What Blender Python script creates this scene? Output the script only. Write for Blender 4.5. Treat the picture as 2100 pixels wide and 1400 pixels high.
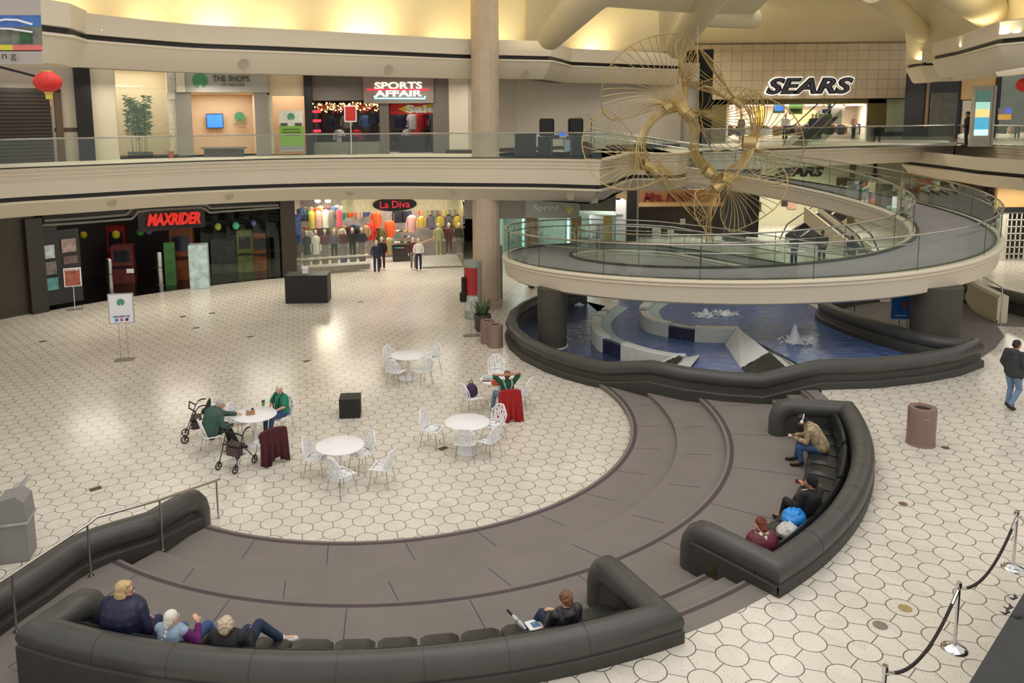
import bpy, bmesh, math, random
from mathutils import Vector, Matrix
for o in list(bpy.data.objects): bpy.data.objects.remove(o)
SC = bpy.context.scene
COL = SC.collection
PI = math.pi
random.seed(7)
# ---------------------------------------------------------------- camera
FPX, PX, PY = 1616.128, 986.426, 456.579        # focal length and principal point in pixels of the 2100x1400 frame
PITCH, ROLL, CH = 0.13125237, -0.00874446, 7.968
_F = Vector((0, math.cos(PITCH), -math.sin(PITCH)))
_R0 = Vector((1, 0, 0)); _U0 = Vector((0, math.sin(PITCH), math.cos(PITCH)))
_R = _R0 * math.cos(ROLL) + _U0 * math.sin(ROLL)
_U = -_R0 * math.sin(ROLL) + _U0 * math.cos(ROLL)
cd = bpy.data.cameras.new('camera'); cam = bpy.data.objects.new('camera', cd); COL.objects.link(cam)
cam.matrix_world = Matrix(((_R.x, _U.x, -_F.x, 0), (_R.y, _U.y, -_F.y, 0), (_R.z, _U.z, -_F.z, CH), (0, 0, 0, 1)))
cd.sensor_width = 36; cd.sensor_fit = 'HORIZONTAL'; cd.lens = FPX / 2100 * 36
cd.shift_x = (1050 - PX) / 2100; cd.shift_y = (PY - 700) / 2100
cd.clip_end = 300; cd.clip_start = 0.05
SC.camera = cam
# ---------------------------------------------------------------- light
SC.view_settings.view_transform = 'Standard'; SC.view_settings.look = 'None'
SC.view_settings.exposure = 0.1; SC.view_settings.gamma = 1.0; SC.view_settings.use_curve_mapping = False
SC.cycles.use_denoising = True
SC.cycles.max_bounces = 7; SC.cycles.diffuse_bounces = 3; SC.cycles.glossy_bounces = 3; SC.cycles.transparent_max_bounces = 24
w = bpy.data.worlds.new('world'); SC.world = w; w.use_nodes = True
bg = w.node_tree.nodes['Background']; bg.inputs[0].default_value = (1.0, 0.965, 0.92, 1); bg.inputs[1].default_value = 0.78
def area(name, loc, rot, sx, sy, power, col=(1, .96, .91)):
    l = bpy.data.lights.new(name, 'AREA'); l.shape = 'RECTANGLE'; l.size = sx; l.size_y = sy; l.energy = power; l.color = col
    o = bpy.data.objects.new(name, l); COL.objects.link(o); o.location = loc; o.rotation_euler = rot
    return o
area('skylight_daylight', (-1, 17, 15.6), (0, 0, 0), 16, 16, 950, (1, .96, .92))
area('skylight_daylight', (9, 30, 15.6), (0, 0, 0), 10, 10, 450, (1, .96, .92))
area('skylight_daylight', (8, 8, 15.4), (0, 0, 0), 10, 10, 350, (1, .97, .94))

def at(x, y, z=0.0):
    d = _F + _R * ((x - PX) / FPX) - _U * ((y - PY) / FPX)
    t = (z - CH) / d.z
    return Vector((d.x * t, d.y * t, z))
def ray(x, y):
    return _F + _R * ((x - PX) / FPX) - _U * ((y - PY) / FPX)
def zat(X, y):
    k = (PY - y) / FPX; X0 = Vector((X[0], X[1], -CH)); Z = Vector((0, 0, 1))
    return (k * X0.dot(_F) - X0.dot(_U)) / (Z.dot(_U) - k * Z.dot(_F))
def cyl_hit(x, y, c, R):
    d = ray(x, y); a = d.x**2 + d.y**2; b = -2 * (d.x * c[0] + d.y * c[1]); cc = c[0]**2 + c[1]**2 - R * R
    t = (-b + math.sqrt(b * b - 4 * a * cc)) / (2 * a)
    return Vector((d.x * t, d.y * t, CH + d.z * t))
def pl_hit(x, y, p, n):
    d = ray(x, y); t = (p[0] * n[0] + p[1] * n[1]) / (d.x * n[0] + d.y * n[1])
    return Vector((d.x * t, d.y * t, CH + d.z * t))
def hit(s, x, y):
    return cyl_hit(x, y, s[1], s[2]) if s[0] == 'c' else pl_hit(x, y, s[1], s[2])
def frame(s, xl, xr, yt, yb):
    """rectangle seen on an upright surface: matrix (x right, y away, z up), origin bottom centre, width, height"""
    xm, ym = (xl + xr) / 2, (yt + yb) / 2
    P = hit(s, xm, ym); a = hit(s, xl, ym); b = hit(s, xr, ym)
    X = Vector((b.x - a.x, b.y - a.y, 0)); wd = X.length; X.normalize(); Y = Vector((-X.y, X.x, 0))
    zt, zb = zat(P, yt), zat(P, yb)
    M = Matrix(((X.x, Y.x, 0, P.x), (X.y, Y.y, 0, P.y), (0, 0, 1, zb), (0, 0, 0, 1)))
    return M, wd, zt - zb
# ---------------------------------------------------------------- materials
def srgb(c):
    return tuple(((v / 255) / 12.92 if v / 255 <= .04045 else (((v / 255) + .055) / 1.055)**2.4) for v in c) + (1,)
MATS = {}
def mat(name, c, rough=.6, metal=0, var=.08, scale=6, bump=0, bscale=60, emit=0, ecol=None, spec=.5, coat=0):
    if name in MATS: return MATS[name]
    m = bpy.data.materials.new(name); m.use_nodes = True; nt = m.node_tree; b = nt.nodes['Principled BSDF']
    col = srgb(c) if max(c) > 1 else tuple(c) + (1,)
    b.inputs['Roughness'].default_value = rough; b.inputs['Metallic'].default_value = metal
    b.inputs['Specular IOR Level'].default_value = spec; b.inputs['Coat Weight'].default_value = coat
    b.inputs['Base Color'].default_value = col
    if var or bump:
        tc = nt.nodes.new('ShaderNodeTexCoord')
    if var:
        n = nt.nodes.new('ShaderNodeTexNoise'); n.inputs['Scale'].default_value = scale; n.inputs['Detail'].default_value = 4
        nt.links.new(tc.outputs['Object'], n.inputs['Vector'])
        mp = nt.nodes.new('ShaderNodeMapRange'); mp.inputs['From Min'].default_value = .25; mp.inputs['From Max'].default_value = .75
        mp.inputs['To Min'].default_value = 1 - var; mp.inputs['To Max'].default_value = 1 + var
        nt.links.new(n.outputs['Fac'], mp.inputs['Value'])
        v = nt.nodes.new('ShaderNodeVectorMath'); v.operation = 'SCALE'; v.inputs[0].default_value = col[:3]
        nt.links.new(mp.outputs[0], v.inputs['Scale']); nt.links.new(v.outputs[0], b.inputs['Base Color'])
    if bump:
        n2 = nt.nodes.new('ShaderNodeTexNoise'); n2.inputs['Scale'].default_value = bscale; n2.inputs['Detail'].default_value = 3
        nt.links.new(tc.outputs['Object'], n2.inputs['Vector'])
        bp = nt.nodes.new('ShaderNodeBump'); bp.inputs['Strength'].default_value = bump; bp.inputs['Distance'].default_value = .02
        nt.links.new(n2.outputs['Fac'], bp.inputs['Height']); nt.links.new(bp.outputs[0], b.inputs['Normal'])
    if emit:
        b.inputs['Emission Color'].default_value = (srgb(ecol) if ecol else col); b.inputs['Emission Strength'].default_value = emit
    MATS[name] = m
    return m
def glass(name, tint=(.88, .94, .91), refl=.07, rough=.02):
    if name in MATS: return MATS[name]
    m = bpy.data.materials.new(name); m.use_nodes = True; nt = m.node_tree; nt.nodes.clear()
    out = nt.nodes.new('ShaderNodeOutputMaterial'); mx = nt.nodes.new('ShaderNodeMixShader')
    tr = nt.nodes.new('ShaderNodeBsdfTransparent'); tr.inputs[0].default_value = tint + (1,)
    gl = nt.nodes.new('ShaderNodeBsdfGlossy'); gl.inputs['Roughness'].default_value = rough; gl.inputs[0].default_value = (.85, .95, .9, 1)
    lw = nt.nodes.new('ShaderNodeLayerWeight'); lw.inputs['Blend'].default_value = .35
    mr = nt.nodes.new('ShaderNodeMapRange'); mr.inputs['To Min'].default_value = refl * .5; mr.inputs['To Max'].default_value = .5
    nt.links.new(lw.outputs['Fresnel'], mr.inputs[0]); nt.links.new(mr.outputs[0], mx.inputs[0])
    nt.links.new(tr.outputs[0], mx.inputs[1]); nt.links.new(gl.outputs[0], mx.inputs[2]); nt.links.new(mx.outputs[0], out.inputs[0])
    MATS[name] = m
    return m
def tile_mat(name, ox, oy, s=.690, rot=.7530, r=.216):
    """round terrazzo tiles on a triangular lattice, joined by straight joints"""
    m = bpy.data.materials.new(name); m.use_nodes = True; nt = m.node_tree; N = nt.nodes; L = nt.links
    b = N['Principled BSDF']
    def M_(op, a, bb=None, c=None):
        n = N.new('ShaderNodeMath'); n.operation = op
        for k, v in enumerate((a, bb, c)):
            if v is None: continue
            if isinstance(v, (int, float)): n.inputs[k].default_value = v
            else: L.new(v, n.inputs[k])
        return n.outputs[0]
    g = N.new('ShaderNodeNewGeometry'); sx = N.new('ShaderNodeSeparateXYZ'); L.new(g.outputs['Position'], sx.inputs[0])
    X = M_('SUBTRACT', sx.outputs[0], ox); Y = M_('SUBTRACT', sx.outputs[1], oy)
    ca, sa = math.cos(rot), math.sin(rot)
    u = M_('ADD', M_('MULTIPLY', X, ca), M_('MULTIPLY', Y, sa)); v = M_('SUBTRACT', M_('MULTIPLY', Y, ca), M_('MULTIPLY', X, sa))
    H = s * math.sqrt(3)
    def wrap(x, p):      # signed distance to the nearest multiple of p
        return M_('SUBTRACT', M_('FLOORED_MODULO', M_('ADD', x, p / 2), p), p / 2)
    def dist(du, dv):
        a = wrap(M_('ADD', u, du), s); c = wrap(M_('ADD', v, dv), H)
        return M_('SQRT', M_('ADD', M_('MULTIPLY', a, a), M_('MULTIPLY', c, c)))
    d = M_('MINIMUM', dist(0, 0), dist(s / 2, H / 2))
    ds = []
    for k in range(3):
        an = k * PI / 3
        nx, ny = -math.sin(an), math.cos(an)
        ds.append(M_('ABSOLUTE', wrap(M_('ADD', M_('MULTIPLY', u, nx), M_('MULTIPLY', v, ny)), H / 2)))
    ln = M_('MINIMUM', M_('MINIMUM', ds[0], ds[1]), ds[2])
    lm = M_('MULTIPLY', M_('LESS_THAN', ln, .0068), M_('GREATER_THAN', d, r))
    cm = M_('LESS_THAN', M_('ABSOLUTE', M_('SUBTRACT', d, r)), .0075)
    joint = M_('MAXIMUM', lm, cm)
    # speckle
    vo = N.new('ShaderNodeTexVoronoi'); vo.inputs['Scale'].default_value = 26; L.new(g.outputs['Position'], vo.inputs['Vector'])
    sp = M_('LESS_THAN', vo.outputs['Distance'], .20)
    nz = N.new('ShaderNodeTexNoise'); nz.inputs['Scale'].default_value = 9; nz.inputs['Detail'].default_value = 5; L.new(g.outputs['Position'], nz.inputs['Vector'])
    sp = M_('MULTIPLY', sp, M_('GREATER_THAN', nz.outputs['Fac'], .5))
    # tone per tile
    ci = M_('ADD', M_('FLOOR', M_('DIVIDE', u, s)), M_('MULTIPLY', M_('FLOOR', M_('DIVIDE', v, H / 2)), 17.3))
    wn = N.new('ShaderNodeTexWhiteNoise'); wn.noise_dimensions = '1D'; L.new(M_('ADD', ci, M_('MULTIPLY', M_('LESS_THAN', d, r), 3.7)), wn.inputs['W'])
    tone = M_('ADD', .93, M_('MULTIPLY', wn.outputs['Value'], .1))
    nz2 = N.new('ShaderNodeTexNoise'); nz2.inputs['Scale'].default_value = .35; nz2.inputs['Detail'].default_value = 3; L.new(g.outputs['Position'], nz2.inputs['Vector'])
    tone = M_('MULTIPLY', tone, M_('ADD', .86, M_('MULTIPLY', nz2.outputs['Fac'], .28)))
    def mix(f, a, bcol):
        n = N.new('ShaderNodeMix'); n.data_type = 'RGBA'; L.new(f, n.inputs[0])
        if isinstance(a, tuple): n.inputs[6].default_value = a
        else: L.new(a, n.inputs[6])
        n.inputs[7].default_value = bcol
        return n.outputs[2]
    base = N.new('ShaderNodeVectorMath'); base.operation = 'SCALE'; base.inputs[0].default_value = srgb((216, 209, 196))[:3]; L.new(tone, base.inputs['Scale'])
    c1 = mix(sp, base.outputs[0], srgb((160, 146, 130))); c2 = mix(joint, c1, srgb((95, 86, 76)))
    L.new(c2, b.inputs['Base Color']); b.inputs['Roughness'].default_value = .22; b.inputs['Specular IOR Level'].default_value = .4
    return m
def ribbed_carpet(name, c):
    m = mat(name, c, .95, var=.07, scale=1.3, bump=.25, bscale=220, spec=.15)
    return m
BEIGE = mat('cream_plaster', (220, 209, 186), .6, var=.02, scale=1.2)
BEIGE2 = mat('cream_ceiling', (218, 206, 172), .8, var=.03, scale=.5)
BLACK = mat('black_paint', (16, 14, 13), .45, var=.1)
DARKTILE = mat('charcoal_glazed_tile', (70, 69, 66), .38, var=.12, scale=2.2, bump=.05, bscale=18)
DARKTILE2 = mat('charcoal_tile_base', (60, 58, 53), .5, var=.12, scale=2.5)
CARPET = ribbed_carpet('grey_carpet', (126, 119, 114))
CARPET_D = ribbed_carpet('plum_nosing_strip', (86, 76, 78))
RAMPC = ribbed_carpet('ramp_carpet', (152, 149, 151))
GRANITE = mat('dark_granite_curb', (72, 72, 66), .3, var=.2, scale=20)
STEEL = mat('brushed_steel', (190, 186, 178), .22, 1, var=.05)
CHROME = mat('chrome', (215, 215, 215), .08, 1, var=0)
GLASS = glass('green_tinted_glass')
SGLASS = glass('shop_window_glass', (.95, .97, .95), .07)
WHITE = mat('white_plastic', (238, 238, 240), .35, var=.02)
COLUMN = mat('board_marked_concrete', (196, 177, 152), .7, var=.09, scale=3)
BRASS = mat('brass_rod', (212, 186, 126), .35, .4, var=.08, scale=3)
LEATHER = mat('black_leather', (38, 40, 40), .28, var=.2, scale=5, bump=.15, bscale=7)
GREY = mat('grey_metal', (120, 118, 112), .5, var=.05)
# ---------------------------------------------------------------- mesh builder
class MB:
    def __init__(s): s.v = []; s.f = []; s.m = []; s.cm = 0
    def add(s, vs, fs):
        n = len(s.v); s.v += [tuple(v) for v in vs]; s.f += [tuple(i + n for i in f) for f in fs]; s.m += [s.cm] * len(fs); return s
    def box(s, c, d, rz=0, M=None, bev=0):
        x, y, z = d[0] / 2, d[1] / 2, d[2] / 2
        R = Matrix.Rotation(rz, 3, 'Z') if M is None else M
        c = Vector(c)
        if bev:
            b = min(bev, x * .9, y * .9, z * .9); vs = []; 
            for sz, k in ((-z, 1), (-z + b, 0), (z - b, 0), (z, 1)):
                i = b if k else 0
                for (px, py) in ((-x + i, -y + b), (-x + b, -y + i), (x - b, -y + i), (x - i, -y + b), (x - i, y - b), (x - b, y - i), (-x + b, y - i), (-x + i, y - b)):
                    vs.append(c + R @ Vector((px, py, sz)))
            fs = [tuple(range(7, -1, -1)), tuple(range(24, 32))]
            for r in range(3):
                for i in range(8): fs.append((r * 8 + i, r * 8 + (i + 1) % 8, (r + 1) * 8 + (i + 1) % 8, (r + 1) * 8 + i))
            return s.add(vs, fs)
        vs = [c + R @ Vector((a * x, b * y, e * z)) for e in (-1, 1) for a, b in ((-1, -1), (1, -1), (1, 1), (-1, 1))]
        return s.add(vs, [(3, 2, 1, 0), (4, 5, 6, 7), (0, 1, 5, 4), (1, 2, 6, 5), (2, 3, 7, 6), (3, 0, 4, 7)])
    def lathe(s, c, prof, n=24, sx=1, sy=1, caps=True):
        c = Vector(c); vs = []
        for r, z in prof:
            for i in range(n):
                a = 2 * PI * i / n; vs.append(c + Vector((r * math.cos(a) * sx, r * math.sin(a) * sy, z)))
        fs = []
        for k in range(len(prof) - 1):
            for i in range(n): fs.append((k * n + i, k * n + (i + 1) % n, (k + 1) * n + (i + 1) % n, (k + 1) * n + i))
        if caps: fs += [tuple(range(n - 1, -1, -1)), tuple((len(prof) - 1) * n + i for i in range(n))]
        return s.add(vs, fs)
    def cyl(s, p, q, r, n=12, r2=None): return s.tube([p, q], r, n, r2=r2)
    def tube(s, path, r, n=8, closed=False, r2=None, rad=None, cap=True, flat=1):
        P = [Vector(p) for p in path]; m = len(P)
        if m < 2: return s
        dirs = []
        for i in range(m):
            a = (P[i] - P[i - 1]) if (i > 0 or closed) else (P[1] - P[0])
            b = (P[(i + 1) % m] - P[i]) if (i < m - 1 or closed) else a
            a = a.normalized(); b = b.normalized(); dirs.append((a, b))
        a0 = dirs[0][0]; n0 = Vector((0, 0, 1)).cross(a0)
        if n0.length < 1e-3: n0 = Vector((1, 0, 0))
        n0.normalize(); vs = []
        for i in range(m):
            a, b = dirs[i]; u0 = a.cross(n0).normalized(); n0 = u0.cross(a).normalized()
            bis = a + b
            if bis.length < .2: bis = a
            bis.normalize(); rr = rad[i] if rad else (r if r2 is None else r + (r2 - r) * i / (m - 1))
            for k in range(n):
                t = 2 * PI * k / n; o = n0 * (rr * math.cos(t)) + u0 * (rr * math.sin(t) * flat)
                o = o - a * (o.dot(bis) / max(.3, a.dot(bis))); vs.append(P[i] + o)
            ax = a.cross(b)
            if ax.length > 1e-6:
                n0 = Matrix.Rotation(a.angle(b), 3, ax) @ n0
        fs = []
        for i in range(m if closed else m - 1):
            j = (i + 1) % m
            for k in range(n): fs.append((i * n + k, i * n + (k + 1) % n, j * n + (k + 1) % n, j * n + k))
        if not closed and cap: fs += [tuple(range(n - 1, -1, -1)), tuple((m - 1) * n + k for k in range(n))]
        return s.add(vs, fs)
    def ell(s, c, r, n=14, m=9, M=None):
        c = Vector(c); vs = []; R = M or Matrix.Identity(3)
        for j in range(m + 1):
            ph = PI * j / m
            for i in range(n):
                t = 2 * PI * i / n; vs.append(c + R @ Vector((r[0] * math.sin(ph) * math.cos(t), r[1] * math.sin(ph) * math.sin(t), -r[2] * math.cos(ph))))
        fs = [(j * n + i, j * n + (i + 1) % n, (j + 1) * n + (i + 1) % n, (j + 1) * n + i) for j in range(m) for i in range(n)]
        return s.add(vs, fs)
    def strip(s, rows, closed=False):
        """rows: list of polylines (same length): lofted grid"""
        n = len(rows[0]); vs = [v for r in rows for v in r]; fs = []
        for j in range(len(rows) - 1 + (1 if closed else 0)):
            a, b = j * n, ((j + 1) % len(rows)) * n
            for i in range(n - 1): fs.append((a + i, a + i + 1, b + i + 1, b + i))
        return s.add(vs, fs)
    def prism(s, poly, z0, z1):
        """poly xy list CCW"""
        n = len(poly); vs = [(p[0], p[1], z0) for p in poly] + [(p[0], p[1], z1) for p in poly]
        fs = [tuple(range(n - 1, -1, -1)), tuple(range(n, 2 * n))] + [(i, (i + 1) % n, n + (i + 1) % n, n + i) for i in range(n)]
        return s.add(vs, fs)
    def build(s, name, ma, parent=None, world=True, smooth=False, kind=None, M=None):
        me = bpy.data.meshes.new(name); vs = s.v
        if M is not None: vs = [tuple(M @ Vector(v)) for v in vs]
        if parent is not None and world:
            inv = parent.matrix_basis.inverted(); pp = parent.parent
            while pp is not None: inv = inv @ pp.matrix_basis.inverted(); pp = pp.parent
            vs = [tuple(inv @ Vector(v)) for v in vs]
        me.from_pydata(vs, [], s.f)
        mats = ma if isinstance(ma, (list, tuple)) else [ma]
        for x in mats: me.materials.append(x)
        me.polygons.foreach_set('material_index', s.m)
        if smooth: me.polygons.foreach_set('use_smooth', [True] * len(s.f))
        me.update()
        if smooth and smooth != 'all':
            try: me.set_sharp_from_angle(angle=math.radians(smooth if smooth > 1 else 40))
            except Exception: pass
        o = bpy.data.objects.new(name, me); COL.objects.link(o)
        if parent is not None: o.parent = parent
        if kind: o['kind'] = kind
        return o
def tag(o, label, cat, group=None, kind=None):
    o['label'] = label; o['category'] = cat
    if group: o['group'] = group
    if kind: o['kind'] = kind
    return o
def thing(name, label, cat, loc=(0, 0, 0), rz=0, group=None, M=None):
    o = bpy.data.objects.new(name, None); COL.objects.link(o); o.empty_display_size = .2
    if M is not None: o.matrix_basis = M
    else: o.matrix_basis = Matrix.Translation(loc) @ Matrix.Rotation(rz, 4, 'Z')
    return tag(o, label, cat, group)
def struct(mb, name, m, smooth=False, label=None):
    o = mb.build(name, m, smooth=smooth, kind='structure')
    if label: o['label'] = label
    return o
def dup(root, M, label, group=None):
    r = root.copy(); COL.objects.link(r); r.matrix_basis = M; r['label'] = label
    if group: r['group'] = group
    for ch in list(root.children):
        c = ch.copy(); COL.objects.link(c); c.parent = r
        for g in list(ch.children):
            d = g.copy(); COL.objects.link(d); d.parent = c
    return r
def T(loc, rz=0): return Matrix.Translation(loc) @ Matrix.Rotation(rz, 4, 'Z')
def text(name, body, M, w_, h, ma, parent, ext=.02, shear=0, bold=0, fitw=True, smooth=False, yoff=0):
    """lettering as a mesh standing in the local xz plane of M (x right, z up), centred, cap height h, width w_"""
    cu = bpy.data.curves.new(name, 'FONT'); cu.body = body; cu.align_x = 'CENTER'; cu.align_y = 'CENTER'; cu.extrude = .05; cu.shear = shear; cu.offset = bold
    cu.resolution_u = 3
    tmp = bpy.data.objects.new(name, cu); COL.objects.link(tmp); dg = bpy.context.evaluated_depsgraph_get()
    me = bpy.data.meshes.new_from_object(tmp.evaluated_get(dg)); bpy.data.objects.remove(tmp)
    xs = [v.co.x for v in me.vertices]; ys = [v.co.y for v in me.vertices]
    if not xs: return None
    cx, cy = (max(xs) + min(xs)) / 2, (max(ys) + min(ys)) / 2; sy = h / (max(ys) - min(ys)); sxx = (w_ / (max(xs) - min(xs))) if w_ else sy
    for v in me.vertices:
        v.co = M @ Vector(((v.co.x - cx) * sxx, -v.co.z * ext / .05 + yoff, (v.co.y - cy) * sy))
    if parent is not None:
        inv = parent.matrix_basis.inverted(); me.transform(inv)
    me.materials.clear(); me.materials.append(ma)
    o = bpy.data.objects.new(name, me); COL.objects.link(o)
    if parent is not None: o.parent = parent
    return o
def lerp(a, b, t): return a + (b - a) * t
def arc(c, R, a0, a1, n, z=0):
    return [Vector((c[0] + R * math.cos(math.radians(lerp(a0, a1, i / n))), c[1] + R * math.sin(math.radians(lerp(a0, a1, i / n))), z)) for i in range(n + 1)]
def smooth_path(P, n=6, closed=False):
    """Catmull-Rom through the points"""
    P = [Vector(p) for p in P]; out = []; m = len(P)
    rng = range(m if closed else m - 1)
    for i in rng:
        p0 = P[(i - 1) % m] if (i > 0 or closed) else P[0] * 2 - P[1]; p1 = P[i]; p2 = P[(i + 1) % m]
        p3 = P[(i + 2) % m] if (i + 2 < m or closed) else P[-1] * 2 - P[-2]
        for k in range(n):
            t = k / n
            out.append(.5 * ((2 * p1) + (p2 - p0) * t + (2 * p0 - 5 * p1 + 4 * p2 - p3) * t * t + (3 * p1 - p0 - 3 * p2 + p3) * t**3))
    if not closed: out.append(P[-1])
    return out
# ================================================================ FLOORS AND STEPS
ST = .1267; PIT = 3 * ST; OUT = 6 * ST
CB = (-2.01, 20.01)
def polar(c, R, deg, z=0): return Vector((c[0] + R * math.cos(math.radians(deg)), c[1] + R * math.sin(math.radians(deg)), z))
TILE_C = tile_mat('terrazzo_court', 1.080, 15.696); TILE_O = tile_mat('terrazzo_upper', 7.365, 13.547)
mb = MB(); mb.add([(-40, 4, 0), (9, 4, 0), (9, 62, 0), (-40, 62, 0)], [(0, 1, 2, 3)])
struct(mb, 'floor', TILE_C, label='cream terrazzo floor of round tiles in the sunken court')
# outer floor, .76 m higher
mb = MB()
inner = arc(CB, 10.88, -103, -1, 40, OUT)
outer_ = [Vector((-7, 1, OUT)), Vector((45, 1, OUT)), Vector((45, 62, OUT)), Vector((8.6, 62, OUT)), Vector((8.6, 30, OUT))]
poly = [p for p in inner] + [Vector((9.2, 20.6, OUT)), Vector((8.6, 30, OUT)), Vector((8.6, 62, OUT)), Vector((45, 62, OUT)), Vector((45, 1, OUT)), Vector((-5.6, 1, OUT))]
n = len(poly); vs = [tuple(p) for p in poly] + [(p.x, p.y, OUT - .2) for p in poly]
mb.add(vs, [tuple(range(n - 1, -1, -1))] + [(i, (i + 1) % n, n + (i + 1) % n, n + i) for i in range(n)])
struct(mb, 'floor.001', TILE_O, label='cream terrazzo floor of round tiles around the benches and fountain')
def ring_level(name, cK, RK, z, a0, a1, Rout, lip=True, strip=(.06, .15), label=None, seam=.62):
    mb = MB(); N = 110
    rows = []; 
    def on(th, Rk):     # point of circle K seen from CB at th
        d = Vector((math.cos(th), math.sin(th))); o = Vector((CB[0] - cK[0], CB[1] - cK[1]))
        b = o.dot(d); t = -b + math.sqrt(max(0, b * b - o.dot(o) + Rk * Rk)); return Vector((CB[0] + d.x * t, CB[1] + d.y * t))
    for i in range(N + 1):
        th = math.radians(lerp(a0, a1, i / N)); r = []
        p = on(th, RK); r.append(Vector((p.x, p.y, z - .16))); r.append(Vector((p.x, p.y, z - .03)))
        p = on(th, RK - .015); r.append(Vector((p.x, p.y, z - .012)))
        for rr in (RK, RK + strip[0], RK + strip[1]):
            p = on(th, rr); r.append(Vector((p.x, p.y, z)))
        p = polar(CB, Rout, math.degrees(th)); r.append(Vector((p.x, p.y, z)))
        rows.append(r)
    mb.strip(rows); nf = 6
    mb.m = [(1 if (k % nf) == 4 and lip else 0) for k in range(len(mb.f))]
    for a in range(int(a0) + 7, int(a1), 13):
        aa = a + (hash_(a) % 5); k0 = len(mb.f); p = on(math.radians(aa), RK + .16).to_3d(); q = polar(CB, min(Rout, math.hypot(p.x - CB[0], p.y - CB[1]) + seam), aa + 1.5); t_ = (Vector((-(q.y - p.y), q.x - p.x, 0))).normalized() * .008
        mb.add([Vector((v.x, v.y, z + .002)) for v in (p - t_, p + t_, Vector((q.x, q.y, 0)) + t_, Vector((q.x, q.y, 0)) - t_)], [(0, 1, 2, 3)]); mb.m[-1] = 1
    return struct(mb, name, [CARPET, CARPET_D], label=label)
hash_ = lambda a: a * 7919 % 13
ring_level('step', (-2.56, 20.33), 6.44, ST, 238.5, 396, 10.9, label='lowest curved carpeted step around the court')
ring_level('step.001', (-2.375, 19.74), 7.244, 2 * ST, 239.4, 392, 10.9, lip=False, label='middle curved carpeted step around the court')
ring_level('step.002', (-2.018, 19.60), 7.977, PIT, 236.6, 388, 10.9, seam=2.6, label='upper curved carpeted tier in front of the benches')
mb = MB(); mb.strip([[polar(CB, 10.9, a, PIT), polar(CB, 22, a, PIT)] for a in (236, 240, 244, 248, 252, 256, 258.5)])
struct(mb, 'step.003', CARPET, label='carpeted passage beside the handrail wall')
mb = MB()
for (a0, a1) in ((-67, -51.5), (-13.5, 3)):
    for k, (ra, rb) in enumerate(((9.70, 10.08), (10.08, 10.45), (10.45, 10.885))):
        z = PIT + (k + 1) * ST; rows = []
        for i in range(11):
            a = lerp(a0, a1, i / 10)
            s_ = (.05, .13) if k != 1 else (.05, .06)
            rows.append([polar(CB, ra, a, z - .14), polar(CB, ra, a, z), polar(CB, ra + s_[0], a, z), polar(CB, ra + s_[1], a, z), polar(CB, rb + .02, a, z + (.003 if k == 2 else 0))])
        b0 = len(mb.f); mb.strip(rows)
        for q in range(b0, len(mb.f)):
            mb.m[q] = 1 if (q - b0) % 4 == 2 and k != 1 else 0
struct(mb, 'step.004', [CARPET, CARPET_D], label='three carpeted stairs with plum nosings between the benches')
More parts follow.
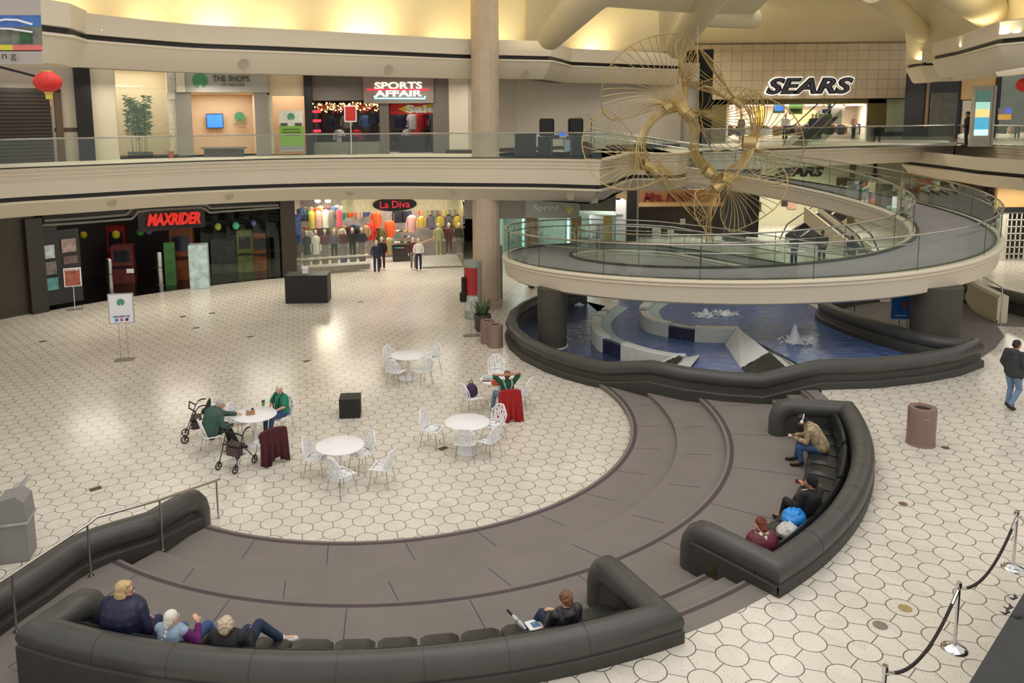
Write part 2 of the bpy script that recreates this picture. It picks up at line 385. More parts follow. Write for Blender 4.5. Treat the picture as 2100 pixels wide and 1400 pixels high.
# seams in the carpet
# ================================================================ BENCHES
RT, ZT, rT = 10.84, 1.06, .217
def bench(name, label, a0, a1, Rend0, Rend1, seats, gap=0):
    t = thing(name, label, 'bench', tuple(polar(CB, 10.8, (a0 + a1) / 2, PIT)), group=None)
    # swept tube: post, arm, arc, arm, post
    def bend(a, Rend):
        return [polar(CB, Rend, a, PIT), polar(CB, Rend, a, ZT - .34), polar(CB, Rend + .03, a, ZT - .2), polar(CB, Rend + .1, a, ZT - .09), polar(CB, Rend + .2, a, ZT - .02), polar(CB, Rend + .34, a, ZT)]
    path = bend(a0, Rend0) + [polar(CB, RT, a0 + (i * (a1 - a0) / 44), ZT) for i in range(45)] + bend(a1, Rend1)[::-1]
    mb = MB(); mb.tube(path, rT, 18); mb.build('armrest_roll', DARKTILE, t, smooth=50)
    # tile joints on the roll
    k = 1
    while a0 + k * 5.7 < a1 - 2:
        a = a0 + k * 5.7; mb = MB(); mb.tube([polar(CB, RT, a - .03, ZT), polar(CB, RT, a + .03, ZT)], rT + .003, 18, cap=False); k += 1; mb.build('tile_joint', DARKTILE2, t, smooth=50)
    # walls with ledge moulding
    da = math.degrees(.16 / RT)
    mb = MB()
    prof = [(10.62, PIT - .05), (10.62, ZT), (10.9, ZT - .1), (10.94, .97), (11.02, .955), (11.06, .93), (11.06, PIT - .02)]
    n = 44; e = math.degrees(.22 / RT); mb.strip([[polar(CB, r, lerp(a0 - e, a1 + e, i / n), z) for r, z in prof] for i in range(n + 1)])
    for a, Re, sgn in ((a0, Rend0, -1), (a1, Rend1, 1)):
        rd = polar((0, 0), 1, a); tg = Vector((-rd.y, rd.x, 0)) * sgn
        for s2 in (1, -1):
            rows = []
            for r in (Re + .1, 11.02):
                c = Vector((CB[0], CB[1], 0)) + rd * r
                if s2 == 1: rows.append([c + tg * o + Vector((0, 0, z)) for o, z in ((.22, PIT - .02), (.22, .91), (.20, .94), (.12, .96), (.10, 1.08))])
                else: rows.append([c - tg * .14 + Vector((0, 0, PIT - .02)), c - tg * .14 + Vector((0, 0, .9)), c - tg * .05 + Vector((0, 0, .92)), c - tg * .05 + Vector((0, 0, .94)), c + Vector((0, 0, 1.1))])
            mb.strip(rows)
        c = Vector((CB[0], CB[1], 0)) + rd * 11.05
        mb.add([c + tg * .22 + Vector((0, 0, PIT - .02)), c + tg * .22 + Vector((0, 0, .93)), c - tg * .2 + Vector((0, 0, .93)), c - tg * .2 + Vector((0, 0, PIT - .02))], [(0, 1, 2, 3)])
    mb.build('base_wall', DARKTILE2, t)
    # seat platform and cushions
    b0, b1 = a0 + da * 1.3, a1 - da * 1.3
    mb = MB(); prof = [(9.86, PIT), (9.86, .58), (10.6, .58)]
    mb.strip([[polar(CB, r, lerp(b0, b1, i / 40), z) for r, z in prof] for i in range(41)]); mb.build('seat_platform', BLACK, t)
    ns = seats; w_ = (b1 - b0) / ns
    for k in range(ns):
        s0, s1 = b0 + k * w_ + .12, b0 + (k + 1) * w_ - .12; mb = MB()
        P = [(9.80, .59), (9.78, .68), (9.81, .75), (9.88, .778), (10.2, .77), (10.46, .74), (10.53, .70), (10.53, .59)]
        rows = []
        for i in range(7):
            f = i / 6; dz = -.03 if i in (0, 6) else 0; ins = .03 if i in (0, 6) else 0
            rows.append([polar(CB, r + (ins if r < 10 else -ins), lerp(s0, s1, f), z + (dz if z > .7 else 0)) for r, z in P])
        mb.strip(rows)
        mb.add(rows[0], [tuple(range(len(P)))]); mb.add(rows[-1], [tuple(range(len(P) - 1, -1, -1))])
        mb.build('seat_cushion', LEATHER, t, smooth=60)
    nb = max(2, seats // 3); w_ = (b1 - b0) / nb
    for k in range(nb):
        s0, s1 = b0 + k * w_ + .35, b0 + (k + 1) * w_ - .35; mb = MB()
        P = [(10.42, .76), (10.38, .82), (10.44, 1.0), (10.47, 1.08), (10.52, 1.11), (10.56, 1.06), (10.52, .78)]
        rows = [[polar(CB, r, lerp(s0, s1, i / 12), z - (.03 if i in (0, 12) and z > 1 else 0)) for r, z in P] for i in range(13)]
        mb.strip([r_ + [r_[0]] for r_ in rows]); mb.add(rows[0], [tuple(range(len(P)))]); mb.add(rows[-1], [tuple(range(len(P) - 1, -1, -1))])
        mb.build('back_cushion', LEATHER, t, smooth=60)
    return t
bn1 = bench('curved_bench', 'curved charcoal tiled bench beside the right stairs, three seated people in it', -53.2, -11.3, 9.3, 9.3, 12)
bn2 = bench('curved_bench', 'curved charcoal tiled bench nearest the camera, four seated people in it', -112.0, -65.6, 9.95, 9.3, 13)
# round drain cover in the arm wall of bench one
rd = polar((0, 0), 1, -53.2); tg = Vector((-rd.y, rd.x, 0)) * -1
mb = MB(); c = Vector((CB[0], CB[1], 0)) + rd * 9.85 + tg * .225 + Vector((0, 0, .66))
for i, (ra, dd) in enumerate(((.085, .0), (.05, .012))):
    mb.tube([c, c + tg * (.02 + dd)], ra, 20)
v_ = mb.build('wall_vent', mat('tarnished_bronze', (92, 82, 56), .4, .6), bn1)
# ================================================================ HANDRAIL WALL (left)
wp = [at(427, 1086, 0), at(405, 1087, ST), at(330, 1127, 2 * ST), at(193, 1170, PIT), at(100, 1235, PIT), at(0, 1306, PIT), at(-220, 1480, PIT)]
wdir = (wp[-2] - wp[0]); wdir.z = 0; wdir.normalize(); wn = Vector((-wdir.y, wdir.x, 0)) * -1   # towards the left of the wall
if wn.x > 0: wn = -wn
ctr = [p + wn * .24 for p in wp]
zc = [.62, .66, .70, .78, .77, .78, .78]
S = Vector((ctr[0].x, ctr[0].y, 0)) - wdir * .0
tw = thing('handrail_wall', 'charcoal tiled wall with a rounded top sloping beside the carpeted passage', 'low wall', (S.x, S.y, 0))
path = [S + Vector((0, 0, 0)), S + Vector((0, 0, .34)), S + wdir * .04 + Vector((0, 0, .48)), S + wdir * .13 + Vector((0, 0, .59)), S + wdir * .28 + Vector((0, 0, .64))]
tail = smooth_path([Vector((c.x, c.y, z)) for c, z in zip(ctr[2:], zc[2:])], 4)
path += tail
mb = MB(); mb.tube(path, .225, 18); mb.build('wall_roll', DARKTILE, tw, smooth=50)
mb = MB(); rows = []
zb_ = [0, ST, 2 * ST, PIT, PIT, PIT, PIT]
for c, z in zip([S + wdir * .12] + [Vector((p.x, p.y, 0)) for p in tail], [.55] + [p.z for p in tail]):
    rows.append([Vector((c.x, c.y, 0)) - wn * o + Vector((0, 0, zz)) for o, zz in ((.23, -.1), (.23, z - .27), (.215, z - .235), (.13, z - .21), (.1, z)) ] + [Vector((c.x, c.y, 0)) + wn * .2 + Vector((0, 0, z)), Vector((c.x, c.y, 0)) + wn * .2 + Vector((0, 0, -.1))])
mb.strip(rows); mb.build('base_wall', DARKTILE2, tw)
posts = [(at(448, 1062, 0), .80), (at(334, 1127, 2 * ST), .96), (at(187, 1181, PIT), .92), (at(34, 1295, PIT), .92)]
hr = thing('handrail', 'steel handrail on four posts beside the sloping charcoal wall', 'handrail', tuple(posts[0][0]))
tops = [p + Vector((0, 0, h)) for p, h in posts]
k1 = tops[1].lerp(tops[2], .62) + Vector((0, 0, .10)); k1 = at(196, 1060, k1.z)
e = tops[3] + (tops[3] - tops[2]) * 1.5
mb = MB(); mb.tube([tops[0] + Vector((.02, .12, -.03)), tops[0], tops[1], k1 + Vector((0.02, 0, 0)), tops[2], tops[3], e], .024, 10); mb.build('rail', STEEL, hr, smooth=50)
for p, h in posts:
    mb = MB(); mb.cyl(p, p + Vector((0, 0, h)), .02, 10); mb.lathe(p, [(.05, .0), (.05, .012)], 14); mb.build('post', STEEL, hr, smooth=40)
p, h = posts[3]; p = p + (tops[3] - tops[2]) * 1.2; mb = MB(); mb.cyl(p, p + Vector((0, 0, h)), .02, 10); mb.build('post', STEEL, hr, smooth=40)
# ================================================================ FOUNTAIN
CF = (7.44, 27.83)
base = [(polar(CF, 6.61, a), 0) for a in (118, 130, 142, 154, 166, 178, 190, 202, 214, 222, 230)] + [(Vector((3.55, 22.52, 0)), 0)]
base += [(Vector((4.65, 21.45, 0)), .38), (Vector((5.5, 20.8, 0)), .38), (Vector((6.5, 20.35, 0)), .38), (Vector((7.45, 20.14, 0)), .38)]
base += [(Vector((9.0, 20.12, 0)), .76), (Vector((10.5, 20.2, 0)), .76), (Vector((12.0, 20.6, 0)), .76), (Vector((13.3, 21.15, 0)), .76), (Vector((14.42, 21.9, 0)), .76)]
def inset(pts, i, d):
    a = pts[max(0, i - 1)]; b = pts[min(len(pts) - 1, i + 1)]; t = (b - a); t.z = 0; t.normalize(); return pts[i] + Vector((-t.y, t.x, 0)) * d
bp = [b[0] for b in base]; bz = [b[1] for b in base]
ft = thing('fountain', 'round charcoal tiled fountain basin with blue water under the spiral ramp', 'fountain', (7.4, 26, 0))
ctr = [inset(bp, i, .24) for i in range(len(bp))]
roll = [Vector((c.x, c.y, z + .55)) for c, z in zip(ctr, bz)]
inn = [at(1990, 722, 1.31), at(1905, 700, 1.31), at(1790, 668, 1.31), at(1712, 640, 1.31), at(1690, 625, 1.31)]
tip = Vector((14.15, 22.05, 1.31))
rollR = roll[:-1] + [tip] + [inn[1], inn[2], inn[3], inn[4], Vector((13.4, 28.9, 1.31)), Vector((14.3, 29.6, 1.31))]
mb = MB(); mb.tube(roll[:-1] + [Vector((14.25, 22.1, 1.31)), Vector((14.32, 22.3, 1.31))], .215, 16)
mb.build('rim_roll', DARKTILE, ft, smooth=50)
mb = MB(); ip = smooth_path([Vector((14.25, 22.2, 1.31)), inn[1] + Vector((.1, .0, 0)), inn[2], inn[3], inn[4], Vector((13.0, 28.6, 1.31)), Vector((14.2, 29.6, 1.31)), Vector((16, 30.4, 1.31))], 5)
mb.tube(ip, .215, 16); mb.build('rim_roll', DARKTILE, ft, smooth=50)
mb = MB(); rows = []
for i in range(len(bp)):
    z = bz[i]; b = bp[i]; r_ = [b + Vector((0, 0, -.05)), b + Vector((0, 0, z + .17))]
    for d, zz in ((.02, .20), (.10, .225), (.12, .5)):
        q = inset(bp, i, d); r_.append(Vector((q.x, q.y, z + zz)))
    for d, zz in ((.38, .5), (.40, .2), (.42, -.4)):
        q = inset(bp, i, d); r_.append(Vector((q.x, q.y, z + zz if zz > 0 else 0)))
    rows.append(r_)
mb.strip(rows)
rows = []
for i, q in enumerate(ip):
    a = ip[max(0, i - 1)]; b = ip[min(len(ip) - 1, i + 1)]; t = b - a; t.z = 0; t.normalize(); nn = Vector((-t.y, t.x, 0))
    rows.append([q + nn * o + Vector((0, 0, zz - 1.31)) for o, zz in ((.28, .3), (.28, .98), (.2, 1.02), (.14, 1.2), (-.15, 1.2), (-.2, .7))])
mb.strip(rows)
mb.build('basin_wall', DARKTILE2, ft)
# water: three levels
def water_mat(name, c, foam=0):
    m = bpy.data.materials.new(name); m.use_nodes = True; nt = m.node_tree; N = nt.nodes; L = nt.links; b = N['Principled BSDF']
    g = N.new('ShaderNodeNewGeometry'); n = N.new('ShaderNodeTexNoise'); n.inputs['Scale'].default_value = 3.2; n.inputs['Detail'].default_value = 6; n.inputs['Distortion'].default_value = .6
    mp = N.new('ShaderNodeMapping'); mp.inputs['Scale'].default_value = (1, 2.2, 1); L.new(g.outputs['Position'], mp.inputs[0]); L.new(mp.outputs[0], n.inputs['Vector'])
    rp = N.new('ShaderNodeMapRange'); rp.inputs['From Min'].default_value = .35; rp.inputs['From Max'].default_value = .72; L.new(n.outputs['Fac'], rp.inputs[0])
    mx = N.new('ShaderNodeMix'); mx.data_type = 'RGBA'; mx.inputs[6].default_value = srgb(c); mx.inputs[7].default_value = srgb([min(255, v * 1.35 + 8) for v in c]); L.new(rp.outputs[0], mx.inputs[0])
    L.new(mx.outputs[2], b.inputs['Base Color']); b.inputs['Roughness'].default_value = .08; b.inputs['Specular IOR Level'].default_value = .55
    bp_ = N.new('ShaderNodeBump'); bp_.inputs['Strength'].default_value = .55; bp_.inputs['Distance'].default_value = .05; L.new(n.outputs['Fac'], bp_.inputs['Height']); L.new(bp_.outputs[0], b.inputs['Normal'])
    return m
W1 = water_mat('dark_blue_pool_water', (44, 54, 86)); W2 = water_mat('blue_pool_water', (66, 86, 132))
ZW = (.08, .50, .84)
OWc = [at(1232, 640, .62), at(1222, 665, .62), at(1228, 690, .62), at(1262, 712, .62), at(1310, 728, .62), at(1355, 738, .62), at(1395, 741, .62)]
# outer weir centre line (plan)
ow = [Vector((v.x, v.y, 0)) for v in (at(1262, 622, .6), at(1228, 648, .6), at(1222, 668, .6), at(1240, 690, .6), at(1290, 709, .6), at(1340, 723, .6), at(1400, 733, .6))]
iw = [Vector((v.x, v.y, 0)) for v in (at(1350, 610, .95), at(1322, 628, .95), at(1325, 645, .95), at(1345, 657, .95), at(1420, 671, .95), at(1515, 674, .95))]
low = [tuple(inset(bp, i, .3)) for i in range(12)]
mb = MB(); P_ = [Vector((p[0], p[1], 0)) for p in low] + [Vector((6.3, 20.9, 0))]
nP = len(P_); mb.add([(p.x, p.y, ZW[0]) for p in P_] + [(9, 28, ZW[0])], [(i, (i + 1) % nP, nP) for i in range(nP)])
mb.build('water', W1, ft)['label'] = 'dark blue water of the lowest pool'
owS, iwS = smooth_path(ow, 6), smooth_path(iw, 6)
mb = MB(); poly = [v for v in owS] + [at(1400, 745, ZW[1]), Vector((6.6, 20.6, 0)), Vector((8.5, 20.6, 0)), Vector((9.3, 23, 0)), Vector((10.5, 33.2, 0)), Vector((6, 33, 0))]
nP = len(poly); mb.add([(p.x, p.y, ZW[1]) for p in poly] + [(7.6, 26.0, ZW[1])], [(i, (i + 1) % nP, nP) for i in range(nP)]); mb.build('water', W2, ft)['label'] = 'blue water of the middle pool'
prA = at(1512, 672, .98); prB = at(1662, 768, .98)
mb = MB(); poly = [v for v in iwS] + [prA, Vector((9.35, 21.2, 0)), Vector((9.6, 20.55, 0)), Vector((11.5, 20.75, 0)), Vector((13.9, 21.9, 0)), Vector((13.1, 23.2, 0)), Vector((12.5, 25, 0)), Vector((12.6, 27, 0)), Vector((12.3, 33, 0)), Vector((8, 33.6, 0))]
nP = len(poly); mb.add([(p.x, p.y, ZW[2]) for p in poly] + [(10.3, 26.5, ZW[2])], [(i, (i + 1) % nP, nP) for i in range(nP)]); mb.build('water', W2, ft)['label'] = 'blue water of the highest pool'
COPE = mat('pale_grey_coping', (200, 203, 198), .6, var=.08, scale=4); BLUET = mat('navy_glazed_tile', (38, 40, 66), .25, var=.15, scale=6)
ALGAE = mat('pale_submerged_ledge', (160, 182, 184), .5, var=.15, scale=3)
def weir(pts, z0, z1, segs, zw):
    """pale coping blocks with lower navy spill panels between them"""
    L = [0]
    for a, b in zip(pts, pts[1:]): L.append(L[-1] + (b - a).length)
    def P(s):
        s = s * L[-1]
        for i in range(len(L) - 1):
            if s <= L[i + 1] or i == len(L) - 2:
                f = (s - L[i]) / max(1e-6, L[i + 1] - L[i]); p = pts[i].lerp(pts[i + 1], f); t = (pts[min(len(pts) - 1, i + 2)] - pts[max(0, i - 1)]).normalized(); return p, Vector((-t.y, t.x, 0))
    for s0, s1, kind in segs:
        mb = MB(); rows = []; ww, zt, zb = (.34, z1, z0 - .08) if kind == 'b' else (.24, z1 - .10, z0 - .3)
        for i in range(9):
            p, nn = P(lerp(s0, s1, i / 8)); nn = nn
            o0, o1 = (-.17, .17) if kind == 'b' else (-.12, .08)
            rows.append([p + nn * o0 + Vector((0, 0, zb)), p + nn * o0 + Vector((0, 0, zt - .02)), p + nn * (o0 + .02) + Vector((0, 0, zt)), p + nn * (o1 - .02) + Vector((0, 0, zt)), p + nn * o1 + Vector((0, 0, zt - .02)), p + nn * o1 + Vector((0, 0, zb)), p + nn * o0 + Vector((0, 0, zb))])
        mb.strip(rows); mb.add(rows[0][:6], [(0, 1, 2, 3, 4, 5)]); mb.add(rows[-1][:6], [(5, 4, 3, 2, 1, 0)])
        mb.build('coping_block' if kind == 'b' else 'spill_panel', COPE if kind == 'b' else BLUET, ft)
    mb = MB(); rows = []
    for i in range(30):
        p, nn = P(i / 29); rows.append([p + nn * .1 + Vector((0, 0, zw + .012)), p + nn * .55 + Vector((0, 0, zw + .006))])
    mb.strip(rows); mb.build('submerged_ledge', ALGAE, ft)
weir(owS, ZW[0], .66, [(0, .16, 'b'), (.17, .20, 's'), (.2, .27, 'b'), (.275, .29, 's'), (.29, .62, 'b'), (.62, .74, 's'), (.74, 1.0, 'b')], ZW[1])
weir(iwS, ZW[1], 1.0, [(0, .3, 'b'), (.3, .38, 's'), (.38, .66, 'b'), (.66, .79, 's'), (.79, 1.0, 'b')], ZW[2])
# sloping white wedge and pebble face at the end of the inner weir
a1, a2 = at(1512, 671, 1.05), at(1487, 706, ZW[1]); b1, b2 = at(1578, 722, 1.05), at(1520, 755, ZW[1])
c1 = at(1622, 762, 1.0); c2 = at(1545, 783, ZW[1]); k1 = at(1632, 755, ZW[2])
mb = MB(); zr = ZW[1] - .4
def q4(a, b, c, d): mb.add([a, b, c, d], [(0, 1, 2, 3)])
a1b, b1b, = a1 + Vector((.25, .1, 0)), b1 + Vector((.3, .1, 0))
q4(a1, a2, b2, b1); q4(a1, b1, b1b + Vector((0, 0, -.25)), a1b + Vector((0, 0, -.25)))
q4(a1b + Vector((0, 0, -.25)), b1b + Vector((0, 0, -.25)), Vector((b1b.x, b1b.y, 0)), Vector((a1b.x, a1b.y, 0)))
q4(a2, Vector((a2.x, a2.y, 0)), Vector((b2.x, b2.y, 0)), b2); mb.add([a1, a2, Vector((a2.x, a2.y, 0)), Vector((a1b.x, a1b.y, 0)), a1b + Vector((0, 0, -.25))], [(0, 1, 2, 3, 4)])
q4(b1b + Vector((0, 0, -.25)), b1b + Vector((.0, 0, -.25)), c1 + Vector((.3, 0, -.1)), c1)
mb.build('sloping_slab', mat('pale_stone_slab', (222, 221, 218), .55, var=.06, scale=2.5), ft)
PEB = mat('wet_pebbles', (52, 50, 40), .35, var=.5, scale=30, bump=1, bscale=30)
def peb(P4, nm='pebble_face'):
    mb = MB(); rows = []
    for i in range(15):
        rows.append([P4[0].lerp(P4[3], i / 14).lerp(P4[1].lerp(P4[2], i / 14), j / 14) + Vector((0, 0, random.uniform(0, .035))) for j in range(15)])
    mb.strip(rows); return mb.build(nm, PEB, ft, smooth=True)
peb([b1, c1, c2, b2])
mb = MB(); q = [b1, c1, c1 + Vector((.32, .05, -.12)), b1 + Vector((.36, .1, -.18))]; mb.add(q, [(0, 1, 2, 3)]); mb.add([q[3], q[2], Vector((q[2].x, q[2].y, .3)), Vector((q[3].x, q[3].y, .3))], [(0, 1, 2, 3)]); mb.build('slab_edge', COPE, ft)
e1, e2, e3, e4 = at(1342, 751, .5), at(1392, 728, .72), at(1400, 736, .66), at(1380, 757, .5)
peb([e1 + Vector((.05, 0, .02)), e2, e3, e4])
mb = MB(); mb.tube([e1, e2, e2 + Vector((.2, 0, 0))], .05, 6); mb.add([at(1395, 735, .6), at(1436, 727, .6), at(1404, 767, .56), at(1367, 762, .56)], [(0, 1, 2, 3)]); mb.build('slab_edge', COPE, ft)
# water jets
FOAM = mat('white_water_foam', (225, 232, 238), .3, var=.1, scale=20, bump=.6, bscale=30)
def jet(p, h, r):
    mb = MB(); rnd = random.Random(int(p.x * 100))
    prof = [(r * 1.5, 0), (r * 1.1, h * .12), (r * .7, h * .3), (r * .55, h * .5), (r * .4, h * .7), (r * .25, h * .87), (.02, h)]
    vs = []; n = 12
    for k, (rr, z) in enumerate(prof):
        for i in range(n):
            a = 2 * PI * i / n; q = rr * rnd.uniform(.75, 1.25); vs.append(p + Vector((q * math.cos(a), q * math.sin(a), z * (rnd.uniform(.9, 1.05) if k else 1))))
    mb.add(vs, [(k * n + i, k * n + (i + 1) % n, (k + 1) * n + (i + 1) % n, (k + 1) * n + i) for k in range(len(prof) - 1) for i in range(n)])
    for i in range(70):
        a = rnd.uniform(0, 2 * PI); q = r * rnd.uniform(.8, 2.6); s_ = rnd.uniform(.012, .045)
        mb.ell(p + Vector((q * math.cos(a), q * math.sin(a), rnd.uniform(0, .05) + (h * .3 * rnd.random() if q < r * 1.4 else 0))), (s_ * 1.5, s_ * 1.5, s_ * .5), 6, 3)
    mb.build('water_jet', FOAM, ft, smooth=True)
jet(at(1629, 700, ZW[2]), .58, .2); jet(at(1447, 648, ZW[2]), .3, .19); jet(at(1487, 643, ZW[2]), .12, .2); jet(at(1188, 626, ZW[0]), .15, .07); jet(at(1241, 766, ZW[0] + .05), .14, .06)
# pillars
def pillar(p, z0, z1, ra, rb, label):
    mb = MB(); mb.lathe(Vector((p.x, p.y, 0)), [(ra, z0), (rb, z1)], 36)
    o = struct(mb, 'ramp_pillar', mat('dark_concrete_pillar', (72, 69, 60), .6, var=.14, scale=2.2, bump=.1, bscale=9), smooth=50, label=label)
p1 = at(1132, 716, ZW[0]) + Vector((.05, .45, 0)); pillar(p1, 0, 2.15, .50, .53, 'dark round pillar standing in the lowest pool')
p2 = at(1929, 740, OUT); pillar(p2 + Vector((.28, .9, 0)), 0, 2.85, .66, .70, 'dark round pillar behind the fountain tip')
mb = MB(); mb.lathe(Vector((p1.x, p1.y, ZW[0])), [(.56, -.1), (.56, .03), (.50, .03)], 30, caps=False); mb.build('pillar_collar', COPE, ft)
# ================================================================ RAMP
HX = [8.1873, 29.9059, 9.1096, 6.2168, 4.2105, .8689, 1.096, .1583, .0127, .7649, -.4122, .1535, .1557, .8835]
def helix(wi, deg):
    cx, cy, R1, R2, z0, s, hrr, s2, s3, e, ph, dx, dy, sp = HX; th = math.radians(deg)
    Rr = (R1, R2)[wi] + sp * (th + 1.5)
    if wi: cx += dx; cy += dy
    u = Rr * math.cos(th - ph); v = Rr * e * math.sin(th - ph)
    return Vector((cx + u * math.cos(ph) - v * math.sin(ph), cy + u * math.sin(ph) + v * math.cos(ph), z0 + s * th + s2 * th**2 + s3 * th**3))
angs = [104 - i * 3.0 for i in range(126)]           # 104 .. -271
RO = [helix(0, a) for a in angs]; RI = [helix(1, a) for a in angs]
ext = [(10.4, 34.4, 2.05), (13.0, 33.3, 1.75), (15.5, 32.6, 1.4), (18.0, 32.6, 1.0), (19.5, 32.9, .8)]
exi = [(9.9, 31.9, 2.05), (12.2, 30.6, 1.75), (15.0, 29.9, 1.4), (18.0, 29.8, 1.0), (19.5, 30.0, .8)]
RO += smooth_path([RO[-1]] + [Vector(p) for p in ext], 4)[1:]; RI += smooth_path([RI[-1]] + [Vector(p) for p in exi], 4)[1:]
mid0 = (RO[0] + RI[0]) / 2
ramp = thing('spiral_ramp', 'cream spiral ramp with grey carpet and glass balustrades winding over the fountain', 'ramp', (7.5, 30, .76))
fa, ca, cu = MB(), MB(), MB(); r1, r2, r3, r4 = [], [], [], []
for o, i_ in zip(RO, RI):
    d = i_ - o; d.z = 0; W = d.length; d.normalize()
    def q(u, z): return o + d * u + Vector((0, 0, z))
    def qi(u, z): return Vector((i_.x, i_.y, i_.z)) - d * u + Vector((0, 0, z))
    r1.append([q(.24, .0), q(.04, .0), q(0, -.03), q(-.01, -.08), q(.03, -.115), q(.05, -.12), q(.03, -.14), q(.03, -.20), q(.075, -.215), q(.085, -.25), q(.16, -.72), q(.3, -.80)] + [qi(.3, -.80), qi(.16, -.72), qi(.085, -.25), qi(.075, -.215), qi(.03, -.20), qi(.03, -.14), qi(.05, -.12), qi(.03, -.115), qi(-.01, -.08), qi(0, -.03), qi(.04, 0), qi(.24, 0)])
    r2.append([q(.28, -.03), qi(.28, -.03)])
    r3.append([q(.23, .001), q(.23, .03), q(.30, .03), q(.30, -.04)]); r4.append([qi(.30, -.04), qi(.30, .05), qi(.20, .05), qi(.20, .001)])
fa.strip(r1); fa.build('fascia', mat('cream_ramp_plaster', (222, 210, 188), .55, var=.015), ramp, smooth=35)
ca.strip(r2); ca.build('carpet', RAMPC, ramp, smooth=True)
cu.strip(r3); cu.strip(r4); cu.build('curb', GRANITE, ramp, smooth=35)
def balustrade(line, sgn, other, name_pane='glass_pane', inset_=.12, every=8, hgt=1.04, par=None, second=True):
    pts = []
    for a, b in zip(line, other):
        d = b - a; d.z = 0; d.normalize(); pts.append(a + d * inset_)
    k = 0
    while k < len(pts) - 1:
        e_ = min(k + every, len(pts) - 1); mb = MB(); seg = pts[k:e_ + 1]
        rows = [[p + Vector((0, 0, .0)), p + Vector((0, 0, hgt))] for p in seg]
        mb.strip(rows); mb.build(name_pane, GLASS, par)
        mb = MB(); mb.cyl(pts[k] + Vector((0, 0, 0)), pts[k] + Vector((0, 0, hgt)), .011, 6); mb.build('post', mat('dark_glass_edge', (52, 62, 58), .3), par)
        k = e_
    rp = [p + Vector((0, 0, hgt + .03)) for p in pts]
    mb = MB(); mb.tube(rp, .03, 8); mb.build('top_rail', STEEL, par, smooth=60)
    if second:
        qq = []
        for p, b in zip(pts, other):
            d = b - p; d.z = 0; d.normalize(); qq.append(p + d * .1 + Vector((0, 0, .80)))
        mb = MB(); mb.tube(qq, .022, 6); mb.build('hand_rail', STEEL, par, smooth=60)
balustrade(RO, 1, RI, par=ramp, every=7); balustrade(RI, -1, RO, par=ramp, every=7)
# ================================================================ BUILDING SHELL
WALL = mat('warm_grey_wall', (178, 166, 150), .8, var=.03); WALLW = mat('pale_plaster_wall', (205, 196, 180), .8, var=.02, scale=.6)
DKBROWN = mat('dark_brown_pier', (52, 42, 34), .5, var=.1); SOFF = mat('soffit', (150, 140, 120), .8, var=.03)
U = ('c', (-4.07, 16.1), 21.0); LW = ('c', (.15, 18.26), 23.8); SE = ('p', (0, 51), (0, 1)); RU = ('p', (0, 48), (0, 1)); UF = ('p', (0, 41), (0, 1))
ZU = 6.37
def offs(P, d):
    out = []
    for i in range(len(P)):
        a = P[max(0, i - 1)]; b = P[min(len(P) - 1, i + 1)]; t = b - a; t.z = 0; t.normalize(); out.append(Vector((P[i].x - t.y * d, P[i].y + t.x * d, 0)))
    return out
def loft(P, prof, mats, name, sm=30, black=(), label=None):
    """profile (offset back, z) swept along plan polyline P; faces whose index is in black take the second material"""
    rows = []; cols = [offs(P, d) for d, z in prof]
    for i in range(len(P)): rows.append([Vector((cols[k][i].x, cols[k][i].y, prof[k][1])) for k in range(len(prof))])
    mb = MB(); mb.strip([r[::-1] for r in rows]); nf = len(prof) - 1
    mb.m = [1 if (nf - 1 - (k % nf)) in black else 0 for k in range(len(mb.f))]
    return struct(mb, name, mats, smooth=sm, label=label)
slab_prof = [(6, 6.375), (.3, 6.375), (.0, 6.36), (-.02, 6.32), (0, 6.26), (.05, 6.25), (.05, 6.20), (.02, 6.19), (.02, 6.12), (.06, 6.11), (.06, 6.06), (.03, 6.05), (.03, 5.98), (.08, 5.97), (.08, 5.90), (.04, 5.87), (.04, 5.37), (.12, 5.365), (.12, 5.215), (-.03, 5.21), (-.04, 5.14), (.0, 5.12), (.42, 4.66), (.5, 4.62), (9, 4.62)]
pxs = [(0, 412), (160, 402), (400, 388), (620, 380), (800, 378), (940, 379), (1100, 380.5), (1190, 383), (1232, 384)]
PA = [at(x, y, 5.29) for x, y in pxs]
pre = [at(-700, 470, 5.29), at(-300, 438, 5.29)]
PA = [Vector((v.x, v.y, 0)) for v in smooth_path(pre + PA, 4)]
PA += [Vector((v.x, v.y, 0)) for v in (at(1262, 377, 5.29), at(1278, 368, 5.29), at(1300, 362, 5.29), at(1340, 362.3, 5.29), at(1392, 362.5, 5.29))]
PA.append(PA[-1] + Vector((2.6, 4.5, 0)))
loft(PA, slab_prof, [BEIGE, BLACK], 'floor_slab', black=(17,), label='cream edge of the upper floor with a black line, curving along the left')
FLUP = mat('upper_walkway_tile', (140, 126, 108), .25, var=.1)
PBx = [(1440, 318), (1560, 315), (1700, 310), (1800, 306.5), (1900, 303), (1958, 300.5), (2000, 303), (2100, 309.5), (2300, 325)]
PB = [at(x, y, 6.2) for x, y in PBx]
PB1 = PB[:6]; slabB = [(8, 6.37), (.3, 6.37), (.0, 6.33), (-.02, 6.29), (0, 6.24), (.05, 6.23), (.05, 6.17), (.02, 6.16), (.02, 6.08), (.06, 6.07), (.06, 6.02), (.03, 6.01), (.03, 5.93), (.07, 5.92), (.07, 5.5), (.3, 5.45), (8, 5.45)]
loft(PB1, slabB, [BEIGE, BLACK], 'floor_slab.001', label='far bridge of the upper floor behind the spiral ramp')
loft(PB[5:], slab_prof, [BEIGE, BLACK], 'floor_slab.002', black=(17,), label='cream edge of the upper floor at the right')
PC = [at(1880, 338, 5.0), at(1945, 345, 5.29), at(2000, 353, 5.29), at(2100, 362, 5.29)]
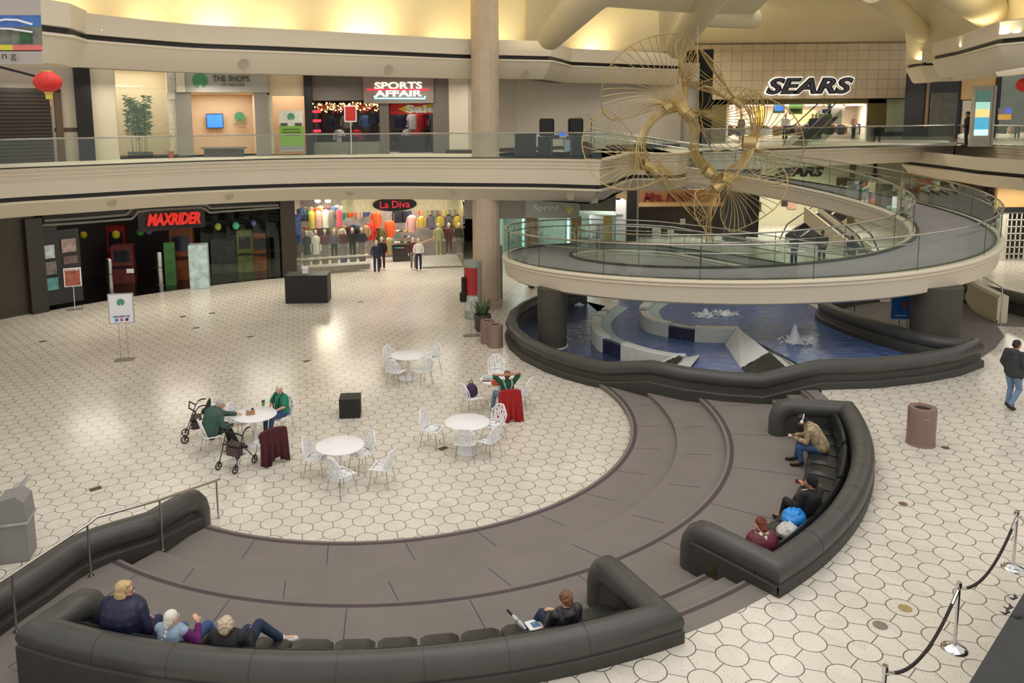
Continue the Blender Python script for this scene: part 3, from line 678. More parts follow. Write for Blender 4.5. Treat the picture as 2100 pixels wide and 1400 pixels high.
PC[0] = at(1850, 333, 5.29)
loft([Vector((p.x, p.y, 0)) for p in PC], [(0, 6.0), (.0, 5.4), (.12, 5.365), (.12, 5.215), (-.03, 5.21), (-.04, 5.14), (0, 5.12), (.42, 4.66), (.5, 4.62), (6, 4.62)], [BEIGE, BLACK], 'floor_slab.003', black=(2,), label='lower cream band under the right upper floor')
# upper walkway floor in front of the far stores
mb = MB(); mb.add([(-30, 24, 6.36), (-16, 30, 6.36), (-8, 35, 6.36), (4, 33, 6.36), (8, 36, 6.36), (8, 62, 6.36), (-30, 62, 6.36)], [tuple(range(7))])
mb.add([(8, 40.5, 6.365), (22, 40.5, 6.365), (25, 41, 6.365), (40, 34, 6.365), (50, 62, 6.365), (8, 62, 6.365)], [tuple(range(6))]); struct(mb, 'floor.002', FLUP, label='tiled floor of the upper walkway')
# ---- upper fascia and ceiling
up_prof = [(1.3, 10.6), (.4, 10.6), (.35, 11.22), (.0, 11.22), (-.02, 11.18), (.0, 11.12), (.0, 10.6), (.12, 10.59), (.12, 10.44), (-.04, 10.43), (-.05, 10.36), (.0, 10.34), (.35, 9.7), (.45, 9.63), (1.2, 9.66), (7, 10.7)]
ux = [(160, 73), (280, 84), (400, 93), (520, 97.5), (620, 101.5), (800, 109), (940, 115), (1040, 117), (1130, 119)]
UA = [Vector((v.x, v.y, 0)) for v in smooth_path([at(-260, 22, 10.52), at(-40, 50, 10.52)] + [at(x, y, 10.52) for x, y in ux], 4)]
UA += [Vector((v.x, v.y, 0)) for v in (at(1152, 124, 10.52), at(1172, 130, 10.52), at(1250, 133, 10.52), at(1330, 136, 10.52), at(1400, 138.5, 10.52), at(1450, 157, 10.52))]
loft(UA, up_prof, [BEIGE, BLACK], 'wall_upper', black=(7, 13), label='cream upper fascia with a black line running round the atrium')
UL = [Vector((v.x, v.y, 0)) for v in (at(-200, 25, 10.52), at(60, 54, 10.52), at(147, 64.5, 10.52))]
UL.append(UL[-1] + Vector((-.3, 1.6, 0)))
loft(UL, [(1.2, 11.0), (.35, 11.3), (0, 11.3), (0, 10.62), (.1, 10.6), (.1, 10.43), (-.06, 10.42), (-.07, 10.34), (0, 10.32), (.4, 9.62), (3, 9.6)], [BEIGE, BLACK], 'wall_upper.001', black=(4,), label='nearer block of the upper fascia at the left')
UR = [Vector((v.x, v.y, 0)) for v in (at(1858, 137, 10.52), at(1890, 131, 10.52), at(1940, 130, 10.52), at(1985, 121, 10.52), at(2030, 115, 10.52))]
loft(UR, up_prof, [BEIGE, BLACK], 'wall_upper.002', black=(7,), label='wavy upper fascia right of the department store wall')
UR2 = [Vector((v.x, v.y, 0)) for v in (at(1966, 108, 10.52), at(2048, 84.5, 10.52), at(2100, 79.5, 10.52), at(2300, 60, 10.52))]
UR2.insert(0, UR2[0] + Vector((.6, 3, 0)))
loft(UR2, up_prof, [BEIGE, BLACK], 'wall_upper.003', black=(7,), label='nearer upper fascia at the far right')
# ceiling shell behind the cove
def shell(P, back, zs, name, lab, c=(3, 20), shrink=None):
    base = offs(P, back); rows = []
    for b in base:
        r = []
        for k, (f, z) in enumerate(zs): r.append(Vector((lerp(b.x, c[0], f), lerp(b.y, c[1], f), z)))
        rows.append(r)
    mb = MB(); mb.strip(rows); return struct(mb, name, BEIGE2, smooth=True, label=lab)
shell(UA, 1.25, [(0, 10.55), (.0, 11.3), (.012, 12.0), (.04, 12.7), (.09, 13.4), (.16, 14.1), (.27, 14.8), (.40, 15.4), (.55, 15.8)], 'ceiling', 'cream cove ceiling above the left stores')
URb = [Vector((16, 49, 0)), Vector((21, 48, 0))]
PR = [Vector((v.x, v.y, 0)) for v in (at(1840, 131, 10.52), at(1900, 128, 10.52), at(1960, 120, 10.52))] + [offs(UR2, 2)[2], offs(UR2, 2)[3], offs(UR2, 2)[4]]
shell(PR, 1.3, [(0, 10.55), (0, 11.4), (.02, 12.4), (.06, 13.2), (.12, 14.0), (.2, 14.7), (.32, 15.2), (.55, 15.8)], 'ceiling.001', 'cream cove ceiling above the right stores')
# ceiling over the department store front
mb = MB()
za = 12.35
r0 = [hit(SE, x, 96) for x in (1395, 1480, 1560, 1700, 1860, 1900)]; rows = []
for p in r0:
    rows.append([Vector((p.x, p.y, za)), Vector((p.x * .985, p.y - 1.0, 12.75)), Vector((p.x * .96, p.y - 3, 13.6)), Vector((p.x * .9, p.y - 7, 14.3)), Vector((p.x * .8, p.y - 12, 15.3)), Vector((p.x * .7, p.y - 18, 15.8))])
mb.strip(rows); struct(mb, 'ceiling.002', BEIGE2, smooth=True, label='sloping ceiling above the tiled department store wall')
# soffit box of the skylight, round bulkhead, ribs
def beam_poly(pxs_, z0, z1, name, lab, ma=BEIGE2):
    P = [at(x, y, z0) for x, y in pxs_]; mb = MB(); mb.prism([(p.x, p.y) for p in P], z0, z1); return struct(mb, name, ma, label=lab)
def rib(p0, p1, r, lab, flat=1):
    mb = MB(); mb.tube([p0, p0.lerp(p1, .5) + Vector((0, 0, .15)), p1], r, 16, rad=[r * .85, r, r * 1.15]); return struct(mb, 'ceiling_rib', BEIGE2, smooth=50, label=lab)
def pz(x, y, d): v = ray(x, y); return Vector((v.x * d / v.y, d, CH + v.z * d / v.y))
rib(pz(1128, 76, 32.5), pz(1330, -110, 21), .62, 'rounded ceiling rib left of the sculpture')
rib(pz(1388, 98, 37), pz(1560, -150, 22), .6, 'rounded ceiling rib behind the top of the sculpture')
mb = MB(); mb.tube([pz(1418, 32, 31.5), pz(1545, 38, 33.5)], .42, 16); struct(mb, 'ceiling_rib', BEIGE2, smooth=50, label='short rounded beam under the skylight edge')
mb = MB(); A_, B_, C_, D_ = pz(1190, -20, 26), pz(1212, 12, 26.5), pz(1430, 28, 30.5), pz(1545, 30, 33)
E_ = pz(1590, -14, 31)
lowp = [A_, B_, C_, D_, E_]
mb.add(lowp + [p + Vector((0, 0, .8)) for p in lowp] + [Vector((p.x * .8, p.y - 6, p.z + .6)) for p in lowp], [(0, 1, 6, 5), (1, 2, 7, 6), (2, 3, 8, 7), (3, 4, 9, 8), (0, 10, 11, 1), (1, 11, 12, 2), (2, 12, 13, 3), (3, 13, 14, 4)])
struct(mb, 'ceiling_beam', BEIGE2, label='cream skylight edge beam above the sculpture')
mb = MB(); c0 = pz(1700, 20, 43); mb.lathe(Vector((c0.x, c0.y - 2, 0)), [(3.2, 13.55), (3.9, 13.75), (4.4, 14.3), (4.5, 15.2)], 40, sx=1.0, sy=.7); struct(mb, 'ceiling.003', BEIGE2, smooth=50, label='round dropped bulkhead above the department store sign')
rib(pz(1925, 104, 44), pz(1790, -20, 33), .45, 'rounded ceiling rib above the right upper stores')
rib(pz(2075, 70, 40), pz(1930, -60, 28), .8, 'broad ceiling rib at the far right')
# cove lamps hidden behind the fascia
def cove(x, y, d, pw=90, sp=1.6):
    l = bpy.data.lights.new('cove_lamp', 'AREA'); l.shape = 'RECTANGLE'; l.size = sp; l.size_y = .3; l.energy = pw; l.color = (1, .83, .45)
    o = bpy.data.objects.new('cove_lamp', l); COL.objects.link(o); p = pz(x, y, d); o.location = p; o.rotation_euler = (PI - .12, 0, 0)
for i, (x, pw) in enumerate([(200, 1.1), (330, .9), (470, 1.5), (600, .8), (740, 1.3), (800, 1.2), (930, .7), (1030, .6), (1255, 1.6)]):
    k = min(len(UA) - 1, max(0, 0)); best = min(range(len(UA)), key=lambda j: abs(hit(('p', (0, UA[j].y), (0, 1)), x, 90).x - UA[j].x) if UA[j].y > 0 else 9e9)
    b = offs(UA, .75)[best]
    l = bpy.data.lights.new('cove_lamp', 'AREA'); l.shape = 'RECTANGLE'; l.size = 1.6; l.size_y = .25; l.energy = 36 * pw; l.color = (1, .84, .50)
    o = bpy.data.objects.new('cove_lamp', l); COL.objects.link(o); o.location = (b.x, b.y, 10.75); o.rotation_euler = (PI, 0, 0)
for b, pw in ((offs(UR, .8)[1], 60), (offs(UR, .8)[2], 60), (offs(UR, .8)[3], 60), (offs(UR2, .8)[2], 80), (offs(UR2, .8)[3], 80), (offs(UR2, .8)[1], 70), (pz(1400, 118, 39), 50), (pz(1480, 105, 46), 40), (pz(1125, 95, 33), 26)):
    l = bpy.data.lights.new('cove_lamp', 'AREA'); l.shape = 'RECTANGLE'; l.size = 1.8; l.size_y = .25; l.energy = pw * .8; l.color = (1, .84, .50)
    o = bpy.data.objects.new('cove_lamp', l); COL.objects.link(o); o.location = (b.x, b.y, 10.75); o.rotation_euler = (PI, 0, 0)
# ---- round column
mb = MB(); pc = at(1000, 635, 0); mb.lathe(Vector((pc.x - .03, pc.y + .55, 0)), [(.66, 0), (.66, .28), (.575, .3), (.575, 8), (.57, 16)], 16); struct(mb, 'column', COLUMN, label='tall board marked concrete column left of the spiral ramp')
# ---- helper to place flat things on walls
def wallthing(name, label, cat, s, xl, xr, yt, yb, off=.0, group=None):
    M, wd, h = frame(s, xl, xr, yt, yb); M = M @ Matrix.Translation((0, -off, 0))
    return thing(name, label, cat, M=M, group=group), wd, h
def lbox(parent, name, c, d, ma, label=None, bev=0):
    mb = MB(); mb.box(c, d, bev=bev); o = mb.build(name, ma, parent, world=False)
    if label: o['label'] = label
    return o
def wall_panel(name, s, xl, xr, yt, yb, ma, off=0, th=.1, label=None):
    M, wd, h = frame(s, xl, xr, yt, yb); mb = MB(); mb.box((0, th / 2 - off, h / 2), (wd + .02, th, h)); mb.v = [tuple(M @ Vector(v)) for v in mb.v]
    return struct(mb, name, ma, label=label)
def curved_wall(name, s, xa, xb, z0, z1, ma, yref, label=None, n=12, back=0):
    P = [hit(s, lerp(xa, xb, i / n), yref) for i in range(n + 1)]; P = offs([Vector((p.x, p.y, 0)) for p in P], back)
    mb = MB(); mb.strip([[Vector((p.x, p.y, z0)), Vector((p.x, p.y, z1))] for p in P]); return struct(mb, name, ma, label=label)
# upper left stores ------------------------------------------------------------
curved_wall('wall_left', U, -420, 30, ZU, 10.7, WALL, 230, 'warm grey wall around the shuttered shop')
curved_wall('wall_left.001', U, 30, 170, ZU, 10.7, WALL, 230)
wall_panel('trim_1', U, 156, 187, 125, 334, BLACK, .25, .3, 'black pier right of the shuttered shop')
wall_panel('trim_2', U, 112, 172, 262, 270, mat('brown_tile_band', (70, 50, 42), .4, var=.4, scale=8), .02, .04, 'brown tile band')
curved_wall('wall_left.002', U, 187, 240, ZU, 10.7, mat('cream_shop_wall', (214, 205, 182), .7, var=.02), 230, 'cream wall panel of the bamboo shop')
WB = [hit(U, 905, 250), pz(960, 250, 36.5), pz(1060, 250, 39), pz(1205, 250, 41.2), pz(1432, 250, 42.6)]
mb = MB(); mb.strip([[Vector((p.x, p.y, 6.4)), Vector((p.x, p.y, 10.8))] for p in WB]); struct(mb, 'wall_back', WALLW, label='plain pale wall behind the loudspeakers with a flush service door')
mb = MB(); mb.strip([[Vector((p.x, p.y - .05, 6.3)), Vector((p.x, p.y - .05, 6.55))] for p in WB]); struct(mb, 'baseboard_back', DKBROWN)
wall_panel('door_1', ('p', (0, 41.0), (0, 1)), 1186, 1240, 238, 322, mat('service_door_paint', (196, 188, 172), .7), .35, .04, 'flush pale service door in the plain upper wall')
mb = MB(); p = pz(1414, 250, 40); mb.lathe(Vector((p.x, p.y, 0)), [(.42, ZU), (.42, 9.7)], 20); struct(mb, 'column.001', mat('grey_concrete_column', (136, 130, 118), .7, var=.08), smooth=50, label='grey column behind the sculpture')
wall_panel('wall_back.002', ('p', (0, 44), (0, 1)), 1420, 1452, 160, 300, BLACK, 0, .1, 'black recess beside the department store')
# ---- department store wall
mt = bpy.data.materials.new('square_stone_tiles'); mt.use_nodes = True; nt = mt.node_tree
br = nt.nodes.new('ShaderNodeTexBrick'); br.offset = 0; br.inputs['Scale'].default_value = 1; br.inputs['Brick Width'].default_value = .66; br.inputs['Row Height'].default_value = .60; br.inputs['Mortar Size'].default_value = .012
br.inputs['Color1'].default_value = srgb((196, 176, 144)); br.inputs['Color2'].default_value = srgb((184, 166, 138)); br.inputs['Mortar'].default_value = srgb((128, 108, 84))
tc = nt.nodes.new('ShaderNodeTexCoord'); mpn = nt.nodes.new('ShaderNodeMapping'); mpn.inputs['Rotation'].default_value = (PI / 2, 0, 0); nt.links.new(tc.outputs['Object'], mpn.inputs[0]); nt.links.new(mpn.outputs[0], br.inputs['Vector']); nt.links.new(br.outputs['Color'], nt.nodes['Principled BSDF'].inputs['Base Color']); nt.nodes['Principled BSDF'].inputs['Roughness'].default_value = .5
wall_panel('wall_far', SE, 1400, 1857, 92, 203, mt, .6, .5, 'wall of square stone tiles carrying the department store name')
OLIVE = mat('olive_green_band', (104, 96, 52), .7)
wall_panel('wall_far.001', SE, 1440, 1815, 203, 213, OLIVE, .1, .1); wall_panel('wall_far.002', SE, 1778, 1816, 203, 262, OLIVE, .1, .1)
wall_panel('wall_far.003', SE, 1816, 1856, 203, 270, mat('pale_green_wall', (176, 184, 150), .7), .1, .1); wall_panel('wall_far.004', SE, 1454, 1488, 203, 290, OLIVE, .1, .1)
# right upper stores
wall_panel('wall_right', RU, 1857, 1970, 150, 285, BLACK, 0, .1, 'dark closed shop front at the right')
wall_panel('trim_3', RU, 1897, 1902, 165, 262, mat('bronze_mullion', (120, 92, 60), .4), .1, .1)
wall_panel('wall_right.001', RU, 1905, 1960, 190, 285, mat('dusty_glass', (74, 70, 58), .5, var=.3, scale=3), .05, .05)
WOOD = mat('honey_wood_panel', (186, 150, 96), .5, var=.08, scale=2)
wall_panel('wall_right.002', RU, 1971, 2044, 155, 204, WOOD, .1, .1, 'honey coloured wood panels above the directory kiosk'); wall_panel('wall_right.003', RU, 1971, 2000, 206, 285, mat('pale_pier', (190, 180, 160), .6), .1, .1)
wall_panel('wall_right.004', RU, 2000, 2042, 206, 285, WOOD, .1, .1)
wall_panel('trim_4', RU, 2037, 2046, 150, 290, BLACK, .2, .1)
wall_panel('wall_right.005', RU, 2046, 2200, 145, 290, mat('green_grey_interior', (112, 110, 84), .6, var=.25, scale=1.5), -.4, .1, 'dim interior seen behind the right shop glass')
wall_panel('window_1', RU, 2046, 2200, 145, 290, SGLASS, .1, .02)
# lower stores: backdrop walls --------------------------------------------------
curved_wall('wall_lower', LW, -300, 75, 0, 4.65, mat('dark_olive_shop', (58, 50, 38), .35, var=.2), 520, 'dark shop front at the lower left')
wall_panel('trim_5', LW, 53, 87, 447, 640, mat('dark_pier', (46, 42, 34), .45), .3, .3, 'dark pier left of the arcade shop'); wall_panel('trim_6', LW, 576, 604, 410, 567, DKBROWN, .3, .3, 'brown pier right of the arcade shop')
wall_panel('wall_lower.001', LW, 952, 1078, 405, 448, mat('grey_sign_band', (112, 108, 98), .6), .1, .2, 'grey sign band left of the phone shop sign')
wall_panel('wall_lower.002', LW, 1190, 1262, 400, 432, mat('grey_sign_band', (112, 108, 98), .6), .1, .2)
wall_panel('trim_7', LW, 1014, 1020, 405, 560, BLACK, .3, .1)
LF = ('p', (0, 46), (0, 1)); LG = ('p', (0, 52), (0, 1))
wall_panel('wall_lower.003', LF, 1262, 1284, 388, 500, mat('tan_pier', (170, 146, 108), .6), .2, .2, 'tan pier beside the cookie shop'); wall_panel('trim_8', LF, 1284, 1304, 388, 560, BLACK, .3, .2); wall_panel('trim_9', LF, 1303, 1306, 388, 560, STEEL, .35, .05)
wall_panel('wall_lower.004', LF, 1306, 1480, 388, 415, mat('peach_sign_band', (176, 130, 84), .6), .1, .1, 'peach band carrying the red cookie shop lettering'); wall_panel('trim_10', LF, 1306, 1480, 414, 422, mat('tan_shelf', (196, 158, 108), .6), .3, .3)
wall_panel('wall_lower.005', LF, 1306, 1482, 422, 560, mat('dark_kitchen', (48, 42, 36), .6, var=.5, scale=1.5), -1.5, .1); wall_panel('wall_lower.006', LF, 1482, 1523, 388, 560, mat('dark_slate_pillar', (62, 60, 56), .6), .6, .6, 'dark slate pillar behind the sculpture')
PALEG = mat('pale_store_wall', (192, 190, 158), .6, var=.04, scale=.8)
wall_panel('wall_lower.007', LG, 1515, 1850, 318, 490, PALEG, 0, .2, 'pale lower wall of the department store')
wall_panel('wall_lower.008', LG, 1740, 1752, 320, 470, OLIVE, .1, .1); wall_panel('wall_lower.009', LG, 1790, 1796, 320, 400, DKBROWN, .1, .1)
RL = ('p', (0, 45), (0, 1)); TAN = mat('tan_shop_wall', (160, 138, 100), .6, var=.1, scale=1.2)
wall_panel('wall_lower.010', RL, 1850, 1912, 335, 500, TAN, 0, .2, 'tan wall below the right upper floor'); wall_panel('wall_lower.011', RL, 1912, 2060, 335, 570, mat('brown_shop_wall', (122, 96, 66), .6, var=.15), 0, .2)
wall_panel('trim_11', RL, 1902, 1910, 335, 480, mat('oxblood_post', (74, 34, 28), .5), .2, .1); wall_panel('trim_12', RL, 2020, 2030, 350, 420, mat('oxblood_post', (74, 34, 28), .5), .2, .1)
wall_panel('wall_lower.012', ('p', (0, 38.5), (0, 1)), 2045, 2200, 385, 430, WOOD, 0, .2, 'wood panel above the grille gate at the right'); wall_panel('trim_13', ('p', (0, 38.5), (0, 1)), 2045, 2200, 424, 434, BLACK, .1, .2)
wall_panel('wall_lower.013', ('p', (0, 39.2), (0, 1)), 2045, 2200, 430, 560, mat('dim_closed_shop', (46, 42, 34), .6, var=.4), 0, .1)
# ---- balustrade of the upper floor
def rail_run(P, z, name, label, every=4, parent_loc=None):
    t = thing(name, label, 'balustrade', (P[0].x, P[0].y, z)); Q = offs(P, .12); k = 0
    while k < len(Q) - 1:
        e_ = min(k + every, len(Q) - 1); seg = Q[k:e_ + 1]
        mb = MB(); mb.strip([[Vector((p.x, p.y, z)), Vector((p.x, p.y, z + 1.03))] for p in seg]); mb.build('glass_pane', GLASS, t)
        k = e_
    mb = MB(); mb.tube([Vector((p.x, p.y, z + 1.06)) for p in Q], .03, 8); mb.build('top_rail', STEEL, t, smooth=60)
    mb = MB(); mb.tube([Vector((p.x, p.y, z + .04)) for p in Q], .045, 4); mb.build('base_shoe', GRANITE, t)
rail_run(PA[:41], 6.33, 'glass_balustrade', 'glass balustrade with a steel rail along the left upper floor')
rail_run([p for p in smooth_path(PB1, 3)], 6.33, 'glass_balustrade', 'glass balustrade on the far bridge behind the sculpture')
rail_run([p for p in smooth_path(PB[5:], 3)], 6.33, 'glass_balustrade', 'glass balustrade on the right upper floor by the kiosk')

# added fill lights below both walkway soffits, brightening walls and shop fronts
def fill_light(P, z, pw, w_=2.2, col=(1, .93, .8)):
    l = bpy.data.lights.new('fill_light', 'AREA'); l.shape = 'RECTANGLE'; l.size = w_; l.size_y = 1.2; l.energy = pw; l.color = col
    o = bpy.data.objects.new('fill_light', l); COL.objects.link(o); o.location = (P.x, P.y, z)
for x in (90, 300, 500, 700, 880, 1060): fill_light(offs([hit(LW, x - 20, 450), hit(LW, x, 450), hit(LW, x + 20, 450)], -3.5)[1], 4.55, 88)
for x in (60, 250, 450, 680, 850, 980): fill_light(offs([hit(U, x - 20, 250), hit(U, x, 250), hit(U, x + 20, 250)], -1.6)[1], 9.55, 42)
for x, y, z, pw in ((8, 43, 4.5, 160), (14, 48, 4.5, 420), (20, 48, 4.5, 420), (20, 42, 4.5, 200), (26, 37, 4.5, 160), (14, 46, 12, 260), (22, 44, 9.5, 90), (28, 44, 9.5, 90), (9, 38, 9.5, 60)): fill_light(Vector((x, y, z)), z, pw, 3)  # more added fill over the far corridors and the department store front

# added dark backdrop, hides world light showing through gaps behind the shops
for c, R, a0, a1, z0, z1, nm in (((.15, 18.26), 33, 60, 200, -.1, 6.2, 'backdrop_wall'), ((-4.07, 16.1), 31, 58, 200, 6.2, 11.5, 'backdrop_wall.001')):
    mb = MB(); mb.strip([[polar(c, R, lerp(a0, a1, i / 40), z) for z in (z0, z1)] for i in range(41)]); struct(mb, nm, mat('backdrop_dark', (22, 20, 18), .8))
mb = MB(); mb.add([(6, 62, -1), (60, 62, -1), (60, 62, 17), (6, 62, 17)], [(0, 1, 2, 3)]); mb.add([(60, 62, -1), (60, 20, -1), (60, 20, 17), (60, 62, 17)], [(0, 1, 2, 3)]); struct(mb, 'backdrop_wall.002', mat('backdrop_dark', (22, 20, 18), .8))
# pale round speaker grilles on the slanted bands
def band_spot(PL, x, y, lab):
    d0 = min(range(len(PL)), key=lambda j: abs(pr_x(PL[j]) - x)); q = offs(PL, .17)[d0]; v = ray(x, y); k = math.hypot(q.x, q.y) / math.hypot(v.x, v.y); p = Vector((v.x * k, v.y * k, CH + v.z * k)); n = Vector((-p.x, -p.y, -abs(p.z - CH) * .0 - 8)).normalized()
    mb = MB(); mb.tube([p - n * .16, p + n * .03], .17, 20); tag(mb.build('speaker_grille', mat('speaker_grille_beige', (176, 162, 140), .8)), lab, 'speaker grille')
def pr_x(P): X = Vector((P.x, P.y, -2.5)); return PX + FPX * X.dot(_R) / X.dot(_F)
for PL, pts, wh in ((UA, ((500, 131), (797, 142), (1076, 150)), 'upper fascia'), (PA, ((229, 415), (470, 402), (718, 394), (930, 391), (1170, 402)), 'lower fascia')):
    for k, (x, y) in enumerate(pts): band_spot(PL, x, y, 'round beige speaker grille, %s from the left on the %s' % (('first', 'second', 'third', 'fourth', 'fifth')[k], wh))
# escalators beyond the ramp
def esc(pts, lab, dk, wd=1.0):
    a, b = pts; t = thing('escalator', lab, 'escalator', tuple(a)); d = (b - a); h_ = Vector((d.x, d.y, 0)).normalized(); s_ = Vector((-h_.y, h_.x, 0)) * wd / 2
    for k in (-1, 1):
        o = s_ * k; mb = MB(); mb.add([a + o + Vector((0, 0, -.5)), b + o + Vector((0, 0, -.5)), b + o + Vector((0, 0, .35)), a + o + Vector((0, 0, .35)), a + o * 1.25 + Vector((0, 0, -.5)), b + o * 1.25 + Vector((0, 0, -.5)), b + o * 1.25 + Vector((0, 0, .35)), a + o * 1.25 + Vector((0, 0, .35))], [(0, 1, 2, 3), (7, 6, 5, 4), (3, 2, 6, 7), (0, 4, 5, 1), (1, 5, 6, 2), (0, 3, 7, 4)]); mb.build('side_panel', dk, t)
        mb = MB(); mb.tube([a + o - h_ * .5 + Vector((0, 0, .1)), a + o + Vector((0, 0, .95)), b + o + Vector((0, 0, .95)), b + o + h_ * .8 + Vector((0, 0, .9))], .04, 6); mb.build('hand_rail', BLACK, t)
    mb = MB(); n = 26; rows = []
    for i in range(n):
        p = a + d * (i / n); q_ = a + d * ((i + 1) / n); rows += [[p - s_, p + s_], [Vector((q_.x, q_.y, p.z)) - s_, Vector((q_.x, q_.y, p.z)) + s_]]
    mb.strip(rows); mb.build('steps', mat('escalator_step', (90, 90, 88), .4, .5), t)
esc((Vector((18.0, 45.0, OUT)), Vector((22.8, 46.8, 3.5))), 'dark sided escalator rising to the right beyond the ramp', mat('escalator_dark', (52, 46, 42), .4))
esc((Vector((20.2, 41.0, OUT)), Vector((18.6, 44.0, 2.6))), 'cream sided escalator rising to the right beyond the ramp', mat('escalator_cream', (190, 178, 152), .5))
esc((Vector((17.0, 42.6, ZU - .2)), Vector((20.3, 46.0, ZU + 1.6))), 'escalator top with steel rails on the upper floor before the department store', GLASS)
# ================================================================ STORES
def interior(s, xl, xr, yt, yb, depth, wall, floor_, name, light=0, lcol=(1, .9, .75), ceil=None, label=None):
    M, wd, h = frame(s, xl, xr, yt, yb); mb = MB(); a, b = -wd / 2, wd / 2
    dv = M.to_3x3().inverted() @ Vector((M[0][3], M[1][3], 0)); q = depth * dv.x / dv.y
    V = [(a, 0, 0), (b, 0, 0), (b, 0, h), (a, 0, h), (a + q, depth, 0), (b + q, depth, 0), (b + q, depth, h), (a + q, depth, h)]
    mb.add(V, [(4, 5, 6, 7), (0, 4, 7, 3), (1, 2, 6, 5), (3, 7, 6, 2), (0, 1, 5, 4)]); mb.m = [0, 0, 0, 1, 2]
    mb.v = [tuple(M @ Vector(v)) for v in mb.v]
    struct(mb, name, [wall, ceil or wall, floor_], label=label)
    if light:
        l = bpy.data.lights.new('shop_light', 'AREA'); l.shape = 'RECTANGLE'; l.size = wd * .8; l.size_y = depth * .6; l.energy = light; l.color = lcol
        o = bpy.data.objects.new('shop_light', l); COL.objects.link(o); o.location = M @ Vector((q / 2, depth * .5, h - .03)); o.rotation_euler = (0, 0, math.atan2(M[1][0], M[0][0]))
    return M, wd, h
def C(name, rgb, rough=.7, var=.12, **k): return mat(name, rgb, rough, var=var, **k)
RED = C('bright_red', (205, 34, 32), .5); NEONR = C('neon_red', (255, 50, 70), .4, var=0, emit=1.6, ecol=(255, 40, 60)); NEONB = C('neon_blue', (170, 235, 255), .4, var=0, emit=1.1, ecol=(150, 225, 255)); NEONW = C('lit_white_letter', (255, 250, 235), .4, var=0, emit=.7)
# --- A shuttered shop
SHUT = bpy.data.materials.new('rolling_shutter_slats'); SHUT.use_nodes = True; nt = SHUT.node_tree; tc = nt.nodes.new('ShaderNodeTexCoord'); wv = nt.nodes.new('ShaderNodeTexWave'); wv.bands_direction = 'Z'; wv.inputs['Scale'].default_value = 2.2; wv.wave_profile = 'SAW'
nt.links.new(tc.outputs['Object'], wv.inputs['Vector']); cr = nt.nodes.new('ShaderNodeValToRGB'); cr.color_ramp.elements[0].color = srgb((14, 11, 8)); cr.color_ramp.elements[1].color = srgb((84, 62, 46)); cr.color_ramp.elements[0].position = .55
nt.links.new(wv.outputs['Fac'], cr.inputs[0]); nt.links.new(cr.outputs[0], nt.nodes['Principled BSDF'].inputs['Base Color']); nt.nodes['Principled BSDF'].inputs['Roughness'].default_value = .35
t, wd, h = wallthing('rolling_shutter', 'closed dark slatted shutter of the shop at the upper left', 'shutter', U, -120, 132, 181, 338, .12)
lbox(t, 'slat_curtain', (-.15, 0, h / 2 - .1), (wd - .5, .06, h), SHUT); lbox(t, 'frame', (0, 0, h - .06), (wd, .16, .16), DKBROWN); lbox(t, 'frame', (wd / 2 - .12, 0, h / 2), (.26, .16, h), C('brown_frame', (84, 68, 52)))
# --- C/D bright shop area
CREAM = C('cream_shop_interior', (226, 208, 176), .8, var=.02); PEACH = C('peach_wall', (222, 196, 164), .8, var=.02); SAND = C('sand_floor', (170, 140, 100), .4)
interior(U, 192, 364, 132, 318, 2.6, CREAM, SAND, 'wall_shop', 70, (1, .95, .84), label='cream interior of the shop with the bamboo')
t, wd, h = wallthing('shop_window', 'tall frameless glass panes in front of the bamboo', 'shop window', U, 195, 345, 135, 318)
for k in range(3):
    lbox(t, 'glass_pane', (-wd / 2 + (k + .5) * wd / 3, 0, h / 2), (wd / 3 - .02, .02, h), SGLASS)
interior(U, 385, 525, 190, 316, 3.2, PEACH, SAND, 'wall_shop.001', 60, (1, .94, .82), label='peach back wall of the centre office')
interior(U, 556, 626, 150, 316, 2.4, PEACH, SAND, 'wall_shop.002', 40, (1, .94, .82), label='peach interior beside the banner')
wall_panel('trim_14', U, 346, 362, 140, 316, C('white_pilaster', (222, 216, 198)), .1, .3, 'white pilaster with a moulded capital'); wall_panel('trim_14.001', U, 342, 364, 190, 204, C('white_pilaster', (222, 216, 198)), .2, .4)
wall_panel('trim_15', U, 550, 560, 195, 316, C('white_pilaster', (222, 216, 198)), .1, .3)
GREYF = C('grey_portal', (150, 146, 138), .6, var=.03)
wall_panel('trim_16', U, 362, 393, 186, 318, GREYF, .25, .5, 'grey portal leg left of the television'); wall_panel('trim_17', U, 524, 550, 186, 318, GREYF, .25, .5)
t, wd, h = wallthing('shop_sign', 'grey sign board reading THE SHOPS AT HILLTOP with a round green tree', 'sign', U, 362, 550, 143, 190, .45)
lbox(t, 'board', (0, .1, h / 2), (wd, .25, h), C('pale_grey_board', (176, 174, 166), .5, var=.02)); lbox(t, 'end_block', (-wd / 2 + .18, -.03, h / 2), (.36, .3, h), C('cream_block', (226, 220, 200)))
I4 = Matrix.Identity(4)
def tree_logo(par, x, z, r, y, ma):
    mb = MB(); n = 28; vs = [(x + r * math.cos(a), y, z + r * math.sin(a)) for a in [math.radians(-75 + 330 * i / n) for i in range(n + 1)]]
    vs = [(x, y, z - r * .15)] + vs; vs += [(v[0], y + .02, v[2]) for v in vs]; m_ = n + 2
    mb.add(vs, [tuple(range(m_))] + [(i, (i + 1) % m_, (i + 1) % m_ + m_, i + m_) for i in range(m_)]); return mb.build('tree_emblem', ma, par, world=False)
TEAL = C('green_tree_emblem', (80, 150, 110), .5, var=.2, scale=1.5)
tree_logo(t, -.95, h / 2, h * .32, -.05, TEAL)
DGR = C('dark_grey_lettering', (84, 84, 80)); 
Mt = t.matrix_basis
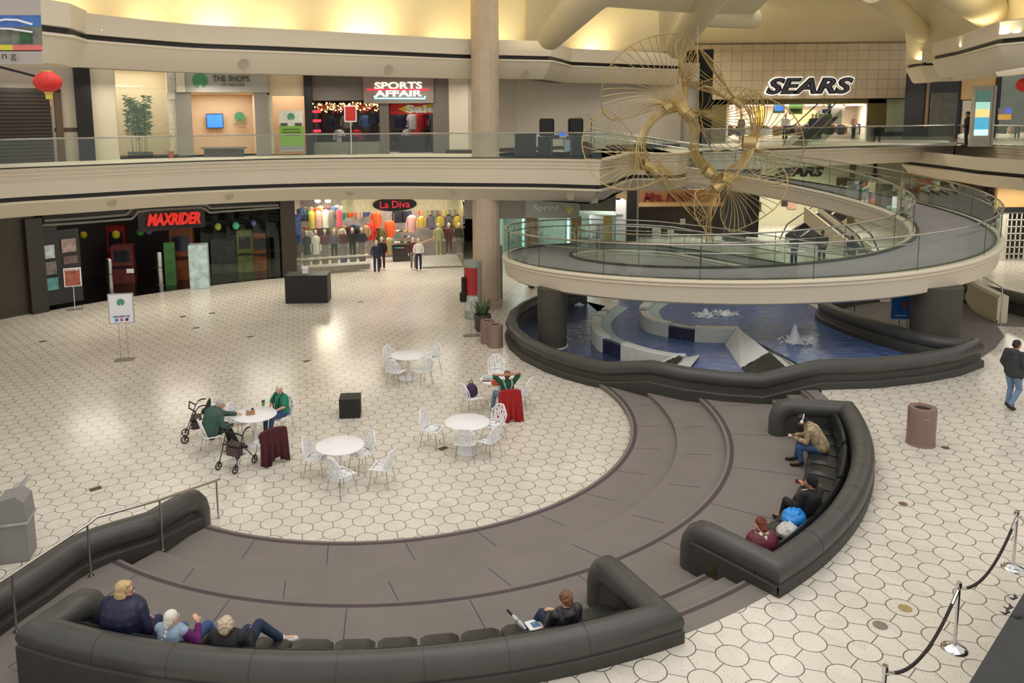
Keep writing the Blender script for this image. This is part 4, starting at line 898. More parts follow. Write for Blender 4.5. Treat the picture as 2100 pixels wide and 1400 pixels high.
text('lettering', 'THE SHOPS', Mt @ Matrix.Translation((.35, -.05, h * .60)), 1.55, .26, DGR, t, bold=.01); text('lettering', 'AT HILLTOP', Mt @ Matrix.Translation((.42, -.05, h * .32)), 1.0, .13, C('pale_green_lettering', (130, 150, 130)), t)
UB = ('c', (-4.07, 16.1), 24.0)
t, wd, h = wallthing('television', 'wall television showing a blue sky picture', 'television', UB, 423, 458, 233, 263)
lbox(t, 'casing', (0, 0, h / 2), (wd, .08, h), BLACK); lbox(t, 'screen', (0, -.045, h / 2), (wd * .93, .01, h * .9), C('blue_screen', (60, 130, 235), .3, var=.5, scale=2, emit=.8, ecol=(60, 130, 240)))
t, wd, h = wallthing('wall_emblem', 'round green tree emblem with HILLTOP lettering on the peach wall', 'wall sign', UB, 476, 508, 228, 266)
tree_logo(t, 0, h * .7, h * .27, 0, TEAL); text('lettering', 'HILLTOP', t.matrix_basis @ Matrix.Translation((0, -.03, h * .3)), wd * .85, .11, DGR, t); text('lettering', 'AT THE BAY', t.matrix_basis @ Matrix.Translation((0, -.03, h * .14)), wd * .7, .07, DGR, t)
# bamboo
t = thing('potted_bamboo', 'tall bamboo plant in a dark trough behind shop glass', 'plant', tuple(pz(288, 312, hit(U, 288, 300).y + .75))); t.matrix_basis = Matrix.Translation((t.matrix_basis.translation.x, t.matrix_basis.translation.y, ZU))
lbox(t, 'planter', (0, 0, .14), (.95, .4, .28), BLACK)
BAM = C('bamboo_green', (92, 118, 62), .6, var=.3, scale=5)
mb = MB(); lf = MB()
for k in range(9):
    x = random.uniform(-.35, .35); y = random.uniform(-.12, .12); hh = random.uniform(1.9, 2.65); top = Vector((x * 1.2 + random.uniform(-.1, .1), y, .28 + hh)); mb.cyl((x, y, .25), top, .012, 5)
    for q in range(64):
        f = random.uniform(.32, 1); p = Vector((x, y, .28)).lerp(top, f); a = random.uniform(0, 2 * PI); d = Vector((math.cos(a), math.sin(a) * .8, random.uniform(-.5, .4))) * random.uniform(.2, .38); s_ = Vector((-d.y, d.x, .6)).normalized() * .04
        lf.add([p, p + d * .5 + s_, p + d, p + d * .5 - s_], [(0, 1, 2, 3)])
mb.build('cane', BAM, t, world=False); lf.build('foliage', BAM, t, world=False)
t = thing('potted_plant', 'small flowering plant in a terracotta pot by the pilaster', 'plant', (lambda p: (p.x, p.y, ZU))(pz(351, 312, hit(U, 351, 300).y - .35)))
mb = MB(); mb.lathe((0, 0, 0), [(.09, 0), (.13, .3)], 12); mb.build('pot', C('terracotta', (176, 96, 66)), t, world=False)
lf = MB()
for q in range(70):
    p = Vector((random.uniform(-.14, .14), random.uniform(-.1, .1), random.uniform(.35, 1.6))); lf.ell(p, (.03, .03, .03), 5, 3)
lf.build('foliage', C('pale_blossom', (196, 196, 160)), t, world=False)
t, wd, h = wallthing('banner_stand', 'roll-up banner with a green middle and the round tree emblem', 'banner', U, 574, 622, 227, 309, .6)
for z0, z1, c in ((0, .14, (150, 160, 150)), (.14, .62, (126, 176, 70)), (.62, 1, (216, 220, 210))): lbox(t, 'banner_panel', (0, 0, h * (z0 + z1) / 2), (wd, .015, h * (z1 - z0)), C('banner_%d' % c[0], c, .5))
lbox(t, 'base', (0, 0, .03), (wd * 1.05, .25, .06), STEEL); tree_logo(t, 0, h * .85, h * .09, -.02, TEAL); lbox(t, 'picture', (-wd * .3, -.012, h * .66), (wd * .3, .01, h * .07), DGR); lbox(t, 'picture', (wd * .3, -.012, h * .66), (wd * .3, .01, h * .07), DGR)
for k in range(3): lbox(t, 'text_line', (0, -.012, h * (.54 - .07 * k)), (wd * (.7, .8, .6)[k], .01, h * .022), C('dark_green_ink', (50, 84, 34)))
wall_panel('wall_left.003', U, 552, 626, 148, 197, CREAM, .1, .05)
for k, x in enumerate((272, 312, 325, 335, 571, 582)):
    p = pz(x, 141 if x < 400 else 152, 38.5); mb = MB(); mb.ell(p, (.07, .07, .05), 8, 5); o = mb.build('spotlight', C('lit_lamp', (255, 240, 210), .3, var=0, emit=6, ecol=(255, 226, 170))); tag(o, 'tiny lit spotlight at the top of the cream upper shops', 'ceiling light', 'spotlights along the top of the cream upper shops')
t = thing('walkway_bench', 'low grey bench outside the centre office on the upper walkway', 'bench', (lambda p: (p.x, p.y, ZU))(pz(460, 318, 35.4)))
lbox(t, 'seat', (0, 0, .40), (1.9, .45, .08), GREY); lbox(t, 'base', (0, 0, .18), (1.7, .3, .36), C('dark_grey', (84, 82, 76)))
# --- E/F sports shop
wall_panel('trim_18', U, 626, 641, 150, 332, BLACK, .3, .3, 'black pier left of the sports shop')
SGREY = C('shop_grey_front', (104, 98, 92), .6, var=.02)
wall_panel('wall_left.004', U, 641, 748, 148, 206, SGREY, .1, .1, 'dark grey panel above the sports shop window'); wall_panel('wall_left.005', U, 889, 922, 152, 332, SGREY, .1, .1)
wall_panel('wall_left.006', U, 780, 798, 205, 330, SGREY, .1, .1); wall_panel('wall_left.007', U, 645, 782, 291, 332, C('knee_wall', (118, 118, 106)), .1, .1)
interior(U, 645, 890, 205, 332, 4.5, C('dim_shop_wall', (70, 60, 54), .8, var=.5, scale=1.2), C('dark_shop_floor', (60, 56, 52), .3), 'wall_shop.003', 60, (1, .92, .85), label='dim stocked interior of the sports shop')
t, wd, h = wallthing('shop_sign', 'grey panel with white SPORTS AFFAIR letters between red and blue neon bars', 'sign', U, 747, 890, 157, 212, .2)
lbox(t, 'board', (0, 0, h / 2), (wd, .12, h), C('mid_grey_board', (138, 128, 120), .6, var=.02)); Mt = t.matrix_basis
text('lettering', 'SPORTS', Mt @ Matrix.Translation((0, -.08, h * .66)), 2.2, .33, NEONW, t, ext=.04, bold=.03); text('lettering', 'AFFAIR', Mt @ Matrix.Translation((0, -.08, h * .37)), 2.2, .30, NEONW, t, ext=.04, bold=.03)
mb = MB(); mb.cyl((-1.45, -.13, h * .52), (1.4, -.13, h * .50), .035, 8); mb.build('red_neon', NEONR, t, world=False)
mb = MB(); mb.tube([(-1.12, -.13, h * .28), (-1.08, -.13, h * .19), (1.2, -.13, h * .16), (1.24, -.13, h * .26)], .035, 8); mb.build('blue_neon', NEONB, t, world=False)
t, wd, h = wallthing('sale_banner', 'red banner with yellow burst and white word Sale', 'banner', U, 796, 892, 212, 234, -.5)
lbox(t, 'cloth', (0, 0, h / 2), (wd, .02, h), RED); mb = MB(); mb.add([(-.7, -.02, h * .5), (-.2, -.02, h * .95), (.1, -.02, h * .7), (1.0, -.02, h * 1.0), (1.0, -.02, h * .1), (.2, -.02, h * .3), (-.1, -.02, .02)], [tuple(range(7))][::1]); mb.build('burst', C('sale_yellow', (246, 206, 40)), t, world=False)
text('lettering', 'Sale', t.matrix_basis @ Matrix.Translation((.4, -.05, h * .5)), 1.5, h * .75, WHITE, t, bold=.04)
# clothes helpers -------------------------------------------------------------
SKIN = C('mannequin_pale', (206, 190, 170)); SKIND = C('mannequin_dark', (60, 52, 48))
def garment(mb, x, y, z, w_, h_, arms=True):
    mb.lathe((x, y, z), [(w_ * .46, 0), (w_ * .44, h_ * .5), (w_ * .5, h_ * .82), (w_ * .36, h_ * .95), (w_ * .14, h_)], 10, sy=.55)
    if arms:
        for s_ in (-1, 1): mb.tube([(x + s_ * w_ * .42, y, z + h_ * .9), (x + s_ * w_ * .62, y, z + h_ * .5), (x + s_ * w_ * .6, y - .03, z + h_ * .15)], .055, 6)
def mannequin(P, rz, top, bottom, label, skin=None, scale=1.0, legs=True, base=True, dress=False, group=None, headless=False):
    t = thing('mannequin', label, 'mannequin', tuple(P), rz, group=group); k = scale; skin = skin or SKIN
    mb = MB(); mb.tube([(0, 0, 1.40 * k), (0, 0, 1.52 * k)], .045 * k, 7)
    if not headless: mb.ell((0, 0, 1.63 * k), (.085 * k, .1 * k, .125 * k), 9, 7)
    for s_ in (-1, 1): mb.ell((s_ * .24 * k, -.03, .80 * k), (.035, .04, .08), 6, 4); mb.ell((s_ * .1 * k, -.05, .04), (.05, .12, .045), 7, 4)
    mb.build('figure', skin, t, world=False, smooth=True)
    mb = MB(); garment(mb, 0, 0, .88 * k if not dress else .45 * k, .40 * k, .58 * k if not dress else 1.0 * k); mb.build('top' if not dress else 'dress', top, t, world=False, smooth=True)
    if legs and not dress:
        mb = MB(); mb.lathe((0, 0, .8 * k), [(.17 * k, 0), (.18 * k, .14 * k)], 10, sy=.6)
        for s_ in (-1, 1): mb.tube([(s_ * .09 * k, 0, .88 * k), (s_ * .1 * k, -.02, .48 * k), (s_ * .1 * k, 0, .07)], .08 * k, 8, r2=.055 * k)
        mb.build('trousers', bottom, t, world=False, smooth=True)
    return t
MC = {'navy': (34, 38, 62), 'maroon': (92, 40, 52), 'grey': (120, 116, 112), 'mustard': (186, 160, 60), 'red': (190, 40, 34), 'orange': (206, 86, 36), 'olive': (92, 84, 44), 'white': (216, 212, 204), 'black': (26, 24, 26), 'pink': (214, 90, 110), 'denim': (62, 84, 122), 'tan': (176, 140, 104), 'teal': (48, 128, 116), 'purple': (96, 84, 100), 'rose': (196, 150, 140), 'khaki': (170, 160, 110)}
def mc(n): return C('cloth_' + n, MC[n], .85, var=.15, scale=7)
def mcs(n):
    return mc(n)
def onwall(s, x, y, off=0):
    M, wd, h = frame(s, x - 5, x + 5, y - 5, y + 5); p = M @ Vector((0, -off, 0)); return p, math.atan2(M[1][0], M[0][0])
# sports shop figures
for x, top, lab in ((664, 'black', 'dark hooded mannequin at the left end of the sports shop window'), (765, 'navy', 'navy jacketed mannequin at the right end of the sports shop window')):
    p, a = onwall(U, x, 285, -.8); mannequin((p.x, p.y, ZU + .45), a, mc(top), mc('black'), lab, skin=SKIND)
for k, (x, c) in enumerate(((835, 'white'), (850, 'red'), (878, 'denim'))):
    p, a = onwall(U, x, 260, -2.4); t = thing('hanging_jersey', '%s jersey on display under the sale banner' % {'white': 'white', 'red': 'red', 'denim': 'blue'}[c], 'jersey', (p.x, p.y, ZU + 1.1), a); mb = MB(); garment(mb, 0, 0, 0, .5, .8); mb.build('shirt', mc(c), t, world=False, smooth=True); mb = MB(); mb.cyl((0, 0, .8), (0, 0, .95), .01, 5); mb.build('hook', STEEL, t, world=False)
def garland(P, n, name, lab, cols, r=.05):
    for k, c in enumerate(cols):
        mb = MB()
        for q in range(n):
            i = random.random() * (len(P) - 1); a = P[int(i)].lerp(P[min(len(P) - 1, int(i) + 1)], i % 1); p = a + Vector((random.gauss(0, .1), random.gauss(0, .06), random.gauss(0, .10)))
            mb.ell(p, (r * .6,) * 3, 5, 3)
        o = mb.build(name if k == 0 else name, c)
        tag(o, lab[k], 'garland', kind='stuff')
gp = [onwall(U, x, 214, -.5)[0] for x in (650, 690, 730, 775)]
garland(gp, 130, 'holiday_garland', ['dark foliage and gold baubles along the top of the sports shop window', 'red baubles hung in the sports shop window garland', 'small lit bulbs in the sports shop window garland'], [C('dull_gold', (150, 116, 60), .4), RED, C('lit_bulb', (255, 236, 200), .3, var=0, emit=1.5, ecol=(255, 220, 160))], r=.075)
for k, (y_) in enumerate((228, 247, 268)):
    p, a = onwall(U, 648, y_, -.1); mb = MB(); mb.box((p.x, p.y, p.z + .1), (.45, .1, .12), rz=a); tag(mb.build('neon_tube', NEONR), ('topmost', 'middle', 'lowest')[k] + ' red neon bar at the left of the sports shop window', 'neon light')
p, a = onwall(U, 721, 262, .5); t = thing('sign_stand', 'red poster in a white frame on a stand outside the sports shop', 'sign stand', (p.x, p.y, ZU), a)
zc = zat(p, 233) - ZU; lbox(t, 'frame', (0, 0, zc), (.56, .03, .76), WHITE); lbox(t, 'poster', (0, -.02, zc), (.46, .02, .64), C('poster_red', (186, 40, 38), .6, var=.2, scale=5)); mb = MB(); mb.cyl((0, 0, 0), (0, 0, zc - .35), .02, 6); mb.build('pole', WHITE, t, world=False); lbox(t, 'base', (0, 0, .015), (.4, .3, .03), GREY)
rack_cols = ['black', 'navy', 'white', 'grey', 'red', 'denim', 'black', 'grey']
for k in range(16):
    p, a = onwall(U, 655 + (k % 8) * 17 if k < 8 else 802 + (k % 8) * 11, 275, -2 - (k % 3) * .5); zz = ZU + (1.2 if k % 2 else .5); mb = MB(); garment(mb, p.x, p.y, zz, .42, .62); o = mb.build('display_shirt', mc(rack_cols[k % 8]), smooth=True)
    tag(o, 'shirts and jackets crowded on the racks inside the sports shop', 'shirt', 'stock on the racks of the sports shop')
for k, (x, w_) in enumerate(((715, 1.0), (840, 1.6))):
    p, a = onwall(U, x, 300, -1.2); t = thing('display_table', ('low display table of goods behind the sports shop window' if k == 0 else 'long display table of shirts inside the sports shop door'), 'table', (p.x, p.y, ZU), a); lbox(t, 'top', (0, 0, .8), (w_, .6, .05), C('dark_table', (56, 52, 50))); lbox(t, 'base', (0, 0, .4), (w_ * .8, .4, .78), BLACK)
# --- arcade shop, lower left -------------------------------------------------
LWi = ('c', (.15, 18.26), 26.5)
interior(LW, 88, 576, 418, 598, 6, C('arcade_black', (12, 11, 11), .5, var=.5), C('glossy_black_floor', (10, 10, 10), .06, var=0), 'wall_lower.014', 45, (1, .55, .4), label='black interior of the arcade shop')
t = thing('storefront', 'black arcade shop front with grey stepped bands and red MAXRIDER letters', 'shop front', tuple(hit(LW, 330, 440)))
mb = MB(); n = 20
Pw = [hit(LW, lerp(86, 578, i / n), 440) for i in range(n + 1)]
rows = [[Vector((p.x, p.y, 3.72)), Vector((p.x, p.y, 4.65))] for p in offs([Vector((p.x, p.y, 0)) for p in Pw], -.08)]
mb.strip(rows); mb.build('header', BLACK, t)
def band(pts, w_=.05):
    mb = MB(); Q = []
    for x, y in pts: q = hit(LW, x, y); d = Vector((q.x - .15, q.y - 18.26, 0)).normalized(); Q.append(q - d * .14)
    mb.tube(Q, w_, 4); mb.build('band', C('band_grey', (132, 132, 124), .4), t)
band([(88, 452), (180, 446), (255, 440), (263, 434), (268, 427), (280, 424), (415, 419), (424, 421), (430, 427), (570, 420)]); band([(80, 462), (180, 455), (268, 448), (275, 442), (280, 434), (300, 431), (412, 425), (420, 429), (428, 435), (575, 425)])
Ms, wd, h = frame(LW, 297, 406, 432, 462); Ms = Ms @ Matrix.Rotation(math.radians(2.0), 4, 'Y') @ Matrix.Translation((0, -.35, h / 2)); text('lettering', 'MAXRIDER', Ms, wd, h * .82, C('sign_red', (214, 40, 30), .5, var=0, emit=.25), t, ext=.08, bold=.045, shear=.25)
mb = MB(); q = frame(LW, 282, 420, 428, 470); mb.box((0, -.1, q[2] / 2), (q[1], .14, q[2])); mb.v = [tuple(q[0] @ Vector(v)) for v in mb.v]; mb.build('sign_box', BLACK, t)
mb = MB(); rows = [[Vector((p.x, p.y, .02)), Vector((p.x, p.y, 3.72))] for p in [hit(LW, lerp(412, 574, i / 6), 500) for i in range(7)]]; mb.strip(rows); mb.build('glass_pane', SGLASS, t)
DW = C('dark_window_board', (44, 44, 44), .4)
for (a, b, c, d) in ((88, 122, 465, 625), (122, 166, 470, 618)):
    q = frame(LW, a, b, c, d); mb = MB(); mb.box((0, .0, q[2] / 2), (q[1], .06, q[2])); mb.v = [tuple(q[0] @ Vector(v)) for v in mb.v]; mb.build('door_leaf', DW, t)
posters = [(76, 110, 503, 530, (170, 178, 186), 'grey poster of a leafless tree, topmost on the left arcade door'), (80, 114, 537, 563, (112, 104, 100), 'dim grey poster, middle one on the left arcade door'), (83, 118, 570, 595, (84, 140, 136), 'teal poster, lowest on the left arcade door'), (124, 154, 489, 516, (150, 130, 126), 'grey and red race poster at the top of the right arcade door'), (128, 157, 524, 540, (104, 84, 80), 'dim brown poster partly hidden behind the framed sign stand')]
for a, b, c, d, col, lab in posters:
    q = frame(LW, a, b, c, d); mb = MB(); mb.box((0, -.1, q[2] / 2), (q[1], .02, q[2])); mb.v = [tuple(q[0] @ Vector(v)) for v in mb.v]; tag(mb.build('poster', C('poster_%d' % col[1], col, .5, var=.5, scale=4)), lab, 'poster')
def easel(P, rz, hw, hh, zc, post, fr, pos, lab, two=False, emblem=False):
    t = thing('sign_stand', lab, 'sign stand', tuple(P), rz)
    lbox(t, 'frame', (0, 0, zc), (hw * 2, .03, hh * 2), fr); lbox(t, 'poster', (0, -.02, zc), (hw * 2 - .08, .02, hh * 2 - .08), pos)
    for x in ((-.12, .12) if two else (0,)):
        mb = MB(); mb.cyl((x, 0, .02), (x, 0, zc - hh), .012, 6); mb.build('pole', post, t, world=False)
    lbox(t, 'base', (0, 0, .02), (.62, .3, .04), C('dull_steel_base', (130, 126, 116), .35)); return t
P = at(153, 622, 0) * .965; es = easel(P, .45, .33, .40, 1.42, WHITE, WHITE, C('race_poster', (150, 82, 66), .6, var=.5, scale=4), 'white framed race poster on a stand in front of the arcade shop')
text('lettering', 'MAXRIDER', es.matrix_basis @ Matrix.Translation((0, -.04, 1.74)), .5, .07, WHITE, es)
P = at(256, 738, 0); es = easel(P, .25, .40, .52, 1.78, STEEL, STEEL, C('white_poster', (232, 232, 236), .5, var=.01), 'white poster with a green tree emblem on a two pole stand in the court', two=True)
lg = tree_logo(es, 0, 2.0, .12, -.045, TEAL); text('text_line', 'FOLLOW US', es.matrix_basis @ Matrix.Translation((0, -.04, 1.52)), .5, .04, C('navy_ink', (40, 44, 110)), es)
for k, c in enumerate(((50, 140, 220), (220, 80, 120), (40, 50, 100))): lbox(es, 'icon', (-.16 + .16 * k, -.04, 1.40), (.09, .01, .09), C('icon_%d' % c[0], c))
def ball(x, y, d, r, col, lab):
    p = pz(x, y, d); t = MB(); t.ell((p.x, p.y, p.z), (r, r, r * 1.1), 14, 9); o = t.build('balloon', C('balloon_%d_%d' % (col[0], col[1]), col, .3, var=.03), smooth=True); tag(o, lab, 'balloon', 'balloons strung across the arcade shop')
for x, y, r, c, lab in ((171, 482, .17, (190, 190, 60), 'yellow balloon nearest the left arcade door'), (238, 481, .19, (196, 196, 40), 'yellow balloon in the middle of the arcade opening'), (288, 475, .18, (60, 170, 90), 'green balloon under the arcade sign'), (306, 474, .17, (150, 110, 200), 'purple balloon under the arcade sign'), (447, 465, .17, (190, 196, 80), 'yellow balloon behind the arcade side glass'), (484, 463, .18, (90, 200, 150), 'mint balloon behind the arcade side glass'), (520, 458, .14, (100, 80, 150), 'dim purple balloon behind the arcade side glass')): ball(x, y, 39.5 if x > 300 else 38, r, c, lab)
# gate pedestals
for x, yb, yt, lab in ((226, 600, 530, 'tall brushed steel gate pedestal at the left of the arcade entrance'), (329, 585, 517, 'tall brushed steel gate pedestal at the right of the arcade entrance')):
    p = at(x, yb, .02); t = thing('gate_pedestal', lab, 'bollard', (p.x, p.y, .01)); hh = zat(p, yt); mb = MB(); mb.lathe((0, 0, 0), [(.2, 0), (.2, .04), (.17, .05), (.16, hh - .1), (.12, hh - .02), (.04, hh)], 16, sy=.45); mb.build('body', STEEL, t, world=False, smooth=40); lbox(t, 'band', (0, 0, hh * .55), (.345, .17, .03), BLACK)
def machine(x, yb, z_h, w_, d_, col, lab, nm='arcade_cabinet', cat='arcade machine', extra=None, dz=0, screen=True):
    p = at(x, yb, .02); t = thing(nm, lab, cat, (p.x, p.y, .01), .25); lbox(t, 'body', (0, 0, z_h / 2), (w_, d_, z_h), C('mach_%d_%d' % (col[0], col[1]), col, .5, var=.45, scale=2.5))
    if screen: lbox(t, 'screen', (0, -d_ / 2 - .01, z_h * .72), (w_ * .75, .02, z_h * .3), C('machine_screen', (40, 44, 60), .2)); lbox(t, 'control_panel', (0, -d_ / 2 - .08, z_h * .45), (w_ * .9, .2, .06), BLACK)
    return t
machine(411, 588, 2.1, .85, .8, (176, 200, 200), 'pale painted cabinet with red and blue cartoonless shapes beside the arcade glass'.replace('cartoonless ', ''), screen=False)
machine(257, 578, 1.9, 1.0, .7, (120, 54, 50), 'dull red cabinet standing between the two steel pedestals'); machine(352, 583, 2.1, .5, .3, (60, 110, 50), 'narrow green panel standing right of the right steel pedestal', 'prize_panel', 'panel', screen=False)
machine(245, 560, 2.6, .9, .7, (150, 36, 34), 'tall bright red cabinet deep in the arcade'); machine(378, 570, 2.6, 1.1, .9, (130, 66, 34), 'orange framed cabinet in the middle of the arcade')
machine(505, 555, 2.2, .8, .7, (110, 130, 60), 'yellow and green cabinet behind the arcade side glass'); machine(537, 552, 2.0, .9, .8, (150, 88, 40), 'orange cabinet at the right end of the arcade glass'); machine(462, 556, 1.7, 1.3, .8, (70, 76, 74), 'grey air hockey table standing behind the arcade side glass', 'game_table', 'game table', screen=False)
machine(195, 560, 1.6, 1.4, .8, (90, 34, 24), 'low dark red racing machine left in the arcade entrance')
p = at(270, 600, .02); t = thing('price_sign', 'small white price sign on a pole in the arcade entrance', 'sign', (p.x, p.y, .01)); lbox(t, 'plate', (0, 0, 1.05), (.34, .02, .2), WHITE); mb = MB(); mb.cyl((0, 0, 0), (0, 0, .95), .012, 6); mb.build('pole', BLACK, t, world=False)
# black crates
p = at(629, 622, 0); o = thing('black_box', 'large black display box on the court floor in front of the brown pier', 'box', (p.x, p.y, 0), .03)
lbox(o, 'box_body', (0, .5, .62), (1.85, 1.0, 1.24), mat('black_box_paint', (30, 29, 28), .55, var=.15), bev=.01)
t = thing('white_leaflet_box', 'small white leaflet box standing on the large black display box', 'box', (p.x - .12, p.y + .5, 1.241)); lbox(t, 'body', (0, 0, .14), (.24, .18, .28), WHITE)
p = at(719, 858, 0); o = thing('black_box', 'small black cube seat alone in the middle of the court', 'box', (p.x, p.y, 0), .08); lbox(o, 'box_body', (-.02, .26, .27), (.56, .52, .54), mat('black_box_paint', (30, 29, 28), .55, var=.15), bev=.008)
# --- clothing shop --------------------------------------------------------------
interior(LW, 608, 955, 405, 558, 3.8, C('crowded_shop_wall', (120, 108, 100), .8, var=.5, scale=1.4), C('red_brown_floor', (104, 66, 54), .5), 'wall_lower.015', 520, (1, .93, .84), label='crowded interior of the clothes shop')
t = thing('storefront', 'clothes shop front with cream header, glass windows and a black oval La Diva sign', 'shop front', tuple(hit(LW, 810, 420)))
q = frame(LW, 703, 948, 405, 432); mb = MB(); mb.box((0, -.05, q[2] / 2), (q[1], .15, q[2])); mb.v = [tuple(q[0] @ Vector(v)) for v in mb.v]; mb.build('header', C('cream_header', (240, 226, 190), .5), t)
q = frame(LW, 764, 854, 404, 432); mb = MB(); n = 30; w2, h2 = q[1] / 2, q[2] / 2
vs = [(w2 * math.cos(2 * PI * i / n), -.22, h2 + h2 * math.sin(2 * PI * i / n)) for i in range(n)]; vs += [(v[0], -.1, v[2]) for v in vs]; mb.add(vs, [tuple(range(n))] + [(i, i + n, (i + 1) % n + n, (i + 1) % n) for i in range(n)]); mb.v = [tuple(q[0] @ Vector(v)) for v in mb.v]; mb.build('oval_board', BLACK, t)
text('lettering', 'La Diva', q[0] @ Matrix.Translation((0, -.25, h2)), w2 * 1.35, h2 * 1.0, C('neon_pink_red', (230, 40, 60), .4, var=0, emit=.5, ecol=(230, 40, 60)), t)
for a, b in ((606, 760), (866, 952)):
    q = frame(LW, a, b, 408, 548); mb = MB(); mb.box((0, 0, q[2] / 2), (q[1], .02, q[2])); mb.v = [tuple(q[0] @ Vector(v)) for v in mb.v]; mb.build('glass_pane', SGLASS, t)
    q = frame(LW, a, b, 546, 556); mb = MB(); mb.box((0, -.02, q[2] / 2), (q[1], .12, q[2])); mb.v = [tuple(q[0] @ Vector(v)) for v in mb.v]; mb.build('sill', C('grey_sill', (130, 124, 112)), t)
cols = ['grey', 'black', 'white', 'maroon', 'purple', 'maroon', 'black', 'navy']
names = {'grey': 'grey', 'black': 'black', 'white': 'black and white patterned', 'maroon': 'maroon', 'purple': 'mauve', 'navy': 'navy', 'mustard': 'mustard', 'rose': 'rose', 'pink': 'pink', 'olive': 'olive', 'red': 'red', 'orange': 'orange', 'khaki': 'khaki', 'denim': 'denim blue', 'tan': 'tan', 'teal': 'teal'}
posn = ['leftmost', 'second from the left', 'third from the left', 'fourth from the left', 'fifth from the left', 'sixth from the left', 'seventh from the left', 'rightmost']
for k, c in enumerate(cols):
    p, a = onwall(LW, 616 + k * 18.5, 520, -.7); mannequin((p.x, p.y, .5), a, mc(c), mc('grey' if k % 2 else 'black'), 'mannequin in %s clothes, %s in the left clothes window' % (names[c], posn[k]), dress=(k in (0, 1, 2)))
for k, (x, c, b) in enumerate(((901, 'khaki', 'khaki'), (922, 'maroon', 'maroon'), (943, 'black', 'grey'))):
    p, a = onwall(LW, x, 520, -.7); mannequin((p.x, p.y, .6), a, mc(c), mc(b), 'mannequin in %s clothes, %s in the right clothes window' % (names[c] if c != 'khaki' else 'striped pale', ('left', 'middle', 'right')[k]))
for k, (x, yb, c, b, lab) in enumerate(((773, 560, 'navy', 'navy', 'mannequin in navy sportswear at the left of the clothes shop door'), (784, 552, 'black', 'black', 'mannequin in black and white at the left of the clothes shop door'), (848, 552, 'maroon', 'grey', 'mannequin in grey trousers leaning at the right of the clothes shop door'), (859, 555, 'white', 'navy', 'mannequin in navy trousers at the right edge of the clothes shop door'))):
    p = at(x, yb, 0); mannequin((p.x, p.y, .01), .1, mc(c), mc(b), lab)
for k, c in enumerate(('mustard', 'rose', 'white', 'grey', 'pink')):
    p, a = onwall(LW, 645 + k * 14, 455, -.9); t = thing('hanging_dress', '%s dress hanging high in the left clothes window' % names[c], 'dress', (p.x, p.y, 2.3), a); mb = MB(); garment(mb, 0, 0, 0, .36, .95, arms=False); mb.build('dress', mc(c), t, world=False, smooth=True); mb = MB(); mb.cyl((0, 0, .95), (0, 0, 1.12), .008, 5); mb.build('hanger', STEEL, t, world=False)
for k, (x, y, c) in enumerate(((766, 475, 'red'), (778, 450, 'orange'), (786, 485, 'olive'), (806, 470, 'orange'), (823, 440, 'black'), (850, 460, 'rose'), (838, 440, 'navy'), (790, 515, 'red'), (806, 510, 'khaki'), (910, 452, 'denim'), (925, 470, 'orange'))):
    p, a = onwall(LW, x, y + 8, -1.6 - .1 * k); t = thing('hanging_coat', '%s garment hanging %s' % (names[c], ('by the left jamb of the clothes shop door', 'highest left in the clothes shop door', 'large, inside the left of the clothes shop door', 'beside the folded stacks, left of them', 'at the top centre of the clothes shop door', 'at the top right of the clothes shop door', 'between the top centre and top right garments', 'low in the left of the clothes shop door', 'low beside the folded stacks of clothes', 'high in the right clothes window', 'over the wooden rail in the right clothes window')[k]), 'garment', (p.x, p.y, p.z - .35), a); mb = MB(); garment(mb, 0, 0, 0, .5, .95); mb.build('garment', mc(c), t, world=False, smooth=True); mb = MB(); mb.cyl((0, 0, .95), (0, 0, 1.08), .008, 5); mb.build('hanger', STEEL, t, world=False)
fc = ['white', 'navy', 'grey', 'denim', 'mustard', 'teal', 'white', 'navy', 'rose', 'black']
for k in range(34):
    i = k % 17; j = k // 17
    if j == 0: p, a = onwall(LW, 822 + (i % 5) * 7, 480 + (i // 5) * 12, -2.2)
    else: p, a = onwall(LW, 872 + (i % 6) * 9, 452 + (i // 6) * 9 + (i % 6) * 2, -2.0)
    mb = MB(); mb.box((p.x, p.y, p.z), (.34, .26, .07), rz=a + random.uniform(-.2, .2), bev=.02); tag(mb.build('folded_shirt', mc(fc[(k * 7) % 10])), ('folded shirts piled on the table inside the clothes shop door' if j == 0 else 'folded shirts stacked on the slope of the right clothes window'), 'folded shirt', ('folded shirts inside the clothes shop door' if j == 0 else 'folded shirts in the right clothes window'))
p, a = onwall(LW, 833, 520, -2.4); t = thing('display_table', 'display table stacked with folded shirts inside the clothes shop', 'table', (p.x, p.y, .01), a); lbox(t, 'top', (0, .2, 1.0), (1.3, .9, .05), C('pale_table', (150, 134, 116))); lbox(t, 'base', (0, .2, .5), (1.1, .7, .98), C('dark_table', (56, 52, 50)))
p, a = onwall(LW, 905, 490, -1.7); mb = MB(); mb.cyl(p + Vector((-1.5, 0, -.5)), p + Vector((1.4, 0, .55)), .05, 6); tag(mb.build('wooden_rail', C('pale_wood', (186, 140, 84))), 'sloping pale wooden rail in the right clothes window', 'rail')
bc = [(180, 170, 150), (150, 120, 110), (120, 116, 110), (150, 110, 80), (160, 150, 130), (60, 70, 130), (110, 104, 96), (120, 60, 60)]
